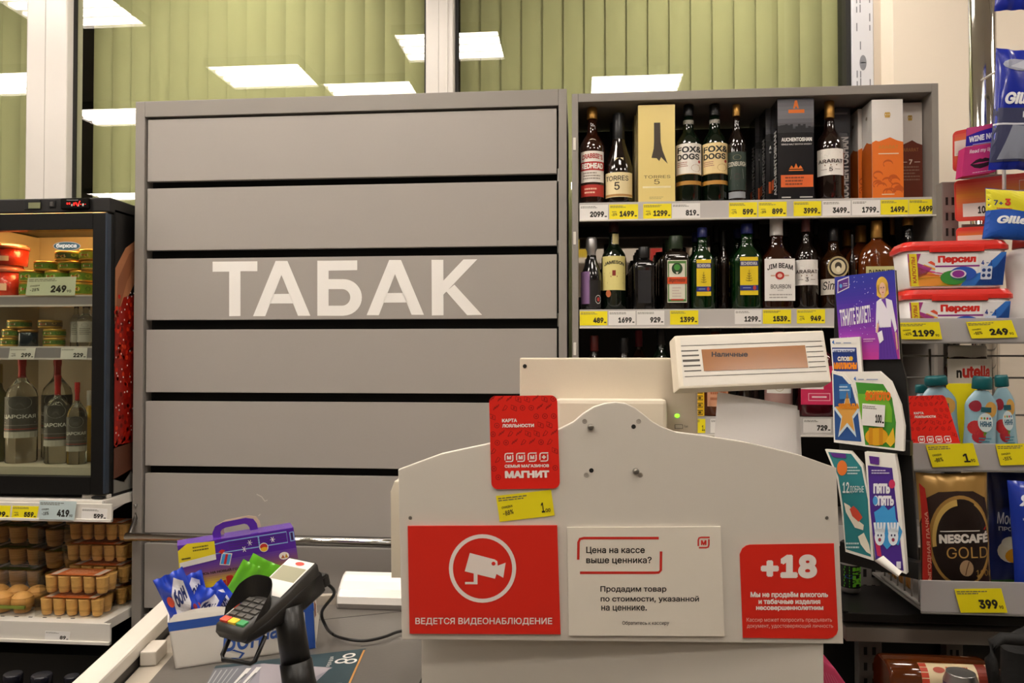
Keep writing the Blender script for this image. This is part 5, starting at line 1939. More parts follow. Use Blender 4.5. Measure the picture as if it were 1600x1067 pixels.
# food tins, caviar tubs
TINR = mat('gold tin rim', '#c8a24e', .3, metal=.7)
def tin(lab, px0, px1, py0, zb, y, cols, grp='food tins in the fridge'):
    w = X(px1, y) - X(px0, y)
    r = w / 2
    yc = y + r
    cx = X((px0 + px1) / 2, yc)
    H_ = max(.02, Z((px0 + px1) / 2, py0, yc) - zb)
    t = thing('food_tin', lab, 'tin', (cx, yc, zb + .0008), grp)
    MB().loft([(r * .96, .0015), (r, .003), (r * 1.02, .005), (r * .985, .008), (r * .985, H_ - .006), (r * 1.02, H_ - .003), (r * .99, H_), (r * .92, H_), (r * .90, H_ - .002)], TINR, 26).build('can', t, world=False)
    rn_ = random.Random(int(px0 * 7 + py0))
    def f(x, y_, h):
        a = (x - .5) * 2 * math.pi
        return Vector(((r + .0004 + h) * math.sin(a), -(r + .0004 + h) * math.cos(a), .008 + (H_ - .015) * y_))
    art_ = Art(f)
    art_.rect(0, 0, 1, 1, cols[0], n=26)
    art_.h = 1
    for q in range(8):
        x = q / 8 + .03
        art_.ell(x, .3 + .4 * rn_.random(), .035, .28, cols[1 + rn_.randrange(len(cols) - 1)], n=10)
    for q in (.44, .94):
        art_.rect(q, .28, q + .11, .72, '#e3d9bd', 2)
        art_.text('ЕДА', q + .015, .4, q + .095, .62, '#a82a22', .03, h=3) if False else art_.rect(q + .015, .42, q + .095, .58, '#b23a2a', 3)
    art_.build('paper_band', t, world=False)
    return t
GR = ['#5f8a26', '#c8b83a', '#3d6f1c', '#8fae3c']
yA = YF + .085
hs = Z(60, 445, yA) - Z(60, 461, yA)
z1 = FSH[0]
def zat(py, y):
    return Z(70, py, y)
zr1 = z1
rows = [((33, 72, 'leftmost green and yellow tin'), 443, zr1), ((72, 110, 'middle green tin'), 443, zr1), ((110, 147, 'right green and cream tin'), 443, zr1)]
zrb = zr1 + (Z(70, 443, yA + .03) - zr1) + .0002
for (a, b, lab), pt, zb in rows:
    tin(lab + ' of the bottom layer behind the large green tag', a, b, pt, zb, yA, GR)
    tin(lab + ' of the second layer on the upper fridge shelf', a, b, 425, zrb, yA + .001, GR)
zr2 = zr1 + (Z(70, 425, yA + .03) - zr1) + .0002
for a, b, pt, lab in ((55, 88, 410, 'yellow green tin, left one of the middle layer on the upper fridge shelf'), (93, 128, 410, 'green tin with cream band, middle layer on the upper fridge shelf'), (129, 160, 410, 'green tin at the right door edge, middle layer on the upper fridge shelf')):
    tin(lab, a, b, pt, zr2, yA + .002, GR)
zr3 = zr2 + (Z(70, 410, yA + .03) - zr2) + .0002
tin('topmost dark green tin with gold cream band under the oval badge', 88, 124, 394.5, zr3, yA + .003, ['#3a5626', '#7a8a36', '#c8a84a'])
tin('topmost bright green tin beside the fridge door edge', 125, 158, 392, zr3, yA + .003, ['#8aa02a', '#5f8a26', '#c8b83a'])
# caviar tubs
CAV = mat('red caviar', '#c22a16', .25, bump=.6, bscale=260, coat=.6)
def tub(lab, px0, px1, py0, py1, y, zb=None):
    w = X(px1, y) - X(px0, y)
    r = w / 2
    yc = y + r
    cx = X((px0 + px1) / 2, yc)
    zb = zb if zb else Z((px0 + px1) / 2, py1, yc)
    H_ = Z((px0 + px1) / 2, py0, yc) - zb
    t = thing('caviar_tub', lab, 'tub', (cx, yc, zb + .0008), 'red caviar tubs on the upper fridge shelf')
    MB().loft([(r * .86, .001), (r * .9, .003), (r * .96, H_ * .78)], CAV, 28).build('caviar', t, world=False)
    k = MB()
    k.loft([(r * 1.0, H_ * .79), (r * 1.02, H_ * .80), (r * 1.02, H_ * .9), (r * .97, H_ * .93), (r * .90, H_ * .94), (r * .88, H_)], mat('tub lid plastic', '#c96a55', .2, coat=.5), 28)
    k.build('lid', t, world=False)
    def f(x, y_, h):
        a = (x - .5) * 1.2
        return Vector(((r * .97 + .0006 + h) * math.sin(a), -(r * .97 + .0006 + h) * math.cos(a), H_ * (.2 + .22 * y_)))
    Art(f).rect(0, 0, 1, 1, '#f0c8b0', n=8).build('label', t, world=False)
    return t, zb + H_
t, zt1 = tub('red caviar tub with pale label at the bottom of the stack', -12, 34, 417, 441, yA + .004, FSH[0])
tub('red caviar tub with pale label on top of the stack', -12, 40, 384, 412, yA + .002, zt1)

# middle shelf: tins, jar, small bottles with silver labels
z2 = FSH[1]
hT = .028
def tin2(lab, px0, px1, level, cols, dy=.0):
    y = yA + dy
    zb = z2 + level * (hT + .0005)
    w = X(px1, y) - X(px0, y)
    top = zb + hT
    # pixel row of that top at this depth
    return tin(lab, px0, px1, 533.5 - 0 if False else py_of(top, y + w / 2), zb, y, cols, 'food tins on the middle fridge shelf')
def py_of(z, y, px=70):
    lo, hi = 0.0, 1066.0
    for _ in range(40):
        m_ = (lo + hi) / 2
        if Z(px, m_, y) > z:
            lo = m_
        else:
            hi = m_
    return lo
GD = ['#4a6a22', '#8a9a34', '#2f5018', '#6f8a2c']
tin2('dim green tin at the left edge, bottom layer of the middle fridge shelf', 3, 28, 0, GD)
tin2('green tin at the left edge, second layer of the middle fridge shelf', 6, 30, 1, GD, .001)
tin2('green tin with orange end, topmost at left of the middle fridge shelf', 14, 46, 2, GD, .002)
tin2('green tin right of the dark jar, bottom layer of the middle fridge shelf', 70, 99, 0, GD)
tin2('green tin right of the dark jar, second layer of the middle fridge shelf', 70, 100, 1, GD, .001)
tin2('brown green tin, topmost right of the dark jar on the middle fridge shelf', 62, 94, 2, ['#5a4a2c', '#4a6a22', '#b08a4a'], .002)
jr = (X(57, yA) - X(31, yA)) / 2
jt = thing('dark_jar', 'dark glass jar with gold lid between the tins on the middle fridge shelf', 'jar', (X(44, yA + jr - .012), yA + jr - .012, z2 + .0008))
jh = Z(44, 516, yA + jr) - z2
MB().loft([(jr * .9, 0), (jr, .003), (jr, jh * .8), (jr * .92, jh * .86)], mat('dark jar glass', '#14202a', .1, coat=.4), 24).build('jar_glass', jt, world=False)
MB().loft([(jr * .98, jh * .86), (jr * 1.04, jh * .87), (jr * 1.04, jh * .98), (jr, jh)], GOLD, 24).build('lid', jt, world=False)
def silv(a):
    a.frame(.06, .03, .94, .97, .05, '#6f6b66')
    a.small(.2, .35, .8, .7, 4, '#77726c', 7)
    a.rect(.1, .14, .9, .18, '#8a2f2a')
    a.ell(.5, .82, .18, .09, '#8f8b86', n=14)
VODG = mat('vodka glass', '#f3f6f3', .02, trans=1.0, ior=1.33)
for a, b, lab in ((111, 127, 'small clear bottle with grey label, left of the pair on the middle fridge shelf'), (122, 147, 'small clear bottle with grey label, right of the pair on the middle fridge shelf')):
    bottle('vodka_bottle', lab, a, b, 472, z2, yA + (.03 if a < 115 else -.01), WHISKY, VODG, mat('dark red cap', '#3a0f0c', .35), [dict(z0=.10, z1=.56, bg='#b5b0a8', draw=silv, arc=120)], group='small bottles on the middle fridge shelf')

# lower compartment: clear vodka bottles with dark labels
def tsar(a):
    a.ell(.5, .86, .30, .17, '#b9b6a6', 1, 22)
    a.ring(.5, .86, .27, .15, .03, '#3f3d38', 2, 22)
    a.ell(.52, .90, .09, .06, '#3f3d38', 2, 12)
    a.poly([(.38, .76), (.62, .76), (.56, .86), (.46, .86)], '#57554e', 2)
    a.text('ЦАРСКАЯ', .08, .46, .92, .57, '#d8d5cb', .02, h=2)
    a.rect(.1, .36, .9, .385, '#c9c6bc', 2)
    a.rect(0, .20, 1, .225, '#8f3a33', 2, 8)
    a.rect(0, .0, 1, .15, '#a9a59a', 2, 8)
    a.rect(0, .30, 1, .315, '#7f7c73', 2, 8)
REDC = mat('red seal cap', '#b3201c', .35)
VOD = ([(.93, 0), (1, .012), (1, .56), (.985, .60), (.88, .66), (.56, .715), (.30, .76), (.22, .80), (.21, .85)], [(.235, .77), (.235, .80), (.23, .86), (.27, .89), (.27, .99), (.24, 1)])
GV = 'clear vodka bottles in the lower fridge'
v1 = bottle('vodka_bottle', 'tallest clear vodka bottle with dark oval portrait label, left in the lower fridge', 14, 56, 551, zfl, YF + .09, VOD, VODG, REDC, [dict(z0=.23, z1=.60, bg='#43413c', draw=tsar, arc=150)], group=GV)
behind(v1, .035, .12, 'tall clear vodka bottle standing behind the tallest one in the lower fridge')
bottle('vodka_bottle', 'medium clear vodka bottle with red capsule, middle of the lower fridge', 74, 108, 586, zfl, YF + .09, VOD, VODG, REDC, [dict(z0=.20, z1=.66, bg='#43413c', draw=tsar, arc=150)], group=GV)
bottle('vodka_bottle', 'clear vodka bottle with orange topped red capsule beside the door edge', 108, 135, 597, zfl, YF + .085, VOD, VODG, REDC, [dict(z0=.16, z1=.58, bg='#504d48', draw=tsar, arc=150)], group=GV)
bottle('wine_bottle', 'olive green bottle with gold foil neck at the left edge of the lower fridge', -22, 14, 568, zfl, YF + .11, WINE, mat('olive glass', '#4a4a2a', .08, spec=.6), mat('olive foil', '#a3935a', .35, metal=.5), [dict(z0=.66, z1=.76, bg='#bdb394', half=.012, shape='ell', rf=.9)], group=GV)
bottle('vodka_bottle', 'yellow bottle half hidden behind the fridge door edge', 128, 152, 610, zfl, YF + .15, VOD, mat('yellow liqueur', '#b08a1c', .1), WCAP, group=GV)

# ------------------------------------------------------------------ steel shelving under the fridge with packs of tartlets
YS = 2.165
sxr = X(183, YS)
if sxr > -1.40:
    sxr = -1.402
sxl = sxr - 1.3
RACK = thing('store_shelving', 'white steel shelving under the fridge with price rails and dark base', 'shelving', ((sxl + sxr) / 2, 2.4, 0))
zS1, zS2 = FZB - .0008, Z(100, 972, YS)
MB().box((sxl, YS + .006, zS1 - .028), (sxr, 2.72, zS1), SHELFW, .002).build('shelf', RACK)
rm = MB().box((sxl, YS - .004, Z(100, 814, YS)), (X(178, YS), YS + .004, Z(100, 786, YS)), SHELFW, .0015)
rm.box((sxl, YS - .008, Z(100, 814, YS)), (X(178, YS), YS + .004, Z(100, 809.5, YS)), SHELFW, .0015)
rm.build('price_rail', RACK)
bm_ = MB().slab([Vector((sxr - .001, YS, zS1 - .045)), Vector((sxr - .001, YS + .16, zS1 - .02)), Vector((sxr - .001, YS + .16, zS1 + .0)), Vector((sxr - .001, YS, zS1 + .0))], (1, 0, 0), .003, RAILG)
bm_.build('shelf_bracket', RACK)
MB().box((sxl, YS + .002, zS2 - .03), (sxr, 2.72, zS2), SHELFW, .002).build('shelf', RACK)
fm = MB()
fm.box((sxl, YS - .006, Z(100, 1004, YS)), (X(178, YS) , YS + .002, zS2 + .001), SHELFW, .0015)
fm.box((sxl, YS - .012, Z(100, 1004, YS)), (X(178, YS), YS + .002, Z(100, 999, YS)), SHELFW, .0015)
fm.build('price_rail', RACK)
ho = MB()
for k in range(12):
    x = sxr - .12 - k * .045
    ho.box((x, YS + .03, zS2 + .0002), (x + .012, YS + .034, zS2 + .0008), BLACK)
ho.build('slots', RACK)
MB().box((sxl, 2.72, 0), (sxr, 2.74, 1.2), mat('dark rack back', '#2a2320', .6)).build('back_panel', RACK)
MB().box((sxl, YS + .06, 0), (sxr, 2.715, zS2 - .12), mat('dark rack base', '#191715', .5), .002).build('base', RACK)
RP2 = WALLP(YS - .004)
def rowt(c, pr, lab, col, disc=None, big=False, w=None):
    price_tag(RP2, c, pr, lab, disc=disc, col=col, group='price tags under the fridge', big=big, prx=w)
rowt([(-34, 810), (15, 810.5), (17, 790), (-32, 789)], '799', 'yellow price tag reading 799 cut by the left picture edge under the fridge', YEL)
rowt([(18, 810.5), (57, 811), (61, 791), (20, 790)], '559', 'yellow price tag reading 559 under the fridge', YEL, '-40%')
price_tag(WALLP(YS - .010), [(61, 811), (116, 812.5), (120, 783.5), (62, 781.5)], '419', 'pale blue larger price tag reading 419 under the fridge', disc='-18%', col='#c3d3d4', group='price tags under the fridge', big=True, prx=(.50, .84))
rowt([(127, 812), (167, 813), (168, 795), (128, 793.5)], '599', 'white price tag reading 599 at the right end under the fridge', TAGW)
price_tag(WALLP(YS - .006), [(70, 1000), (108, 1001.5), (110, 987), (71, 985.5)], '89', 'white price tag reading 89 on the lowest tartlet shelf', group='price tags under the fridge')

WAF = mat('baked wafer', '#e6b468', .6, bump=.4, bscale=300, vary=.12)
WAFD = mat('dark baked wafer', '#d19c54', .6, bump=.4, bscale=300, vary=.12)
def cup_prof(r, h):
    out = []
    n_ = 5
    for k in range(n_):
        z0 = h * (.30 + .70 * k / n_)
        r0 = r * (.86 + .14 * k / n_)
        out += [(r0 * .95, z0), (r0, z0 + h * .03), (r0 * .99, z0 + h * .115)]
    return [(r * .62, .001), (r * .74, h * .06), (r * .84, h * .28)] + out
TRAYS = {}
def tartlets(lab, kind, loc, rz=0):
    """clear box with stacks of tartlet cups; kind small: 5 x 2 stacks, large: 3 x 2 stacks"""
    if kind in TRAYS:
        t = copy_tree(TRAYS[kind])
        t.location = loc
        t.rotation_euler = (0, 0, R(rz))
        t['label'] = lab
        return t
    small = kind.startswith('small')
    nx, r, h, px = (5, .0185, .052, .0405) if small else (3, .030, .058, .066)
    if kind == 'large dome':
        h = .050
    t = thing('tartlet_pack', lab, 'tartlet pack', loc, 'clear packs of wafer tartlets', (0, 0, R(rz)))
    m_ = WAF if small else WAFD
    for j in range(2):
        for i in range(nx):
            mb_ = MB().loft(cup_prof(r, h), m_, 22, c=((i - (nx - 1) / 2) * px, (j - .5) * px, .002))
            mb_.build('tartlet_stack', t, world=False)
    w, d_ = nx * px, 2 * px
    if kind == 'large dome':
        dm = MB()
        for i in range(nx):
            for j in range(2):
                dm.loft([(r * 1.04, .022), (r * 1.04, h * .8), (r * .9, h * 1.05), (r * .55, h * 1.22), (r * .2, h * 1.28)], m_, 20, c=((i - (nx - 1) / 2) * px, (j - .5) * px, 0))
        dm.build('heaped_tartlets', t, world=False)
    else:
        b = MB()
        b.box((-w / 2 - .003, -d_ / 2 - .003, h + .0035), (w / 2 + .003, d_ / 2 + .003, h + .0055), PLASTIC, .0008)
        b.build('clear_lid', t, world=False)
    b = MB()
    b.box((-w / 2 - .012, -d_ / 2 - .010, h * .42), (w / 2 + .012, d_ / 2 + .010, h * .42 + .0015), PLASTIC)
    for q in ((-w / 2 - .003, -d_ / 2 - .003, -w / 2 - .002, d_ / 2 + .003), (w / 2 + .002, -d_ / 2 - .003, w / 2 + .003, d_ / 2 + .003), (-w / 2 - .003, -d_ / 2 - .003, w / 2 + .003, -d_ / 2 - .002)):
        b.box((q[0], q[1], .001), (q[2], q[3], h + .003), PLASTIC)
    b.build('clear_tray', t, world=False)
    if kind != 'large dome':
        b = MB().box((-w / 2 + .02, -d_ / 2 + .006, h + .0058), (w / 2 - .02, d_ / 2 - .006, h + .0064), mat('orange paper label' if small else 'green paper label', '#c86a32' if small else '#6f7a2c', .5))
        ar = Art(lambda x, y, l: Vector((-w / 2 + .02 + (w - .04) * x, -d_ / 2 + .006 + (d_ - .012) * y, h + .0065 + l)), b)
        ar.rect(.02, .05, .14, .95, '#d9cbbb')
        ar.rect(.86, .05, .98, .95, '#c9bba8')
        ar.small(.25, .2, .8, .8, 3, '#e8b08a', 5)
        b.build('paper_label', t, world=False)
    else:
        b = MB().box((-w / 2, -d_ / 2 - .004, h * .42 + .002), (w / 2, -d_ / 2 + .004, h * .42 + .010), mat('green paper label', '#6f7a2c', .5))
        b.build('paper_label', t, world=False)
    TRAYS[kind] = t
    return t
PH = .0585 + .0085
zs = zS2 + .001
def sx_(px, y):
    return X(px, y)
y1 = YS + .075
xa = X(124, y1)
tartlets('clear pack of ten wafer cup stacks, bottom front right under the fridge', 'small', (xa, y1, zs))
tartlets('clear pack of ten wafer cup stacks with orange label, top of the front right stack', 'small', (xa + .012, y1 + .004, zs + PH))
y2 = y1 + .115
for k, lab in enumerate(('clear wafer cup pack at the bottom behind the front right stack', 'clear wafer cup pack second from bottom behind the front right stack', 'clear wafer cup pack third from bottom behind the front right stack', 'clear wafer cup pack topmost behind the front right stack')):
    tartlets(lab, 'small', (-1.522 + (.0 if k % 2 else -.008), y2, zs + k * PH))
PL = .0645 + .0085
y3 = YS + .10
xb = X(30, y3)
tartlets('clear pack of large tartlets with heaped cups and green strip, front left under the fridge', 'large dome', (xb - .02, y3, zs))
y4 = y2 + .135
for k, lab in enumerate(('large tartlet pack at the bottom of the rear left stack', 'large tartlet pack second from bottom of the rear left stack', 'large tartlet pack third from bottom of the rear left stack', 'large tartlet pack on top of the rear left stack')):
    if zs + (k + 1) * PL > zS1 - .03:
        break
    tartlets(lab, 'large', (xb + .055, y4, zs + k * PL))
for k, lab in enumerate(('large tartlet pack at the far left bottom under the fridge', 'large tartlet pack second at the far left under the fridge', 'large tartlet pack third at the far left under the fridge', 'large tartlet pack top at the far left under the fridge')):
    if zs + (k + 1) * PL > zS1 - .03:
        break
    tartlets(lab, 'large', (xb - .165, y4 + .03, zs + k * PL))
# dark caps of bottles standing in front of the base
for k, (a, b) in enumerate(((13, 39), (56, 85), (107, 128))):
    yb = 2.05
    r = (X(b, yb) - X(a, yb)) / 2
    t = thing('soda_bottle', 'dark capped bottle by the floor, %s under the lowest shelf' % ('left' , 'middle', 'right beside the guard rail')[k], 'bottle', (X((a + b) / 2, yb), yb, .28), 'dark capped bottles below the shelving')
    zz = Z(30, 1052, yb) - .28
    MB().loft([(r * 1.6, 0), (r * 1.6, zz - .16), (r * 1.2, zz - .09), (r * .8, zz - .04), (r * .8, zz - .028)], mat('cola bottle', '#120c0c', .1), 20).build('bottle_body', t, world=False)
    MB().loft([(r, zz - .03), (r, zz - .004), (r * .9, zz)], mat('dark blue cap', '#15161f', .25), 20).build('cap', t, world=False)
cr = thing('bottle_crate', 'low black crate holding the dark capped bottles', 'crate', (X(70, 2.05), 2.05, 0))
MB().box((X(-30, 2.05), 1.96, .001), (X(150, 2.05), 2.14, .279), mat('black crate', '#111011', .5), .004).build('crate_body', cr)
# ------------------------------------------------------------------ snack and till rack at the right
RXL, RXR = .676, 1.34
Y1, Y2, Y3, YB = 1.60, 1.645, 1.70, 1.86
z_lo, z_mid, z_up = Z(1500, 952, Y1), Z(1500, 728, Y2), Z(1500, 529, Y3)
TRK = thing('till_rack', 'grey slotted till rack with clear fronted shelves of snacks at the right', 'rack', (1.0, 1.75, 0))
LIPM = pane_glass('smoky clear lip', .05, '#d9d6da', .1, ('#cfcbca', .62))
SHG = mat('grey shelf metal', '#7b7773', .4)
for (xa_, xb_, zt_) in ((X(1338, YB), X(1374, YB), Z(1350, 560, YB)), (X(1474, YB), X(1500, YB), Z(1480, 284, YB))):
    m_ = MB().box((xa_, YB, 0), (xb_, YB + .03, zt_), RACKG, .002)
    z = .3
    while z < zt_ - .03:
        m_.box((xa_ + (xb_ - xa_) * .58, YB - .0006, z), (xa_ + (xb_ - xa_) * .74, YB + .001, z + .018), HOLE)
        m_.box((xa_ + (xb_ - xa_) * .22, YB - .0006, z), (xa_ + (xb_ - xa_) * .36, YB + .001, z + .018), HOLE)
        z += .036
    m_.build('upright', TRK)
for k, (yf, z, lt, lb) in enumerate(((Y1, z_lo, 908, 957), (Y2, z_mid, 693, 734), (Y3, z_up, 497, 534))):
    xl = RXL + (.0 if k < 2 else -.006)
    MB().box((xl, yf + .005, z - .006), (RXR, YB - .002, z), SHG, .001).build('shelf', TRK)
    MB().box((xl, yf, Z(1500, lb, yf)), (RXR, yf + .004, Z(1500, lt, yf)), LIPM, .001).build('clear_lip', TRK)
    MB().box((xl, yf - .003, Z(1500, lb + 3, yf)), (RXR, yf + .004, Z(1500, lb, yf) - .0002), SHG, .001).build('lip_rail', TRK)
# wire side of the lowest basket
wm = MB()
zr = Z(1440, 906, Y1)
wm.tube([(RXL + .003, Y1 + .012, zr), (RXL + .003, Y1 + .05, zr + .004), (RXL + .003, YB - .06, zr + .028)], .0035, SHG, 8)
wm.tube([(RXL + .003, Y1 + .012, z_lo + .004), (RXL + .003, YB - .06, z_lo + .006)], .0045, SHG, 8)
for k in range(6):
    y = Y1 + .015 + k * .035
    wm.tube([(RXL + .003, y, z_lo + .004), (RXL + .003, y, zr + .002 + k * .004)], .002, SHG, 6)
wm.build('basket_side', TRK)
# wire grid behind the middle shelf
wg = MB()
for py in (556, 590, 648):
    z = Z(1500, py, YB - .012)
    wg.tube([(X(1400, YB - .012), YB - .012, z), (RXR, YB - .012, z)], .0022, RACKG, 8)
for px in (1452, 1533):
    x = X(px, YB - .012)
    wg.tube([(x, YB - .014, z_mid + .004), (x, YB - .014, Z(1500, 545, YB - .012))], .003, RACKG, 8)
wg.build('wire_grid', TRK)
# dark plinth and beam below
MB().box((X(1315, 1.66), 1.66, Z(1450, 975, 1.66)), (RXR, 1.90, Z(1450, 961, 1.66)), mat('black tray', '#171514', .35), .003).build('tray', TRK)
MB().box((X(1315, 1.68), 1.665, Z(1450, 1002, 1.68)), (RXR, 1.90, Z(1450, 980, 1.68)), mat('grey beam', '#8b847c', .35, metal=.3), .002).build('beam', TRK)
MB().box((X(1300, 1.72), 1.895, .01), (RXR, 1.915, Z(1450, 1003, 1.72)), mat('black rack base', '#0e0d0c', .5)).build('base_panel', TRK)
MB().box((X(1315, 1.66), 1.66, Z(1450, 960, 1.66) + .0), (X(1315, 1.66) + .01, 1.9, Z(1450, 958, 1.66)), DARK).build('tray_edge', TRK)
MB().box((X(1300, 1.72), 1.50, .28), (RXR, 1.894, .30), mat('black rack base', '#0e0d0c', .5)).build('lower_shelf', TRK)
# peg bars that carry the hanging goods
for z in (Z(1500, 205, YB), Z(1500, 275, YB), Z(1500, 352, YB)):
    MB().box((X(1504, YB), YB - .004, z - .008), (RXR, YB + .0, z + .002), RACKG, .001).build('peg_bar', TRK)

# chrome pillar
pr = (X(1560, 1.96) - X(1520, 1.96)) / 2
tag(MB().loft([(pr, 0), (pr, CEIL + .018)], CHROME, 40, c=(X(1540, 1.96), 1.96, .001)).build('chrome_pole'), 'polished chrome pole rising to the ceiling behind the till rack', 'pole')

# price tags in the clear lips
for yf, c, pr_, d_, lab in ((Y3, [(1408, 530), (1472, 530), (1467, 503), (1404, 504)], '1199', '-40%', 'yellow price tag reading 1199 under the red lidded tubs'),
                         (Y3, [(1518, 529), (1590, 527), (1580, 500), (1509, 503)], '249', '-50%', 'yellow price tag reading 249 at right under the red lidded tubs'),
                         (Y2, [(1457, 730), (1530, 727), (1520, 692), (1446, 695)], '1', '-88%', 'yellow price tag reading 1 under the red card on the till rack'),
                         (Y2, [(1563, 727), (1636, 725), (1628, 692), (1555, 694)], '42', '-55%', 'yellow price tag reading 42 cut by the right picture edge'),
                         (Y1, [(1501, 957), (1574, 957), (1564, 919), (1491, 920)], '399', None, 'yellow price tag reading 399 under the coffee pouch')):
    w_ = .135 * len(pr_)
    price_tag(WALLP(yf - .0035), c, pr_, lab, kop='90', disc=d_, col=YEL, group='price tags on the till rack', big=True, prx=(.84 - w_, .84))

# laundry capsule tubs
def capsule_tub(lab, px0, px1, pyl, zb, yf, rz):
    w = X(px1, yf) - X(px0, yf)
    H_ = Z((px0 + px1) / 2, pyl, yf) - zb
    dp = .11
    cx = (X(px0, yf) + X(px1, yf)) / 2
    t = thing('capsule_tub', lab, 'tub', (cx, yf + dp / 2, zb + .0008), 'red lidded laundry capsule tubs', (0, 0, R(rz)))
    hw, hd = w / 2, dp / 2
    def ring(sx, z):
        return [Vector((x, y, z)) for x, y in rr_pts(-hw * sx, -hd * sx, hw * sx, hd * sx, .022, n=5)]
    hl = H_ * .80
    MB().loft2([ring(.86, .001), ring(.875, .004), ring(.945, hl)], mat('white tub plastic', '#e5e1e0', .3), True).build('tub_body', t, world=False)
    lm = MB()
    lm.loft2([ring(.97, hl), ring(1.0, hl + .001), ring(1.0, hl + .010), ring(.98, hl + .012), ring(.955, H_ - .004), ring(.93, H_)], mat('red lid plastic', '#d42a22', .3, coat=.3), False)
    lm.box((-hw * .5, -hd * 1.0 - .002, hl - .004), (hw * .5, -hd * .98, hl + .008), mat('red lid plastic', '#d42a22', .3), .001)
    lm.build('lid', t, world=False)
    W2 = hw * .80
    def f(x, y, h):
        zz = .006 + (hl - .012) * y
        s_ = .875 + (.945 - .875) * zz / hl
        return Vector((-hw * s_ * .96 + 2 * hw * s_ * .96 * x, -hd * s_ - .0006 - h, zz))
    a = Art(f)
    a.rect(0, 0, 1, 1, '#e8e4e4')
    a.h = 1
    a.poly([(0, 0), (0, .75), (.25, .40), (.42, .18), (.5, 0)], '#e9963a')
    a.poly([(0, .15), (0, 1), (.14, 1), (.10, .72), (.25, .55), (.18, .35)], '#a83a86')
    a.poly([(.45, 0), (.62, .28), (.78, .42), (.86, .75), (.95, 1), (1, 1), (1, 0)], '#2f6fc4')
    a.poly([(.70, 0), (.80, .35), (.92, .6), (1, .95), (1, 0)], '#1d3f98')
    a.poly([(.30, 0), (.42, .25), (.60, .25), (.55, 0)], '#f0c23a')
    for k_ in range(5):
        t_ = R(128 + 14 * k_)
        a.poly([(.5, .3), (.5 + .42 * math.cos(t_), .3 + .6 * math.sin(t_)), (.5 + .42 * math.cos(t_ + .12), .3 + .6 * math.sin(t_ + .12))], ('#e2583a', '#efb03a', '#d8428a')[k_ % 3])
    a.h = 2
    a.rect(.015, 0, .095, 1, '#e8d22a')
    b = Art(lambda x, y, h: f(.035 + .04 * y, x, h), a.mb)
    b.h = 3
    b.text('КАПСУЛЫ', .1, 1, .9, 0, '#b5402c', .02)
    a.rect(.28, .42, .72, .97, '#f1eeec')
    a.h = 3
    a.text('Персил', .31, .66, .70, .92, '#d5281f', .05)
    a.rect(.28, .575, .74, .625, '#8c2f84')
    a.h = 4
    a.ell(.47, .25, .14, .22, '#3d8f3a', n=22)
    a.ell(.57, .36, .14, .22, '#2b55b5', n=22)
    a.ell(.52, .36, .085, .13, '#e6e0e4', 5, 18)
    a.ell(.52, .36, .065, .11, '#8f2f90', 6, 18)
    a.text('4', .755, .62, .785, .76, '#1d3a8a', .04)
    a.text('1', .85, .62, .865, .76, '#1d3a8a', .04)
    a.rect(.805, .67, .83, .69, '#1d3a8a')
    a.rrect(.755, .18, .87, .58, .02, '#cfd6e6', 4)
    for q in ((.785, .46), (.84, .46), (.785, .30), (.84, .30)):
        a.ell(q[0], q[1], .02, .055, '#24407f', 5, 12)
    a.build('front_print', t, world=False)
    return t, zb + H_ + .001
yt_ = Y3 + .012
t, ztop1 = capsule_tub('red lidded laundry capsule tub, lower one of the two', 1421, 1590, 452, z_up, yt_, -6)
capsule_tub('red lidded laundry capsule tub stacked on top of the other', 1418, 1584, 376, ztop1 + .0005, yt_ + .001, -5.5)
wb = thing('detergent_bottle', 'white curved detergent bottle with red cap at the right picture edge', 'bottle', (X(1606, Y3 + .06) + .012, Y3 + .07, z_up + .0008))
hh_ = Z(1600, 386, Y3 + .06) - z_up
rb = X(1632, Y3 + .06) - X(1588, Y3 + .06)
MB().loft([(rb * .8, 0), (rb * .92, .004), (rb * .95, hh_ * .3), (rb * .80, hh_ * .55), (rb * .86, hh_ * .75), (rb * .95, hh_ * .88), (rb * .6, hh_ * .97), (rb * .3, hh_)], mat('white bottle plastic', '#e9e6e4', .3), 26, dep=.7).build('bottle_body', wb, world=False)
MB().loft([(rb * .55, hh_ * .985), (rb * .58, hh_ * .99), (rb * .55, hh_ * 1.10), (rb * .5, hh_ * 1.11)], mat('red cap', '#8a2018', .4), 20).build('cap', wb, world=False)

# hazelnut spread jar, tilted, behind the fruit pouches
jy = Y2 + .105
jw = (X(1560, jy) - X(1490, jy)) / 2
jc = X(1524, jy)
jz = Z(1524, 640, jy)
JM = Matrix.Translation((jc, jy + .035, z_mid + .0015)) 
nj = thing('spread_jar', 'jar of brown spread with white label and red black lettering behind the pouches', 'jar', (jc, jy + .035, z_mid + .001))
nh = Z(1524, 540, jy) - z_mid
MB().loft([(jw * .85, 0), (jw, .008), (jw * 1.02, nh * .25), (jw * .93, nh * .5), (jw * 1.0, nh * .8), (jw * .8, nh * .90)], mat('brown spread glass', '#3a1b0d', .1, coat=.5), 28, dep=.62, ex=2.6).build('jar_glass', nj, world=False)
MB().loft([(jw * .82, nh * .89), (jw * .86, nh * .90), (jw * .86, nh * .985), (jw * .8, nh)], mat('white jar lid', '#cfc9c0', .35), 26, dep=.62).build('lid', nj, world=False)
def nf(x, y, h):
    a = (x - .5) * R(150)
    return Vector(((jw * 1.045 + h) * math.sin(a), -(jw * 1.045 + h) * math.cos(a) * .66 - .001, nh * (.38 + .50 * y)))
a = Art(nf)
a.rect(0, 0, 1, 1, '#e4ddd4', n=12)
a.h = 1
a.text('n', .20, .66, .29, .80, '#26201c', .04)
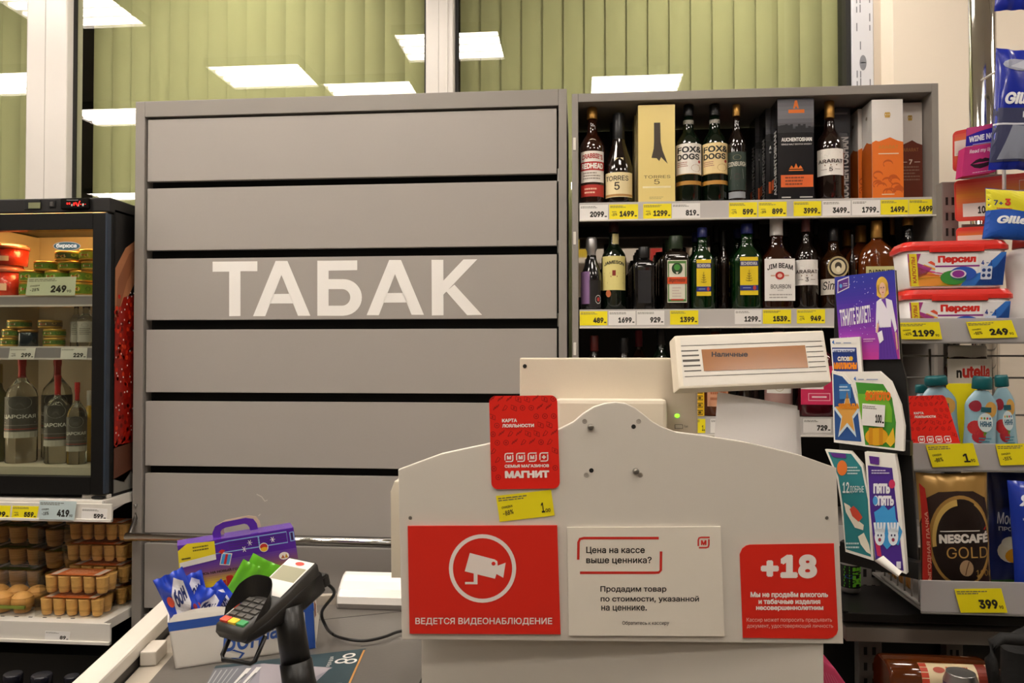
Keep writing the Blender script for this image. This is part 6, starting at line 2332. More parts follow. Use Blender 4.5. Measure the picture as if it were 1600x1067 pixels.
a.text('utella', .30, .66, .80, .88, '#cf2a1f', .04)
a.ell(.32, .36, .22, .16, '#b5763a', n=18)
a.ell(.36, .40, .15, .10, '#efe6da', 2, 16)
a.poly([(.05, .05), (.3, .18), (.5, .05), (.5, 0), (.05, 0)], '#a8382c', 2)
a.build('label', nj, world=False)

# fruit puree pouches
PALE = mat('pale blue pouch film', '#8fb3c2', .25, coat=.4)
TEALC = mat('teal cap', '#0f5a5f', .35)
def puree(a):
    a.ell(.26, .48, .22, .10, '#b52a2c', n=14)
    a.ell(.36, .36, .20, .09, '#a8202c', n=14)
    a.poly([(.44, .44), (.60, .42), (.52, .36)], '#4f8a2c')
    a.ell(.72, .74, .20, .11, '#c99a4a', n=14)
    a.ell(.25, .78, .18, .08, '#8f1f30', n=14)
    a.h = 2
    a.ell(.55, .56, .24, .13, '#c9d8da', n=18)
    a.h = 3
    a.rect(.40, .70, .72, .77, '#1f5560')
    a.text('НЯНЯ', .38, .50, .74, .575, '#2a5f7a', .03)
    for k_, cc in enumerate(('#d9a02c', '#4f9a4a', '#c8483a', '#3a7fb5')):
        a.ell(.42 + .09 * k_, .615, .03, .018, cc, n=8)
    a.small(.35, .20, .75, .36, 4, '#3f7f92', 5)
def fruit_pouch(lab, px0, px1, pyt, pyc, yd, ry, rz=0, vis=None):
    y = Y2 + yd
    zt_ = Z((px0 + px1) / 2, pyt, y)
    hP = zt_ - z_mid - .006
    w = X(px1, y) - X(px0, y)
    cx = (X(px0, y) + X(px1, y)) / 2
    base = Vector((cx, y, z_mid + .0012))
    t = thing('fruit_pouch', lab, 'pouch', base, 'fruit puree pouches with teal caps')
    M_ = Matrix.Rotation(R(rz), 4, 'Z') @ Matrix.Rotation(R(ry), 4, 'Y')
    def half(s):
        def f(u, v, l=0.0):
            uu = u if s < 0 else 1 - u
            sh = 1.0 if v < .78 else 1 - .62 * ((v - .78) / .22) ** 1.5
            x = (uu - .5) * w * sh * (.96 + .04 * math.cos(6 * v))
            th = .019 * (max(0, 1 - abs(2 * uu - 1) ** 2.4) ** .6) * (1 - .55 * v) + .0005
            return M_ @ Vector((x, s * th + s * l, .003 + (hP - .003) * v))
        return f
    m_ = MB()
    m_.grid(half(-1), 16, 18, PALE)
    m_.grid(half(1), 16, 18, PALE)
    a = Art(lambda x, y_, l: half(-1)(x, y_, l + .0005), m_)
    a.sub = .12
    a.h = 1
    puree(a)
    m_.build('pouch_body', t, world=False)
    ch = Z(px0, pyc, y) - zt_
    k = MB()
    k.loft([(.008, hP - .004), (.008, hP + .004)], mat('white spout', '#dcdcd8', .4), 14, M=M_)
    k.loft([(w * .26, hP + .002), (w * .29, hP + .004), (w * .28, hP + ch * .8), (w * .24, hP + ch)], TEALC, 18, M=M_, dep=.7)
    k.build('cap', t, world=False)
    return t
fruit_pouch('pale blue fruit pouch with teal cap, left one behind the red card', 1440, 1502, 600, 583, .055, -4)
fruit_pouch('pale blue fruit pouch with teal cap, middle one showing raspberries', 1500, 1554, 606, 584, .035, 3)
fruit_pouch('pale blue fruit pouch with teal cap, right one beside the wire end', 1553, 1590, 602, 582, .05, -3, -6)
fruit_pouch('pale blue fruit pouch, farthest left and mostly hidden behind the red card', 1422, 1456, 612, 597, .095, 0)
yc_ = MB().box((X(1478, Y2 + .082), Y2 + .082, z_mid + .001), (X(1526, Y2 + .082), Y2 + .0835, Z(1500, 599, Y2 + .082)), ink(YEL), .0004).build('price_card')
cb = Vector((X(1502, Y2 + .082), Y2 + .082, z_mid + .001))
for v in yc_.data.vertices:
    v.co -= cb
yc_.location = cb
tag(yc_, 'plain yellow card standing between the pouches and the spread jar', 'card')

# red loyalty card leaning in the middle lip
lq = quad(P(1421, 722, Y2 + .012), P(1510, 722, Y2 + .012), P(1476, 617, Y2 + .030), P(1413, 619, Y2 + .030))
rounded_card('loyalty_card', 'red loyalty card leaning in the clear lip of the till rack beside the pouches', 'card', ydown(lq, 500, 680), 500, 680, 40, CARDR, loyalty_art, .0012)

# coffee pouch
CG = mat('coffee pouch gold foil', '#b08a4c', .3, metal=.35)
def coffee(a):
    a.poly([(0, 0), (1, 0), (1, .60), (.93, .80), (.75, .86), (.5, .87), (.25, .86), (.07, .80), (0, .60)], '#2a1710', 1)
    cx_, cy_ = .53, .47
    a.ell(cx_, cy_, .46, .365, '#a07a3c', 2, 40)
    a.ell(cx_ + .005, cy_ - .003, .425, .34, '#1d0f0a', 3, 40)
    a.ring(cx_ - .01, cy_ + .01, .405, .325, .05, '#c9a65a', 4, 40, 95, 190)
    a.ring(cx_, cy_, .43, .345, .018, '#b08a48', 4, 40, -60, 60)
    w_ = '#e6dfd6'
    a.text('NESCAFÉ', .20, .455, .94, .545, w_, .045, h=5)
    a.rect(.22, .548, .80, .556, w_, 5)
    a.poly([(.86, .56), (.92, .59), (.89, .555)], '#b5241c', 6)
    a.text('GOLD', .30, .335, .92, .425, '#b98f4e', .0, h=5)
    a.ell(.58, .255, .10, .065, '#a88a68', 5, 18)
    a.line([(.56, .20), (.58, .25), (.62, .31)], .012, '#5a3a24', 6)
    a.text('190г', .72, .19, .97, .24, '#a8823f', .0, h=5)
    a.poly([(0, .0), (.02, .92), (.085, .88), (.115, .04)], '#b8281f', 5)
    b = Art(lambda x, y, l: a.f(.035 + .045 * y + .03 * (1 - x), x, l), a.mb)
    b.h = 7
    b.text('ВЫГОДНАЯ ПАЧКА', .12, 1, .70, 0, '#e0a088', .02)
pc = quad(P(1440, 944, Y1 + .055), P(1549, 944, Y1 + .055), P(1544, 744, Y1 + .055), P(1430, 747, Y1 + .055))
ctr = pc(.5, .5)
wC = (pc(1, .5) - pc(0, .5)).length
hC = (pc(.5, 1) - pc(.5, 0)).length
cz = z_lo + .0045 + hC / 2
pouch('coffee_pouch', 'gold topped coffee pouch with dark round design and red side strip', 'pouch', (ctr.x, Y1 + .055, cz), wC, hC, .046, CG, rot(0, -2, 0), coffee, .05, 4)
# chocolate bars behind it in the wire basket
for k in range(3):
    pouch('chocolate_bag', 'gold brown sweet bag in the lowest basket, %s' % ('nearest the coffee pouch', 'in the middle of the wire side', 'rearmost beside the upright')[k], 'sweet bag', (RXL + .020, Y1 + .112 + k * .050, z_lo + .060), .046, .105, .014, mat('gold brown film', '#9a6a34', .3, metal=.4), rot(0, 0, -90), lambda a: a.poly([(.2, .3), (.8, .4), (.7, .7), (.3, .6)], '#5a2f1a'), .15, 30 + k, 'sweet bags in the wire basket')
# mayonnaise pouches
NAVY = mat('navy pouch film', '#1b2a6a', .28, coat=.4)
BLUP = mat('blue pouch film', '#1c39a8', .28, coat=.4)
def mayo(a):
    w_ = '#dfe2ec'
    a.text('Московский', .10, .52, .95, .62, w_, .01, shear=.2)
    a.text('ПРОВАНСАЛЬ', .12, .465, .98, .50, w_, .02)
    a.ell(.36, .30, .26, .10, '#efe6cc', n=18)
    a.ell(.40, .26, .17, .06, '#e9a41c', 2, 16)
    a.ell(.34, .37, .18, .05, '#f3ecd6', 2, 14)
    a.ell(.70, .17, .28, .10, '#f1e9d2', n=18)
    a.ell(.70, .17, .15, .065, '#eab21e', 2, 16)
    a.rect(0, 0, 1, .05, '#3f7a3a', 1)
yy = Y1 + .045
m1 = P(1560, 830, yy)
pouch('mayonnaise_pouch', 'navy sauce pouch with egg picture right of the coffee pouch', 'pouch', (X(1580, Y1 + .15), Y1 + .15, z_lo + .0018 + .135), .105, .262, .040, NAVY, rot(0, 0, 0), mayo, .06, 6)
def ya(a):
    a.text('Яр', .12, .78, .60, .90, '#dfe4f2', .02, shear=.2)
    a.small(.15, .68, .6, .72, 1, '#b9c4e2', 5)
pouch('mayonnaise_pouch', 'bright blue sauce pouch at the right picture edge', 'pouch', (X(1617, Y1 + .04), Y1 + .04, z_lo + .0018 + .126), .10, .250, .045, BLUP, rot(0, -3, 0), ya, .06, 9)
pouch('mayonnaise_pouch', 'dark navy sauce pouch behind the bright blue one', 'pouch', (X(1612, Y1 + .20), Y1 + .20, z_lo + .0018 + .133), .11, .262, .035, NAVY, rot(0, 0, 0), None, .06, 12)

# hanging goods: orange cards, a magenta box, razor bags, each on a hook of the rack
def hook(px, py, yf, yb=YB - .003, nm='hook'):
    a = P(px, py, yf)
    b = Vector((a.x, yb, a.z + .004))
    MB().tube([a + Vector((0, .026, .0)), a + Vector((0, .04, -.001)), b], .0026, mat('white hook wire', '#dcd9d4', .35), 8).build(nm, TRK)
def orange_card(lab, tl, tr, br, bl_, yf, draw=None):
    fq_ = quad(P(*bl_, yf), P(*br, yf), P(*tr, yf), P(*tl, yf))
    w = (P(*br, yf) - P(*bl_, yf)).length * 1000
    h = (P(*tl, yf) - P(*bl_, yf)).length * 1000
    def d__(a):
        a.grad(3, h - 3, w - 3, 8, ['#dc4a3c', '#dd6a48', '#e2913a', '#dc5a48'], 1, 14)
        if draw:
            a.h = 2
            draw(a, w, h)
    return rounded_card('hook_card', lab, 'card', ydown(fq_, w, h), w, h, 9, mat('coral card', '#d9483c', .4), d__, .0015, 'orange price cards on the rack hooks', base=P((bl_[0] + br[0]) / 2, (bl_[1] + br[1]) / 2, yf))
YH = 1.80
orange_card('coral orange hook card behind the magenta box, topmost of three', (1489, 206), (1563, 190), (1563, 262), (1489, 268), YH, lambda a, w, h: (a.rect(3, h * .25, w * .42, h * .62, '#e6dccd'), a.small(6, h * .55, w * .36, h * .40 if False else h * .60, 2, '#b5a99c', 3)))
orange_card('coral orange hook card with white price slip, middle of three', (1491, 283), (1640, 265), (1640, 340), (1493, 346), YH + .005, lambda a, w, h: (a.rect(w * .08, h * .58, w * .40, h * .90, '#e9e4dc'), a.text('10', w * .24, h * .84, w * .32, h * .66, '#2a2622', .04, h=3), a.frame(w * .68, h * .15, w * .76, h * .38, 1.2, '#e8c9bb'), a.frame(w * .68, h * .5, w * .80, h * .72, 1.2, '#e8c9bb')))
orange_card('coral orange hook card just above the red tub lid, lowest of three', (1494, 356), (1560, 352), (1560, 386), (1495, 388), YH + .01, lambda a, w, h: a.rect(w * .02, h * .4, w * .9, h * .72, '#e6dccd'))
YW_ = 1.755
def q_off(p, yf):
    return P(p[0], p[1], yf)
wn = thing('gift_box', 'small magenta and purple box with dark lips hanging on the rack', 'box', P(1532, 276, YW_))
bl_, br_, tr_, tl_ = (P(1503, 276, YW_), P(1556, 268, YW_), P(1562, 222, YW_), P(1508, 230, YW_))
nrm = (br_ - bl_).cross(tl_ - bl_).normalized()
m_ = MB().hexa([bl_, br_, tr_, tl_, bl_ - nrm * .03, br_ - nrm * .03, tr_ - nrm * .03, tl_ - nrm * .03], mat('magenta board', '#b52a6a', .35), .001)
f_ = quad(bl_, br_, tr_, tl_)
a = Art(f_, m_)
a.h = 1
a.rect(0, 0, 1, 1, gloss_ink('#c23a78'))
a.h = 2
a.text('Read my lips', .15, .72, .85, .88, '#f2dfe8', .01)
a.poly([(.20, .36), (.36, .50), (.48, .54), (.55, .51), (.62, .54), (.74, .50), (.90, .40), (.72, .24), (.52, .19), (.34, .24)], '#2c1420')
a.poly([(.26, .37), (.45, .41), (.58, .40), (.84, .40), (.58, .36), (.42, .35)], '#c23a78', 3)
a.small(.3, .05, .9, .10, 1, '#e6b8cf', 3)
m_.build('box_body', wn)
hq = quad(P(1509, 229, YW_ + .004), P(1562, 221, YW_ + .004), P(1560, 192, YW_ + .004), P(1511, 200, YW_ + .004))
m_ = MB().slab([hq(0, 0), hq(1, 0), hq(1, 1), hq(0, 1)], hq.n, .0012, gloss_ink('#3a2fa0'))
a = Art(hq, m_)
a.h = 1
a.poly([(0, .55), (0, 1), (1, 1), (1, .85), (.4, .72)], '#c4427c')
a.text('WINE NOT', .08, .18, .96, .50, '#eeeaf2', .04, h=2, skew=.06)
a.rect(.2, .02, .8, .07, '#a9a0d8')
m_.build('header_card', wn)
hook(1538, 200, YW_ - .015)
RAZ = mat('blue razor bag film', '#16299a', .25, coat=.5)
def raz(a):
    a.poly([(0, .06), (1, .06), (1, .50), (0, .50)], '#2b2f52', 1)
    a.poly([(.10, .08), (.85, .08), (.75, .34), (.30, .36)], '#7f8494', 2)
    a.rect(0, .36, 1, .375, '#c9ccd6', 3)
    a.text('Gillette', .14, .53, .92, .63, '#e9ebf2', .04, h=3, shear=.2)
    a.ell(.35, .86, .26, .05, '#8f93a8', 2, 14)
    a.poly([(.20, .84), (.5, .92), (.52, .82)], '#b3b6c4', 3)
    a.poly([(.55, .88), (.95, .93), (.95, .83), (.62, .82)], '#3f8fa8', 3)
    a.rect(.45, .42, .95, .47, '#c9ccd6', 3)
yR = 1.715
c = P(1600, 172, yR)
pouch('razor_bag', 'tall dark blue razor bag hanging at the right picture edge', 'razor bag', (X(1601, yR), yR, Z(1600, 172, yR)), X(1648, yR) - X(1554, yR), Z(1600, 76, yR) - Z(1600, 268, yR), .03, RAZ, rot(0, 4, 0), raz, .10, 14)
hook(1590, 90, yR - .004)
def raz2(a):
    a.poly([(0, .55), (.3, .60), (1, .50), (1, .98), (0, .98)], '#d9cf22', 1)
    a.poly([(0, .0), (1, .0), (1, .50), (.3, .60), (0, .55)], '#1f55b5', 2)
    a.text('7+', .10, .66, .24, .76, '#2a3a7a', .02, h=3)
    a.text('3', .27, .66, .36, .80, '#c8341f', .05, h=3)
    a.text('Gillette', .16, .30, .92, .46, '#edeff2', .04, h=4, shear=.2)
    a.small(.14, .58, .4, .62, 1, '#c8502f', 3, 3)
pouch('razor_bag', 'yellow and blue razor bag hanging above the white detergent bottle', 'razor bag', (X(1590, yR - .005), yR - .005, Z(1590, 336, yR - .005)), X(1642, yR) - X(1540, yR), Z(1600, 296, yR) - Z(1600, 376, yR), .022, RAZ, rot(0, 4, 0), raz2, .08, 17)
hook(1600, 302, yR - .008)
pouch('razor_bag', 'dark blue bag whose lower edge shows at the top right corner', 'razor bag', (X(1606, yR), yR, Z(1600, -70, yR)), X(1648, yR) - X(1564, yR), Z(1600, -158, yR) - Z(1600, 18, yR), .03, RAZ, rot(0, 3, 0), None, .10, 19)
hook(1600, -150, yR - .004)
MB().tube([P(1569, 262, yR + .03), P(1569, 302, yR + .03)], .004, mat('white hook wire', '#dcd9d4', .35), 8).build('hook_drop', TRK)
# taller post that carries the upper hooks
MB().box((RXR - .05, YB, 0), (RXR, YB + .03, 2.75), RACKG, .002).build('upright', TRK)
for z in (Z(1600, 84, YB), Z(1600, -152, YB), Z(1600, 296, YB)):
    MB().box((X(1560, YB), YB - .004, z - .006), (RXR, YB, z + .004), RACKG, .001).build('peg_bar', TRK)

# ------------------------------------------------------------------ lottery leaflet stand
LA = R(35)
LN_ = Vector((-math.sin(LA), -math.cos(LA), 0))
LO = P(1362, 560, 1.55)
def LP(h):
    return Plane(LO + LN_ * h, LN_)
STD = thing('leaflet_stand', 'black leaflet stand holding lottery leaflets between desk and till rack', 'stand', P(1380, 900, 1.57))
BLKS = mat('black stand plastic', '#141313', .4)
pl = LP(0)
MB().slab([pl.hit(*q_) for q_ in [(1304, 434), (1399, 422), (1409, 565), (1416, 592), (1424, 704), (1436, 902), (1375, 884), (1312, 712), (1302, 600)]][::-1], LN_, .008, BLKS, .001).build('back_board', STD)
for (l, r_, yt1, yt2, yb1, yb2) in ((1302, 1422, 676, 690, 700, 712), (1300, 1435, 846, 880, 878, 906)):
    p2 = LP(.024)
    MB().slab([p2.hit(l + 12, yt1), p2.hit(r_, yt2), p2.hit(r_, yb2), p2.hit(l + 12, yb1)][::-1], LN_, .022, BLKS, .001).build('pocket', STD)
ft = pl.hit(1404, 712)
MB().box((ft.x - .010, ft.y + .012, ft.z - .02), (ft.x + .010, Y2 + .0, ft.z), BLKS, .001).build('bracket', STD)
def leaflet(name, lab, outline, h, thick, col, draw, group=None):
    p_ = LP(h)
    pts_ = [p_.hit(*q_) for q_ in outline]
    m_ = MB().slab(pts_[::-1], LN_, thick, PAPER)
    a = Art(lambda x, y, l: p_.hit(x, y, l), m_)
    a.h = 1
    if col:
        a.poly(outline, col)
        a.h = 2
    draw(a)
    o_ = m_.build(name)
    b_ = p_.hit(sum(q_[0] for q_ in outline) / len(outline), max(q_[1] for q_ in outline))
    for v in o_.data.vertices:
        v.co -= b_
    o_.location = b_
    return tag(o_, lab, 'leaflet', group)
def zq(x, y):       # close view of the stand: 620 x 1067 view of 1260..1440, 410..720
    return (1260 + x * .2903, 410 + y * .2905)
def poster_draw(a):
    f0 = quad_px(LP(.0062), (1313.5, 562.5), (1406, 561), (1398, 421.5), (1304, 433))
    g = Art(f0, a.mb)
    g.grad(0, 1, 1, 0, ['#27339c', '#3d2fa0', '#6a2fa8', '#9a3aa8', '#c43a94'], 1, 24)
    g.h = 2
    rn_ = random.Random(2)
    for k_ in range(46):
        x, y = rn_.random() * .66, .25 + rn_.random() * .72
        g.ell(x, y, .006, .005, '#cfc9ea', n=6)
    g.poly([(.03, .80), (.24, .855), (.25, .99), (.05, .955)], '#d9d2e0', 2)
    g.poly([(.045, .815), (.23, .865), (.24, .975), (.06, .94)], '#5a2a86', 3)
    g.ell(.10, .885, .025, .025, '#5aa0d8', 4, 12)
    g.small(.14, .87, .22, .92, 2, '#c9bfe0', 4, 4)
    g.text('ТЯНИТЕ БИЛЕТ!', .045, .40, .565, .60, '#efe9f4', .02, h=3, skew=.03)
    g.small(.42, .20, .62, .25, 2, '#d9a6d0', 5, 3)
    # printed stewardess-like figure: blond hair, white blouse, violet scarf and skirt
    sk, hr = '#e2b394', '#e3b748'
    g.ell(.785, .835, .095, .105, hr, 3, 20)
    g.poly([(.70, .85), (.69, .73), (.74, .70), (.83, .70), (.885, .74), (.88, .86)], hr, 3)
    g.ell(.79, .80, .055, .075, sk, 4, 18)
    g.rect(.765, .66, .815, .74, sk, 4)
    for ex_ in (.77, .81):
        g.ell(ex_, .815, .009, .007, '#3a3f6a', 5, 8)
    g.poly([(.775, .765), (.81, .765), (.793, .752)], '#b53a44', 5)
    g.poly([(.74, .69), (.84, .69), (.93, .66), (.955, .52), (.985, .34), (.95, .30), (.90, .46), (.89, .36), (.70, .36), (.69, .46), (.665, .30), (.635, .31), (.66, .52), (.68, .66)], '#e9e4ee', 4)
    g.poly([(.76, .68), (.83, .69), (.84, .57), (.80, .63)], '#6a3aa0', 5)
    g.poly([(.70, .365), (.89, .365), (.97, .0), (.66, .0)], '#5a2f9a', 4)
    for k_ in range(5):
        g.line([(.73 + .035 * k_, .35), (.70 + .055 * k_, .02)], .006, '#4a2486', 5)
    g.poly([(.64, .31), (.67, .31), (.70, .40), (.67, .42)], sk, 5)
    g.poly([(.95, .30), (.975, .30), (.985, .12), (.965, .10)], sk, 5)
    g.poly([(.66, .30), (.74, .33), (.76, .22), (.69, .18)], '#efeaf2', 6)
leaflet('lottery_poster', 'violet lottery poster with blond woman at the top of the black stand', [(1304, 433), (1398, 421.5), (1406, 561), (1313.5, 562.5)], .006, .003, None, poster_draw)
def leafA(a):
    a.poly([(1300, 543), (1338, 543), (1341, 580), (1303, 580)], '#1f3a86')
    a.rect(1301, 545, 1336, 550, '#d6dcec', 3)
    a.text('МЕТАЛЛИОН', 1303, 552, 1336, 547, '#26407f', .02, h=4)
    a.text('СЛОВИ', 1309, 564, 1332, 557, '#e6e2da', .04, h=3)
    a.text('МИЛЛИОНЫ', 1303, 577, 1339, 566, '#e88a1c', .06, h=3)
    a.ell(1330, 560, 3, 3.5, '#e8b83a', 4, 10)
    a.poly([(1300, 535), (1303, 531), (1304, 538)], '#2f6fc0', 3)
    a.rect(1306, 535, 1314, 536.5, '#8f9ab8', 3)
    a.rect(1318, 535, 1330, 536.5, '#8f9ab8', 3)
leaflet('lottery_leaflet', 'white topped leaflet with orange lettering on dark blue, just under the poster', [(1297, 529), (1343, 526), (1347, 580), (1350, 600), (1303, 600)], .018, .010, None, leafA, 'lottery leaflets in the black stand')
def leafB(a):
    a.poly([(1302, 584), (1316, 588), (1331, 605), (1340, 640), (1346, 690), (1305, 687)], '#27508f')
    a.h = 3
    c_ = (1324, 655)
    st = []
    for k_ in range(10):
        r1 = (24, 42) if k_ % 2 == 0 else (10, 17)
        t_ = R(-90 + 36 * k_)
        st.append((c_[0] + r1[0] * math.cos(t_), c_[1] - 6 + r1[1] * math.sin(t_)))
    a.poly(st, '#c9dbe8')
    a.h = 4
    st2 = [(c_[0] + (x - c_[0]) * .82, c_[1] - 4 + (y - c_[1]) * .84) for x, y in st]
    a.poly(st2, '#dba04a')
    a.poly([(1312, 600), (1330, 600), (1330, 622), (1312, 624)], '#3a78b5', 4)
    a.text('ЗВЕЗДА', 1310, 640, 1343, 630, '#e08a1c', .06, h=6)
    a.small(1312, 602, 1328, 612, 2, '#bcd6ea', 5, 6)
leaflet('lottery_leaflet', 'blue leaflet with large golden star, left in the upper pocket', [(1300, 579), (1316, 583), (1334, 600), (1344, 640), (1350, 697), (1303, 691)], .036, .010, None, leafB, 'lottery leaflets in the black stand')
def leafC(a):
    a.poly([(1337, 597), (1380, 600), (1394, 622), (1400, 660), (1398, 700), (1352, 695), (1345, 640)], '#3f8f2c')
    a.h = 3
    a.poly([(1340, 615), (1386, 617), (1394, 640), (1394, 660), (1346, 655)], '#6fb02c')
    a.text('ЗОЛОТО', 1352, 626, 1392, 612, '#e2761c', .07, h=5)
    a.text('ПОДКОВЫ', 1354, 618, 1384, 610, '#e8c23a', .04, h=4)
    a.ell(1370, 682, 18, 14, '#d8a11c', 4, 18)
    a.poly([(1384, 690), (1396, 668), (1399, 690), (1392, 698)], '#e2b52c', 5)
    a.rect(1358, 668, 1364, 695, '#c98a14', 5)
    a.rect(1374, 668, 1380, 695, '#c98a14', 5)
    a.poly([(1334, 592), (1337, 588), (1338, 595)], '#2f6fc0', 4)
    a.rect(1341, 592, 1350, 593.5, '#8f9ab8', 4)
    a.rect(1354, 592, 1372, 593.5, '#8f9ab8', 4)
leaflet('lottery_leaflet', 'green leaflet with gold coins and white border, right in the upper pocket', [(1327, 581), (1374, 580), (1392, 596), (1407, 632), (1413, 666), (1412, 705), (1348, 697), (1346, 650), (1338, 612)], .0365, .012, None, leafC, 'lottery leaflets in the black stand')
price_tag(LP(.0375), [(1347, 664), (1382, 667), (1383.5, 633), (1348, 630)], '100', 'white price tag reading 100 across the blue and green leaflets', prx=(.60, .88), group=None, lift=.0022)
def leafD(a):
    a.poly([(1294, 706), (1330, 709), (1346, 730), (1356, 780), (1361, 870), (1322, 858), (1317, 790), (1310, 745)], '#2b7f86')
    a.h = 3
    a.ell(1316, 731, 8, 12, '#e0762c', n=14)
    a.small(1324, 728, 1344, 742, 3, '#c9e0e0', 5, 3)
    a.text('12', 1317, 770, 1327, 753, '#e6efee', .02, h=4)
    a.text('ДОБРЫЕ', 1328, 771, 1350, 759, '#e6efee', .0, h=4)
    a.poly([(1319, 785), (1328, 790), (1340, 812), (1350, 820), (1349, 828), (1336, 824), (1322, 800)], '#ece4d2', 4)
    a.poly([(1328, 795), (1334, 790), (1341, 797), (1348, 808), (1342, 815), (1332, 806)], '#cf4a34', 5)
    a.poly([(1341, 838), (1350, 832), (1358, 850), (1361, 866), (1354, 862), (1345, 850)], '#ece4d2', 4)
    a.small(1322, 846, 1350, 858, 2, '#c9e0e0', 6, 3)
    a.poly([(1297, 707), (1322, 709), (1322, 716), (1302, 714)], '#5a2a86', 4)
leaflet('lottery_leaflet', 'teal leaflet with white hands and red heart, left in the lower pocket', [(1289, 702), (1330, 705), (1348, 726), (1359, 780), (1365, 876), (1321, 862), (1314, 790), (1307, 745)], .036, .010, None, leafD, 'lottery leaflets in the black stand')
def leafE(a):
    a.poly([(1356, 727), (1394, 731), (1402, 800), (1412, 892), (1368, 874), (1360, 800)], '#4a2a8a')
    a.h = 3
    a.poly([(1366, 838), (1372, 830), (1378, 870), (1371, 868)], '#c2305c')
    a.poly([(1366, 800), (1374, 795), (1380, 787), (1388, 797), (1398, 790), (1400, 810), (1410, 830), (1404, 852), (1396, 848), (1386, 858), (1376, 845), (1368, 845), (1370, 825)], '#3f9ad8', 3)
    a.text('ПЯТЬ', 1365, 771, 1391, 755, '#eceaf2', .06, h=4)
    a.text('ОПЯТЬ', 1365, 790, 1397, 774, '#eceaf2', .06, h=4)
    a.ell(1368, 782, 4, 7, '#4a9ad8', 5, 12)
    for (hx, hy) in ((1375, 832), (1396, 832)):
        a.ell(hx, hy + 6, 8, 14, '#e6eef4', 5, 16)
        for k_ in range(4):
            a.line([(hx - 6 + 4 * k_, hy), (hx - 8 + 5.2 * k_, hy - 16)], 3.6, '#e6eef4', 5)
        a.ell(hx - 2.5, hy + 4, 1.2, 2, '#26305a', 6, 8)
        a.ell(hx + 2.5, hy + 4, 1.2, 2, '#26305a', 6, 8)
        a.ell(hx, hy + 11, 2.5, 3, '#8f2f4a', 6, 10)
    a.ell(1394, 756, 5, 7, '#c8305a', 4, 12)
    a.small(1362, 733, 1390, 741, 2, '#d6cfe8', 5, 4)
    a.rect(1401, 877, 1408, 888, '#d9d6e2', 5)
    a.poly([(1358, 712), (1374, 714), (1374, 726), (1360, 724)], '#5a2a86', 4)
leaflet('lottery_leaflet', 'violet leaflet with two smiling white hands, right in the lower pocket', [(1351, 706), (1398, 710), (1404, 745), (1416, 897), (1406, 893), (1368, 877), (1358, 790)], .0435, .018, None, leafE, 'lottery leaflets in the black stand')
cf = quad_px(LP(.050), (1366, 876), (1404, 901), (1410, 893), (1380, 868))
def curl(u, v):
    return cf(u, v, .006 * math.sin(math.pi * v) + .004 * u)
cm = MB().grid(curl, 8, 6, mat('white paper slip', '#efece6', .55))
cm.grid(lambda u, v: curl(1 - u, v) + LN_ * -.0006, 8, 6, mat('white paper slip', '#efece6', .55))
o_ = cm.build('paper_slip')
tag(o_, 'curled white paper slip sticking out below the violet leaflet', 'paper')

# green can behind, items on the lowest shelf, black bag
yk = 1.80
rk = (X(1341, yk) - X(1311, yk)) / 2
kt = thing('drink_can', 'green and black energy drink can seen between the panel and the stand', 'can', (X(1326, yk), yk, Z(1327, 961, 1.66) + .007))
kh = Z(1327, 870, yk) - (Z(1327, 961, 1.66) + .007)
MB().loft([(rk * .82, 0), (rk * .97, .006), (rk, .012), (rk, kh - .014), (rk * .86, kh - .004), (rk * .85, kh), (rk * .78, kh - .003)], mat('can silver', '#a9a7a5', .3, metal=.8), 26).build('can_body', kt, world=False)
def kf(x, y, h):
    t_ = (x - .5) * 2 * math.pi
    return Vector(((rk + .0004 + h) * math.sin(t_), -(rk + .0004 + h) * math.cos(t_), .013 + (kh - .028) * y))
a = Art(kf)
a.rect(0, 0, 1, 1, '#10140e', n=26)
a.h = 1
b = Art(lambda x, y, l: kf(.47 + .20 * (1 - y), x, l), a.mb)
b.h = 2
b.text('DRIVE', .06, .95, .94, .05, '#7fe03a', .07)
for k_ in range(8):
    a.rect(.34 + .012 * (k_ % 2), .04 + .12 * k_, .44, .12 + .12 * k_, ('#6fd834', '#46a828')[k_ % 2], 1)
a.ell(.43, .52, .07, .08, '#1f4fb0', 2, 12)
a.build('can_print', kt, world=False)
# bottle lying on the lowest shelf
yb_ = 1.62
lb_ = thing('rum_bottle', 'amber bottle lying on its side on the lowest shelf with cream and red label', 'bottle', (X(1460, yb_), yb_, .3015))
zt_ = Z(1400, 1026, yb_)
rl = .048
zc = zt_ - rl
x0_, x1_ = X(1373, yb_), X(1590, yb_)
Mx = Matrix.Translation((x0_, yb_, zc)) @ Matrix.Rotation(R(90), 4, 'Y') @ Matrix.Rotation(R(0), 4, 'Z')
LL = x1_ - x0_
MB().loft([(rl * .9, 0), (rl, .006), (rl, LL * .72), (rl * .7, LL * .84), (rl * .35, LL * .93), (rl * .33, LL)], AMBERL, 30, M=Mx, ex=3).build('glass_body', lb_)
def bf(x, y, h):
    t_ = R(-25) + y * R(95)
    rr__ = rl + .0008 + h
    ex = 3.0
    ca, sa = math.cos(t_), math.sin(t_)
    e1 = math.copysign(abs(sa) ** (2 / ex), sa) * rr__
    e2 = math.copysign(abs(ca) ** (2 / ex), ca) * rr__
    return Vector((x0_ + LL * (.22 + .52 * x), yb_ - e2 * 1.0, zc + e1))
m_ = MB()
m_.grid(lambda u, v: bf(u, v, 0), 6, 12, ink('#e3cfa8'))
a = Art(bf, m_)
a.h = 1
for k_ in range(6):
    y0_ = k_ / 6
    a.rect(.0, y0_ + .01, .10, y0_ + .15, '#c8472f', 1)
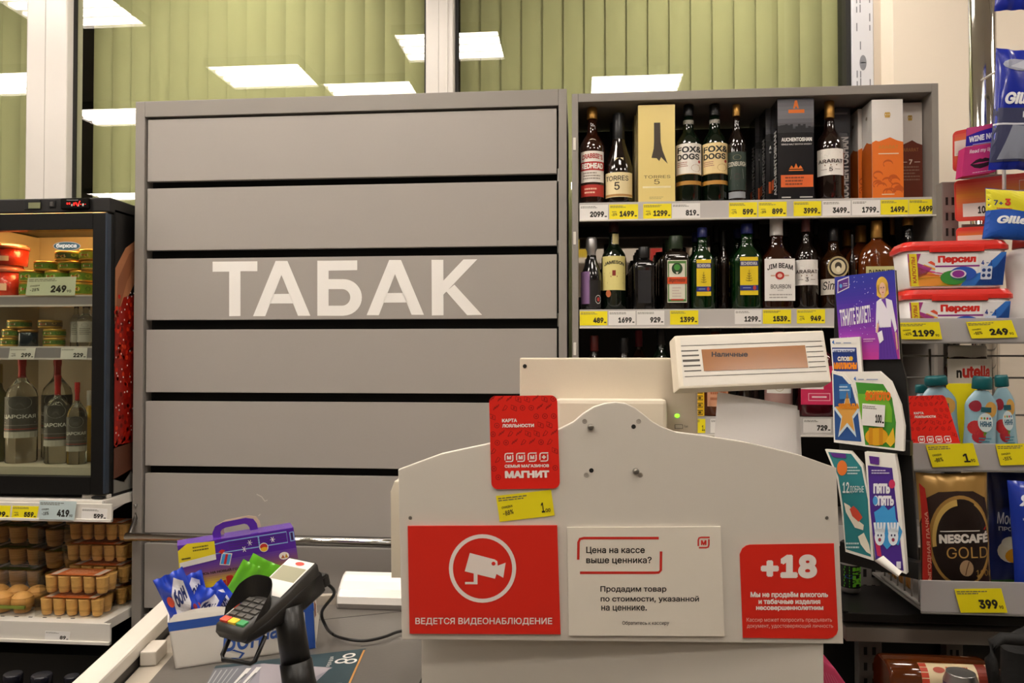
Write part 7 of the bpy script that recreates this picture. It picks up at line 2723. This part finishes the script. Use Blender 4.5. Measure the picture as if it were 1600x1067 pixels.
a.rect(.75, .35, .90, .95, '#8a3424', n=1, h=1) if False else [a.rect(.76, .1 * q_, .90, .1 * q_ + .1, '#8a3424', 1) for q_ in range(10)]
a.ell(.25, .75, .08, .10, '#b5503a', 2, 14)
a.small(.35, .3, .70, .9, 5, '#b5603a', 7, 2)
m_.build('label', lb_)
for sx_ in (.25, .7):
    MB().box((x0_ + LL * sx_ - .02, yb_ - .04, .301), (x0_ + LL * sx_ + .02, yb_ + .04, zc - rl - .0005), mat('bottle cradle', '#1a1210', .5), .002).build('cradle', lb_)
cn = thing('drink_can', 'silver topped drink can in front of the lying amber bottle', 'can', (X(1496, 1.53), 1.530, .3015))
cz_ = Z(1496, 1053, 1.52) - .3015
MB().loft([(.022, 0), (.029, .008), (.030, .02), (.030, cz_ - .016), (.025, cz_ - .003), (.025, cz_), (.022, cz_ - .003)], mat('can silver', '#a9a7a5', .3, metal=.8), 24).build('can_body', cn, world=False)
MB().loft([(.0304, .02), (.0304, cz_ - .018)], mat('can gold purple', '#5a4a6a', .35), 24, cap=False).build('can_print', cn, world=False)
# black bag hanging over the corner
BAGK = mat('black bag fabric', '#141312', .75, bump=.4, bscale=120)
bgx, bgy = X(1590, 1.42), 1.42
bt = thing('shoulder_bag', 'black fabric bag with strap in the lower right corner', 'bag', (bgx + .06, bgy + .04, .31))
def bagf(u, v):
    t_ = u * 2 * math.pi
    z = .31 + (Z(1590, 1012, bgy) - .31) * v
    r1 = .085 * (1 - .25 * v) * (1 + .05 * math.sin(3 * t_ + 4 * v))
    return Vector((bgx + .065 + r1 * 1.1 * math.cos(t_), bgy + .05 + r1 * .6 * math.sin(t_), z + .02 * math.sin(t_ + 1) * v))
m_ = MB().grid(bagf, 32, 14, BAGK)
m_.grid(lambda u, v: bagf(u, 1) * (1 - v) + Vector((bgx + .065, bgy + .05, bagf(u, 1).z - .03)) * v, 32, 2, BAGK)
m_.build('bag_body', bt)
MB().tube([P(1556, 1075, bgy), P(1548, 1030, bgy), P(1552, 1004, bgy), P(1566, 997, bgy), P(1600, 1000, bgy), P(1640, 1010, bgy)], .010, BAGK, 10).build('strap', bt)
bs = MB().box((bgx - .04, bgy - .03, .002), (bgx + .18, bgy + .07, .309), mat('black crate', '#111011', .5), .004).build('crate')
bo = Vector((bgx + .07, bgy + .05, .002))
for v in bs.data.vertices:
    v.co -= bo
bs.location = bo
tag(bs, 'black crate standing on the floor under the black bag', 'crate')
# pink bag edge next to the desk
PK = mat('pink plastic', '#d44a72', .4)
pk = quad(P(1284, 1125, 1.60), P(1362, 1125, 1.60), P(1306, 1046, 1.60), P(1268, 1022, 1.60))
m_ = MB().slab([pk(0, 0), pk(1, 0), pk(1, 1), pk(0, 1)], (0, -1, 0), .10, PK, .004)
a = Art(pk, m_)
a.h = 1
for k_ in range(7):
    a.line([(.15 + .1 * k_, .15), (.15 + .1 * k_ * .9, .8)], .012, '#e58aa0')
o_ = m_.build('pink_crate')
bo = (pk(0, 0) + pk(1, 0)) / 2
for v in o_.data.vertices:
    v.co -= bo
o_.location = bo
tag(o_, 'pink plastic crate with slanting rim beside the desk at the lower right', 'crate')
